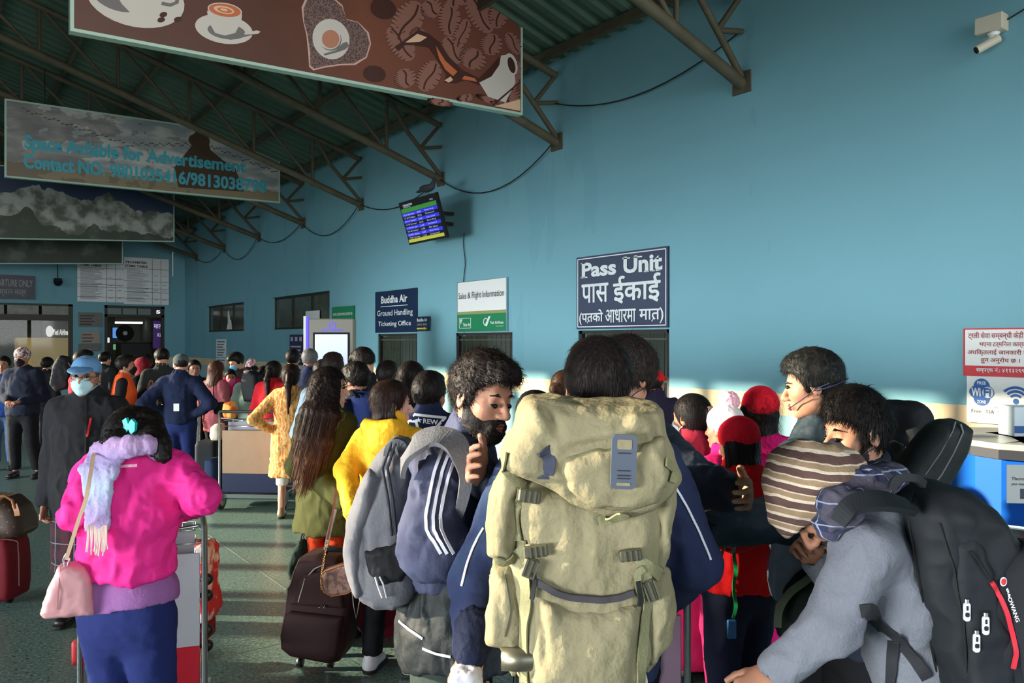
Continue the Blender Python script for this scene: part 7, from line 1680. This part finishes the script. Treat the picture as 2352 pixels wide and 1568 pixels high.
strap([(1228,1310),(1230,1340),(1226,1375)], .010, 'zip_pull', M_dark, .014, .006); strap([(1462,1330),(1464,1370),(1462,1390)], .010, 'zip_pull', M_dark, .014, .006)
strap([(1248,1030),(1262,1060),(1252,1102)], .034, 'mesh_patch', mat('dark mesh', (56,60,76), .8), .004, .003); strap([(1160,1320),(1175,1400),(1158,1470)], .003, 'seam', KD, .002, .002)
def buckle(px, py, w=.045, h_=.026, rot=0):
    c, nn = hit(kb, px, py)
    if c is None: return
    c = F.Mi @ c; mb = MB(); M_ = Matrix.Translation((c.x, c.y-.012, c.z)) @ Matrix.Rotation(math.radians(rot), 4, 'Y')
    mb.box((-w/2,-.008,-h_/2),(w/2,.006,h_/2), M=M_, bev=.004)
    for x in (-.012, 0, .012): mb.box((x-.002,-.012,-h_*.42),(x+.002,-.006,h_*.42), M=M_)
    mb.build('buckle', mat('olive plastic', (84,82,66), .45), F.t)
for a in ((1216,1136,.05,.03,8),(1230,1262,.055,.026,-6),(1446,1271,.050,.026,-6),(1218,1300,.03,.045,20),(1492,1350,.025,.05,-20)): buckle(*a)
# ladder-lock plate on the lid
c, nn = hit(kb, 1431, 1058); c = F.Mi @ c; mb = MB(); w = .026; h_ = .056
M_ = Matrix.Translation((c.x, c.y-.009, c.z)) @ Matrix.Rotation(math.radians(2), 4, 'Y')
def rr_out(w, h, r, cx=0, cz=0): return [(cx+sx*(w-r)+r*math.cos(a), cz+sz*(h-r)+r*math.sin(a)) for sx, sz, a0 in ((1,1,0),(-1,1,90),(-1,-1,180),(1,-1,270)) for a in [math.radians(a0+k*22.5) for k in range(5)]]
mb.poly(rr_out(w, h_, .010), -.006, .004); mb.v = [tuple(M_ @ Vector(v)) for v in mb.v]; mb.build('attachment_plate', mat('slate plastic', (78,86,100), .4), F.t)
mb = MB(); mb.poly(rr_out(.015, .010, .003, 0, .036), -.0075, -.006); mb.poly(rr_out(.014,.003,.001,0,-.046), -.0075, -.006); mb.v = [tuple(M_ @ Vector(v)) for v in mb.v]; mb.build('plate_window', KH, F.t)
mb = MB()
for z in (.018,-.018,-.028,-.034): mb.box((-.013,-.0085,z-.0012),(.013,-.006,z+.0012), M=M_)
mb.build('plate_slot', mat('slot shadow', (40,44,52)), F.t)
MB().lathe([(.0,-.02),(.026,-.02),(.028,.03),(.026,.05)], F.l(1172,1512,1.74), 18, axis='x').build('metal_cup', mat('worn metal', (120,116,100), .35, metal=.8), F.t)
for s, xx in ((-1,1262),(1,1470)):
    MB().ribbon([F.l(xx,1000,1.98),F.l(xx-4*s,1010,2.1),F.l(xx-2*s,1060,2.26),F.l(xx,1160,2.30),F.l(xx,1300,2.2),F.l(xx,1400,2.0)], .06, .014, [(0,0,1),(0,.3,1),(0,1,.4),(0,1,0),(0,1,0),(0,1,0)]).build('shoulder_strap', KS, F.t)

# ================================================================== tall person in slate jacket, rucksack and case
SJ = C('slate rain jacket', (44,58,68), bump=(18,.4), rough=.6)
TP = person('tall person in a slate rain jacket with a headset mask strap leaning over the children', 1885, 2.95, 811, -68, sk='a', g=1.12, head=(0,12,0), hair=('short',{'t':.012,'top':.012,'ns':4200,'curl':.35}), haircol=(30,32,32),
   J={'head':(1866,884,2.93),'neck':(1898,985,2.98),'rsh':(1990,1040,3.1),'lsh':(1832,1065,2.82)},
   arms=(((1800,1190,2.65),(1640,1212,2.50),(0,-.4,1),(-.8,.1,-.7)),'front'), curl=(40,30), vox=.0085,
   jacket=dict(mat=SJ, hem=.47, th=.030, collar=1.1, wr=1.3), lower=dict(mat=TRG), shoes=(30,30,30))
q = lambda x, y, z: tuple(TP['hp'](np.array([x,y,z])))
MB().tube([q(.09,-.06,.0),q(.088,-.012,-.012),q(.07,.05,-.045),q(.035,.10,-.07)], .002, 5).tube([q(-.09,-.06,.0),q(-.088,-.012,-.012),q(-.07,.05,-.045),q(-.035,.10,-.07)], .002, 5).tube([q(-.088,-.012,-.02),q(-.095,-.08,-.01),q(0,-.125,.0),q(.095,-.08,-.01),q(.088,-.012,-.02)], .0025, 5).build('headset_cord', mat('dark blue cord', (40,44,80)), TP['t'])
F = Frame('backpack', 'rounded black rucksack with a metal badge on the back of the slate jacket', 'backpack', 2050, 1100, 3.0, -50)
F.soft('main_body', [Poly(F.o([(2000,925),(2020,916),(2050,922),(2070,945),(2095,965),(2108,1000),(2110,1060),(2100,1110),(2080,1180),(2040,1230),(1990,1230),(1970,1120),(1975,1000)]), 0, .15, .07)], .009, BLK, relax=1, wr=.006, wf=10, folds=[(tuple(F.l(2020,960,2.85)),tuple(F.l(2100,1010,2.85)),.012,-.010),(tuple(F.l(2010,990,2.85)),tuple(F.l(2100,1040,2.85)),.010,-.010)])
MB().tube([F.l(2030,1020,2.83),F.l(2055,1012,2.82),F.l(2075,1022,2.82)], .004, 5).tube([F.l(2050,1062,2.83),F.l(2078,1078,2.83)], .004, 5).build('zip', M_dark, F.t)
MB().box(tuple(F.l(2078,1036,2.82)), tuple(F.l(2094,1024,2.815)), bev=.002).build('badge', M_chrome, F.t)
F = Frame('instrument_case', 'padded black case with grey piping standing tilted behind the black rucksack', 'case', 2130, 1120, 2.50, 0)
F.soft('main_body', [Poly(F.o([(2160,962),(2186,960),(2208,968),(2226,984),(2224,1010),(2212,1045),(2190,1085),(2165,1125),(2130,1180),(2050,1180),(2042,1110),(2062,1070),(2100,1015),(2135,975)]), 0, .06, .05)], .007, C('padded black', (36,42,42), bump=(50,.2), rough=.6), relax=1, wr=.003, wf=8)
for off_ in (0, .0):
    pass
MB().tube([F.l(2195,968,2.445),F.l(2188,990,2.44),F.l(2160,1040,2.44),F.l(2125,1090,2.44)], .0022, 5).build('piping', mat('grey piping2', (120,124,126)), F.t)
MB().tube([F.l(2206,974,2.445),F.l(2212,992,2.44),F.l(2190,1040,2.44),F.l(2162,1090,2.44),F.l(2140,1118,2.44)], .0034, 5).build('piping', mat('grey piping2', (120,124,126)), F.t)

# ================================================================== person with dark swept hair behind the striped hat
DM = person('person with thick swept black hair and a dark mask looking down behind the striped hat', 1985, 2.55, 915, -98, sk='a', g=1.05, head=(0,8,0), mask=(40,38,48), eyes='down', hair=('short',{'t':.008,'top':.034,'ns':7000}), haircol=(26,24,25),
   J={'head':(1966,994,2.48),'neck':(2005,1105,2.52)}, arms=('front','front'), vox=.009, jacket=dict(mat=C('ink jacket', (36,42,56)), hem=.5, th=.028, collar=1.0), lower=dict(mat=TRB), shoes=(30,30,30), beard=.25)

# ================================================================== bending person in grey sweater, striped hat, plaid scarf
GS = mat('grey marl knit', (122,125,134), .95, bump=(150,.6), pattern=lambda nt, co, c: mixc(nt, math_n(nt,'MULTIPLY',noise_n(nt, co, 1.0, 3, (240,240,60)),.5), c, rgb(84,87,95)))
CM = person('person in a grey marl sweater, striped knit hat and plaid scarf bending forward', 2080, 2.0, 1000, -88, sk='b', g=1.08, head=(0,64,0), eyes='down', hair=None,
   J={'pelvis':(2170,1640,2.1),'waist':(2110,1500,2.06),'chest':(2050,1320,2.02),'neck':(1975,1185,1.98),'head':(1882,1152,2.0),'lsh':(1992,1262,1.86),'rsh':(2020,1230,2.18)},
   arms=(((1912,1440,1.84),(1786,1536,1.86),(0,-.4,1),(-.9,0,-.55)),((1960,1380,2.3),(1880,1290,2.25),(0,1,.3))), curl=(40,55), vox=.0075, beard=.3,
   jacket=dict(name='sweater', mat=GS, hem=.36, th=.018, collar=.2, wr=1.1, cutz=False, folds=()), lower=dict(mat=TRB), shoes=(30,30,30), legs={'l':((-.1,.1,.45),(-.1,0,.05)),'r':((.1,.1,.45),(.1,.05,.05))})
qc = lambda px, py, d: CM['pl']((px, py, d))
def f_str(nt, co, c):
    s = sep(nt, co); z = math_n(nt,'ADD',math_n(nt,'ADD',s[2],math_n(nt,'MULTIPLY',s[1],-.10)),math_n(nt,'MULTIPLY',noise_n(nt,co,7),.035))
    f = math_n(nt,'FRACT',math_n(nt,'MULTIPLY',z,24))
    a = ramp(nt, f, [(0,(92,66,62)),(.30,(226,210,186)),(.48,(160,134,104)),(.80,(222,206,184)),(.88,(92,66,62))])
    return mixc(nt, math_n(nt,'MULTIPLY',noise_n(nt,co,150,2),.35), a, rgb(110,88,74))
HM = mat('striped knit', (160,134,104), .95, pattern=f_str, bump=(130,.7))
R1 = None
V, Q = soft([Ell(qc(1868,1112,1.97),(.110,.122,.096),k=.03), Ell(qc(1846,1075,1.98),(.075,.09,.055),k=.04), Ell(qc(1905,1070,1.98),(.065,.085,.045),k=.04), Cap(qc(1842,1028,1.96),qc(1872,1046,1.94),.014,.018,k=.03), Cap(qc(1880,1032,1.95),qc(1915,1052,1.94),.012,.018,k=.03), ECap(qc(1826,1150,1.98),qc(1850,1178,1.98),(.05,.085),(.06,.08),(1,0,0),k=.03)], .006, sub=[(Ell(qc(1905,1235,1.96),(.09,.085,.07)),.02)], relax=1, wr=.006, wf=13,
   folds=((tuple(qc(1845,1035,1.86)),tuple(qc(1870,1060,1.86)),.012,-.015),(tuple(qc(1890,1045,1.87)),tuple(qc(1925,1062,1.87)),.010,-.012)))
mesh_obj('striped_hat', V, Q, HM, CM['t'], smooth=True)
V, Q = soft([ECap(qc(2035,1095,2.0),qc(1985,1115,1.92),(.032,.05),(.042,.05),(0,0,1),k=.03), ECap(qc(1985,1115,1.92),qc(1935,1160,1.84),(.042,.05),(.046,.036),(0,1,0),k=.03), ECap(qc(1935,1160,1.84),qc(1902,1210,1.86),(.046,.036),(.036,.03),(0,1,0),k=.03), ECap(qc(2035,1095,2.0),qc(1990,1120,2.12),(.032,.05),(.04,.05),(0,0,1),k=.03)], .006, relax=1, wr=.008, wf=16,
   folds=((tuple(qc(2020,1100,1.88)),tuple(qc(1905,1200,1.78)),.012,-.014),(tuple(qc(2000,1080,1.88)),tuple(qc(1890,1180,1.78)),.010,-.012)))
sc = mesh_obj('plaid_scarf', V, Q, mat('navy plaid wool', (44,50,76), .95, pattern=plaid((150,156,178), .055, .03, (78,74,86)), bump=(110,.6)), CM['t'], smooth=True)
# black rucksack on that back
F = Frame('backpack', 'large black rucksack with a red zip stripe and white zip pulls on the grey sweater', 'backpack', 2200, 1568, 1.95, 0)
BK = C('black ripstop', (34,37,41), bump=(46,.35), rough=.65)
F.soft('main_body', [Poly(F.o([(2045,1150),(2075,1118),(2130,1100),(2180,1118),(2230,1150),(2280,1210),(2330,1290),(2375,1370),(2420,1480),(2440,1600),(2420,1680),(2250,1690),(2160,1610),(2120,1500),(2090,1390),(2062,1270)]), .0, .145, .06, bulge=.015)], .008, BK, relax=1, wr=.009, wf=8, folds=[(tuple(F.l(a,b_,1.79)),tuple(F.l(c,d_,1.79)),w,am) for a,b_,c,d_,w,am in ((2075,1130,2125,1400,.010,-.012),(2160,1150,2200,1300,.014,.014),(2150,1160,2175,1280,.010,-.014),(2200,1180,2240,1215,.02,.016),(2125,1400,2165,1560,.012,-.012))])
F.soft('side_pocket', [Poly(F.o([(2110,1210),(2150,1190),(2185,1230),(2215,1330),(2240,1450),(2250,1600),(2190,1620),(2150,1520),(2125,1400),(2108,1290)]), -.11, .06, .035)], .007, BK, relax=1, wr=.007, wf=11)
F.soft('front_pocket', [Poly(F.o([(2240,1240),(2290,1215),(2330,1275),(2370,1360),(2410,1480),(2425,1600),(2400,1660),(2300,1660),(2262,1560),(2240,1440),(2218,1330),(2215,1270)]), -.10, .09, .04)], .007, C('black twill', (40,42,46), bump=(90,.25)), relax=1, wr=.005, wf=9)
bb = bvh_of([c for c in F.t.children], F.Mw)
def on(nm, pts, w, m, off=.004, th_=.004): return strip_on(nm, bb, pts, w, m, F.t, F.Mi, off, th_, 8)
on('red_zip', [(2276,1336),(2295,1370),(2312,1410),(2326,1460),(2332,1500),(2324,1538)], .010, mat('red piping', (206,46,62), .5))
on('zip', [(2228,1264),(2250,1298),(2276,1336)], .003, M_dark); on('seam', [(2098,1130),(2090,1200),(2108,1300),(2130,1420),(2158,1560)], .004, M_dark); on('seam', [(2160,1200),(2190,1300),(2212,1420),(2220,1560)], .004, M_dark)
print_on('lettering', bb, [[(2303+8*math.cos(a), 1335+11*math.sin(a)) for a in np.linspace(0,6.283,13)[:-1]]], mat('white print', (222,222,226)), F.t, F.Mi, .003)
print_on('badge_mark', bb, [[(2303+5.5*math.cos(a), 1335+8*math.sin(a)) for a in np.linspace(0,6.283,11)[:-1]]], mat('red piping', (206,46,62)), F.t, F.Mi, .004)
vs, fs = text_mesh('BIAOWANG', .03); a0 = vs.min(0); c0 = vs.max(0); mb = MB(); out = []; ok = True
for v in vs:
    f = (v[0]-a0[0])/(c0[0]-a0[0]); g = (v[1]-a0[1])/(c0[1]-a0[1]); px = 2309+f*30-f*f*3; py = 1352+f*76
    tx, ty = 30, 76; L_ = math.hypot(tx, ty); px += (ty/L_)*(g-.1)*9; py -= (tx/L_)*(g-.1)*9
    h_, nn = hit(bb, px, py)
    if h_ is None: ok = False; break
    nn = -nn if nn.dot(h_-CAMP) > 0 else nn; out.append(tuple(F.Mi @ (h_+nn*.003)))
if ok: mb.add(out, fs); mb.build('lettering', mat('white print', (222,222,226)), F.t)
for (x, y) in ((2216,1402),(2259,1433),(2238,1473),(2052,1160)):
    h_, nn = hit(bb, x, y)
    if h_ is None: h_ = P(x, y, 1.8)
    c = F.Mi @ h_; mb = MB(); mb.poly(rr_out(.0075,.021,.006), -.006, -.002); mb.v = [(v[0]+c.x, v[1]+c.y-.004, v[2]+c.z) for v in mb.v]; z_ = mb.build('zip_pull', mat('white enamel', (216,218,222), .3), F.t)
    mb = MB(); mb.poly(rr_out(.0045,.005,.003,0,-.006), -.0075, -.006); mb.box((-.002,-.0075,.004),(.002,-.006,.014)); mb.v = [(v[0]+c.x, v[1]+c.y-.004, v[2]+c.z) for v in mb.v]; mb.build('zip_pull_print', M_ink, z_)
    MB().box((c.x-.005,c.y-.012,c.z+.019),(c.x+.005,c.y-.002,c.z+.031),bev=.002).build('zip_slider', M_chrome, F.t)
MB().ribbon([F.l(1925,1200,1.80),F.l(1955,1162,1.79),F.l(2000,1150,1.77),F.l(2045,1152,1.78),F.l(2090,1165,1.82)], [.035,.045,.05,.05,.045], .016, [(-.4,-.8,.4),(-.2,-.7,.7),(0,-.6,.8),(0,-.6,.8),(0,-.6,.8)]).build('shoulder_strap', BK, F.t)
MB().ribbon([F.l(2048,1125,1.80),F.l(2060,1100,1.80),F.l(2100,1098,1.80),F.l(2122,1112,1.82)], .018, .012, (0,-1,.3)).build('grab_handle', BK, F.t)
cb = bvh_of([CM['jk']], CM['Mw'])
for pts, w in (([(1985,1400),(2010,1425),(2045,1448),(2060,1460),(2100,1510),(2130,1560)], .028), ([(2052,1470),(2050,1520),(2048,1580)], .026), ([(1975,1402),(2000,1398),(2035,1450)], .03)):
    strip_on('webbing_strap', cb, pts, w, mat('black webbing', (40,41,45), .7), F.t, F.Mi, .006, .004)
F = Frame('tote_bag', 'dark green and black bag hanging in front of the grey sweater', 'bag', 1840, 1480, 2.45)
F.soft('body', [Poly(F.o([(1870,1330),(1885,1340),(1880,1440),(1850,1480),(1800,1475),(1785,1440),(1795,1390),(1830,1350)]), 0, .05, .03)], .007, cloth('black green canvas', (34,40,34)), relax=1, wr=.005, wf=16)
MB().ribbon([F.l(1786,1440,2.36),F.l(1790,1400,2.36),F.l(1815,1360,2.36),F.l(1865,1320,2.36),F.l(1880,1270,2.38),F.l(1882,1230,2.4)], .022, .006, (-.3,-1,.2)).build('strap', mat('olive webbing', (70,80,56), .7), F.t)

# ================================================================== small held things
F = Frame('wallet', 'open brown leather wallet with cards held beside the navy sleeve', 'wallet', 1608, 1190, 2.55)
F.soft('cover', [Poly(F.o([(1575,1150),(1600,1148),(1645,1175),(1650,1195),(1625,1210),(1590,1190)]), 0, .02, .008)], .005, mat('brown leather', (92,42,38), .35), relax=1)
for k in range(4): MB().box((-.045+.006*k,-.02+.004*k,.0+.012*k),(.02+.006*k,-.018+.004*k,.03+.012*k)).build('card', mat(['card a','card b','card c','card d'][k], [(190,186,176),(110,150,120),(176,120,100),(200,200,196)][k]), F.t)
F = Frame('lanyard', 'shiny green ribbon with a blue tag hanging before the dark jeans', 'ribbon', 1686, 1235, 2.95)
MB().ribbon([F.l(1690,1225),F.l(1686,1270),F.l(1690,1310),F.l(1685,1350),F.l(1690,1390),F.l(1684,1420)], [.016,.014,.016,.013,.015,.01], .002, [(0,-1,0),(.4,-1,0),(-.4,-1,0),(.5,-1,0),(-.3,-1,0),(0,-1,0)]).build('ribbon', mat('green satin', (20,128,64), .25), F.t)
MB().box(tuple(F.l(1671,1468)+Vector((0,0,0))), tuple(F.l(1692,1424)+Vector((0,.012,0))), bev=.004).build('tag', mat('blue tag', (40,96,150), .4), F.t)
F = Frame('handbag', 'small crimson bag at the side of the red sweatshirt', 'bag', 1805, 1300, 3.28)
F.soft('body', [Poly(F.o([(1790,1240),(1822,1232),(1832,1260),(1830,1298),(1800,1304),(1788,1280)]), 0, .05, .03)], .007, cloth('crimson nylon', (196,24,60)), relax=1)
MB().ribbon([F.l(1795,1242),F.l(1788,1180,3.2),F.l(1770,1120,3.2),F.l(1750,1080,3.25)], .014, .004, (0,-1,0)).build('strap', M_dark, F.t)
F = Frame('red_bag', 'red trolley bag standing right of the information counter', 'bag', 2400, 1500, 3.7)
F.soft('body', [Poly(F.o([(2343,1262),(2420,1250),(2430,1600),(2350,1600),(2338,1400)]), 0, .12, .05)], .012, cloth('dark red nylon', (150,24,40)), relax=1)
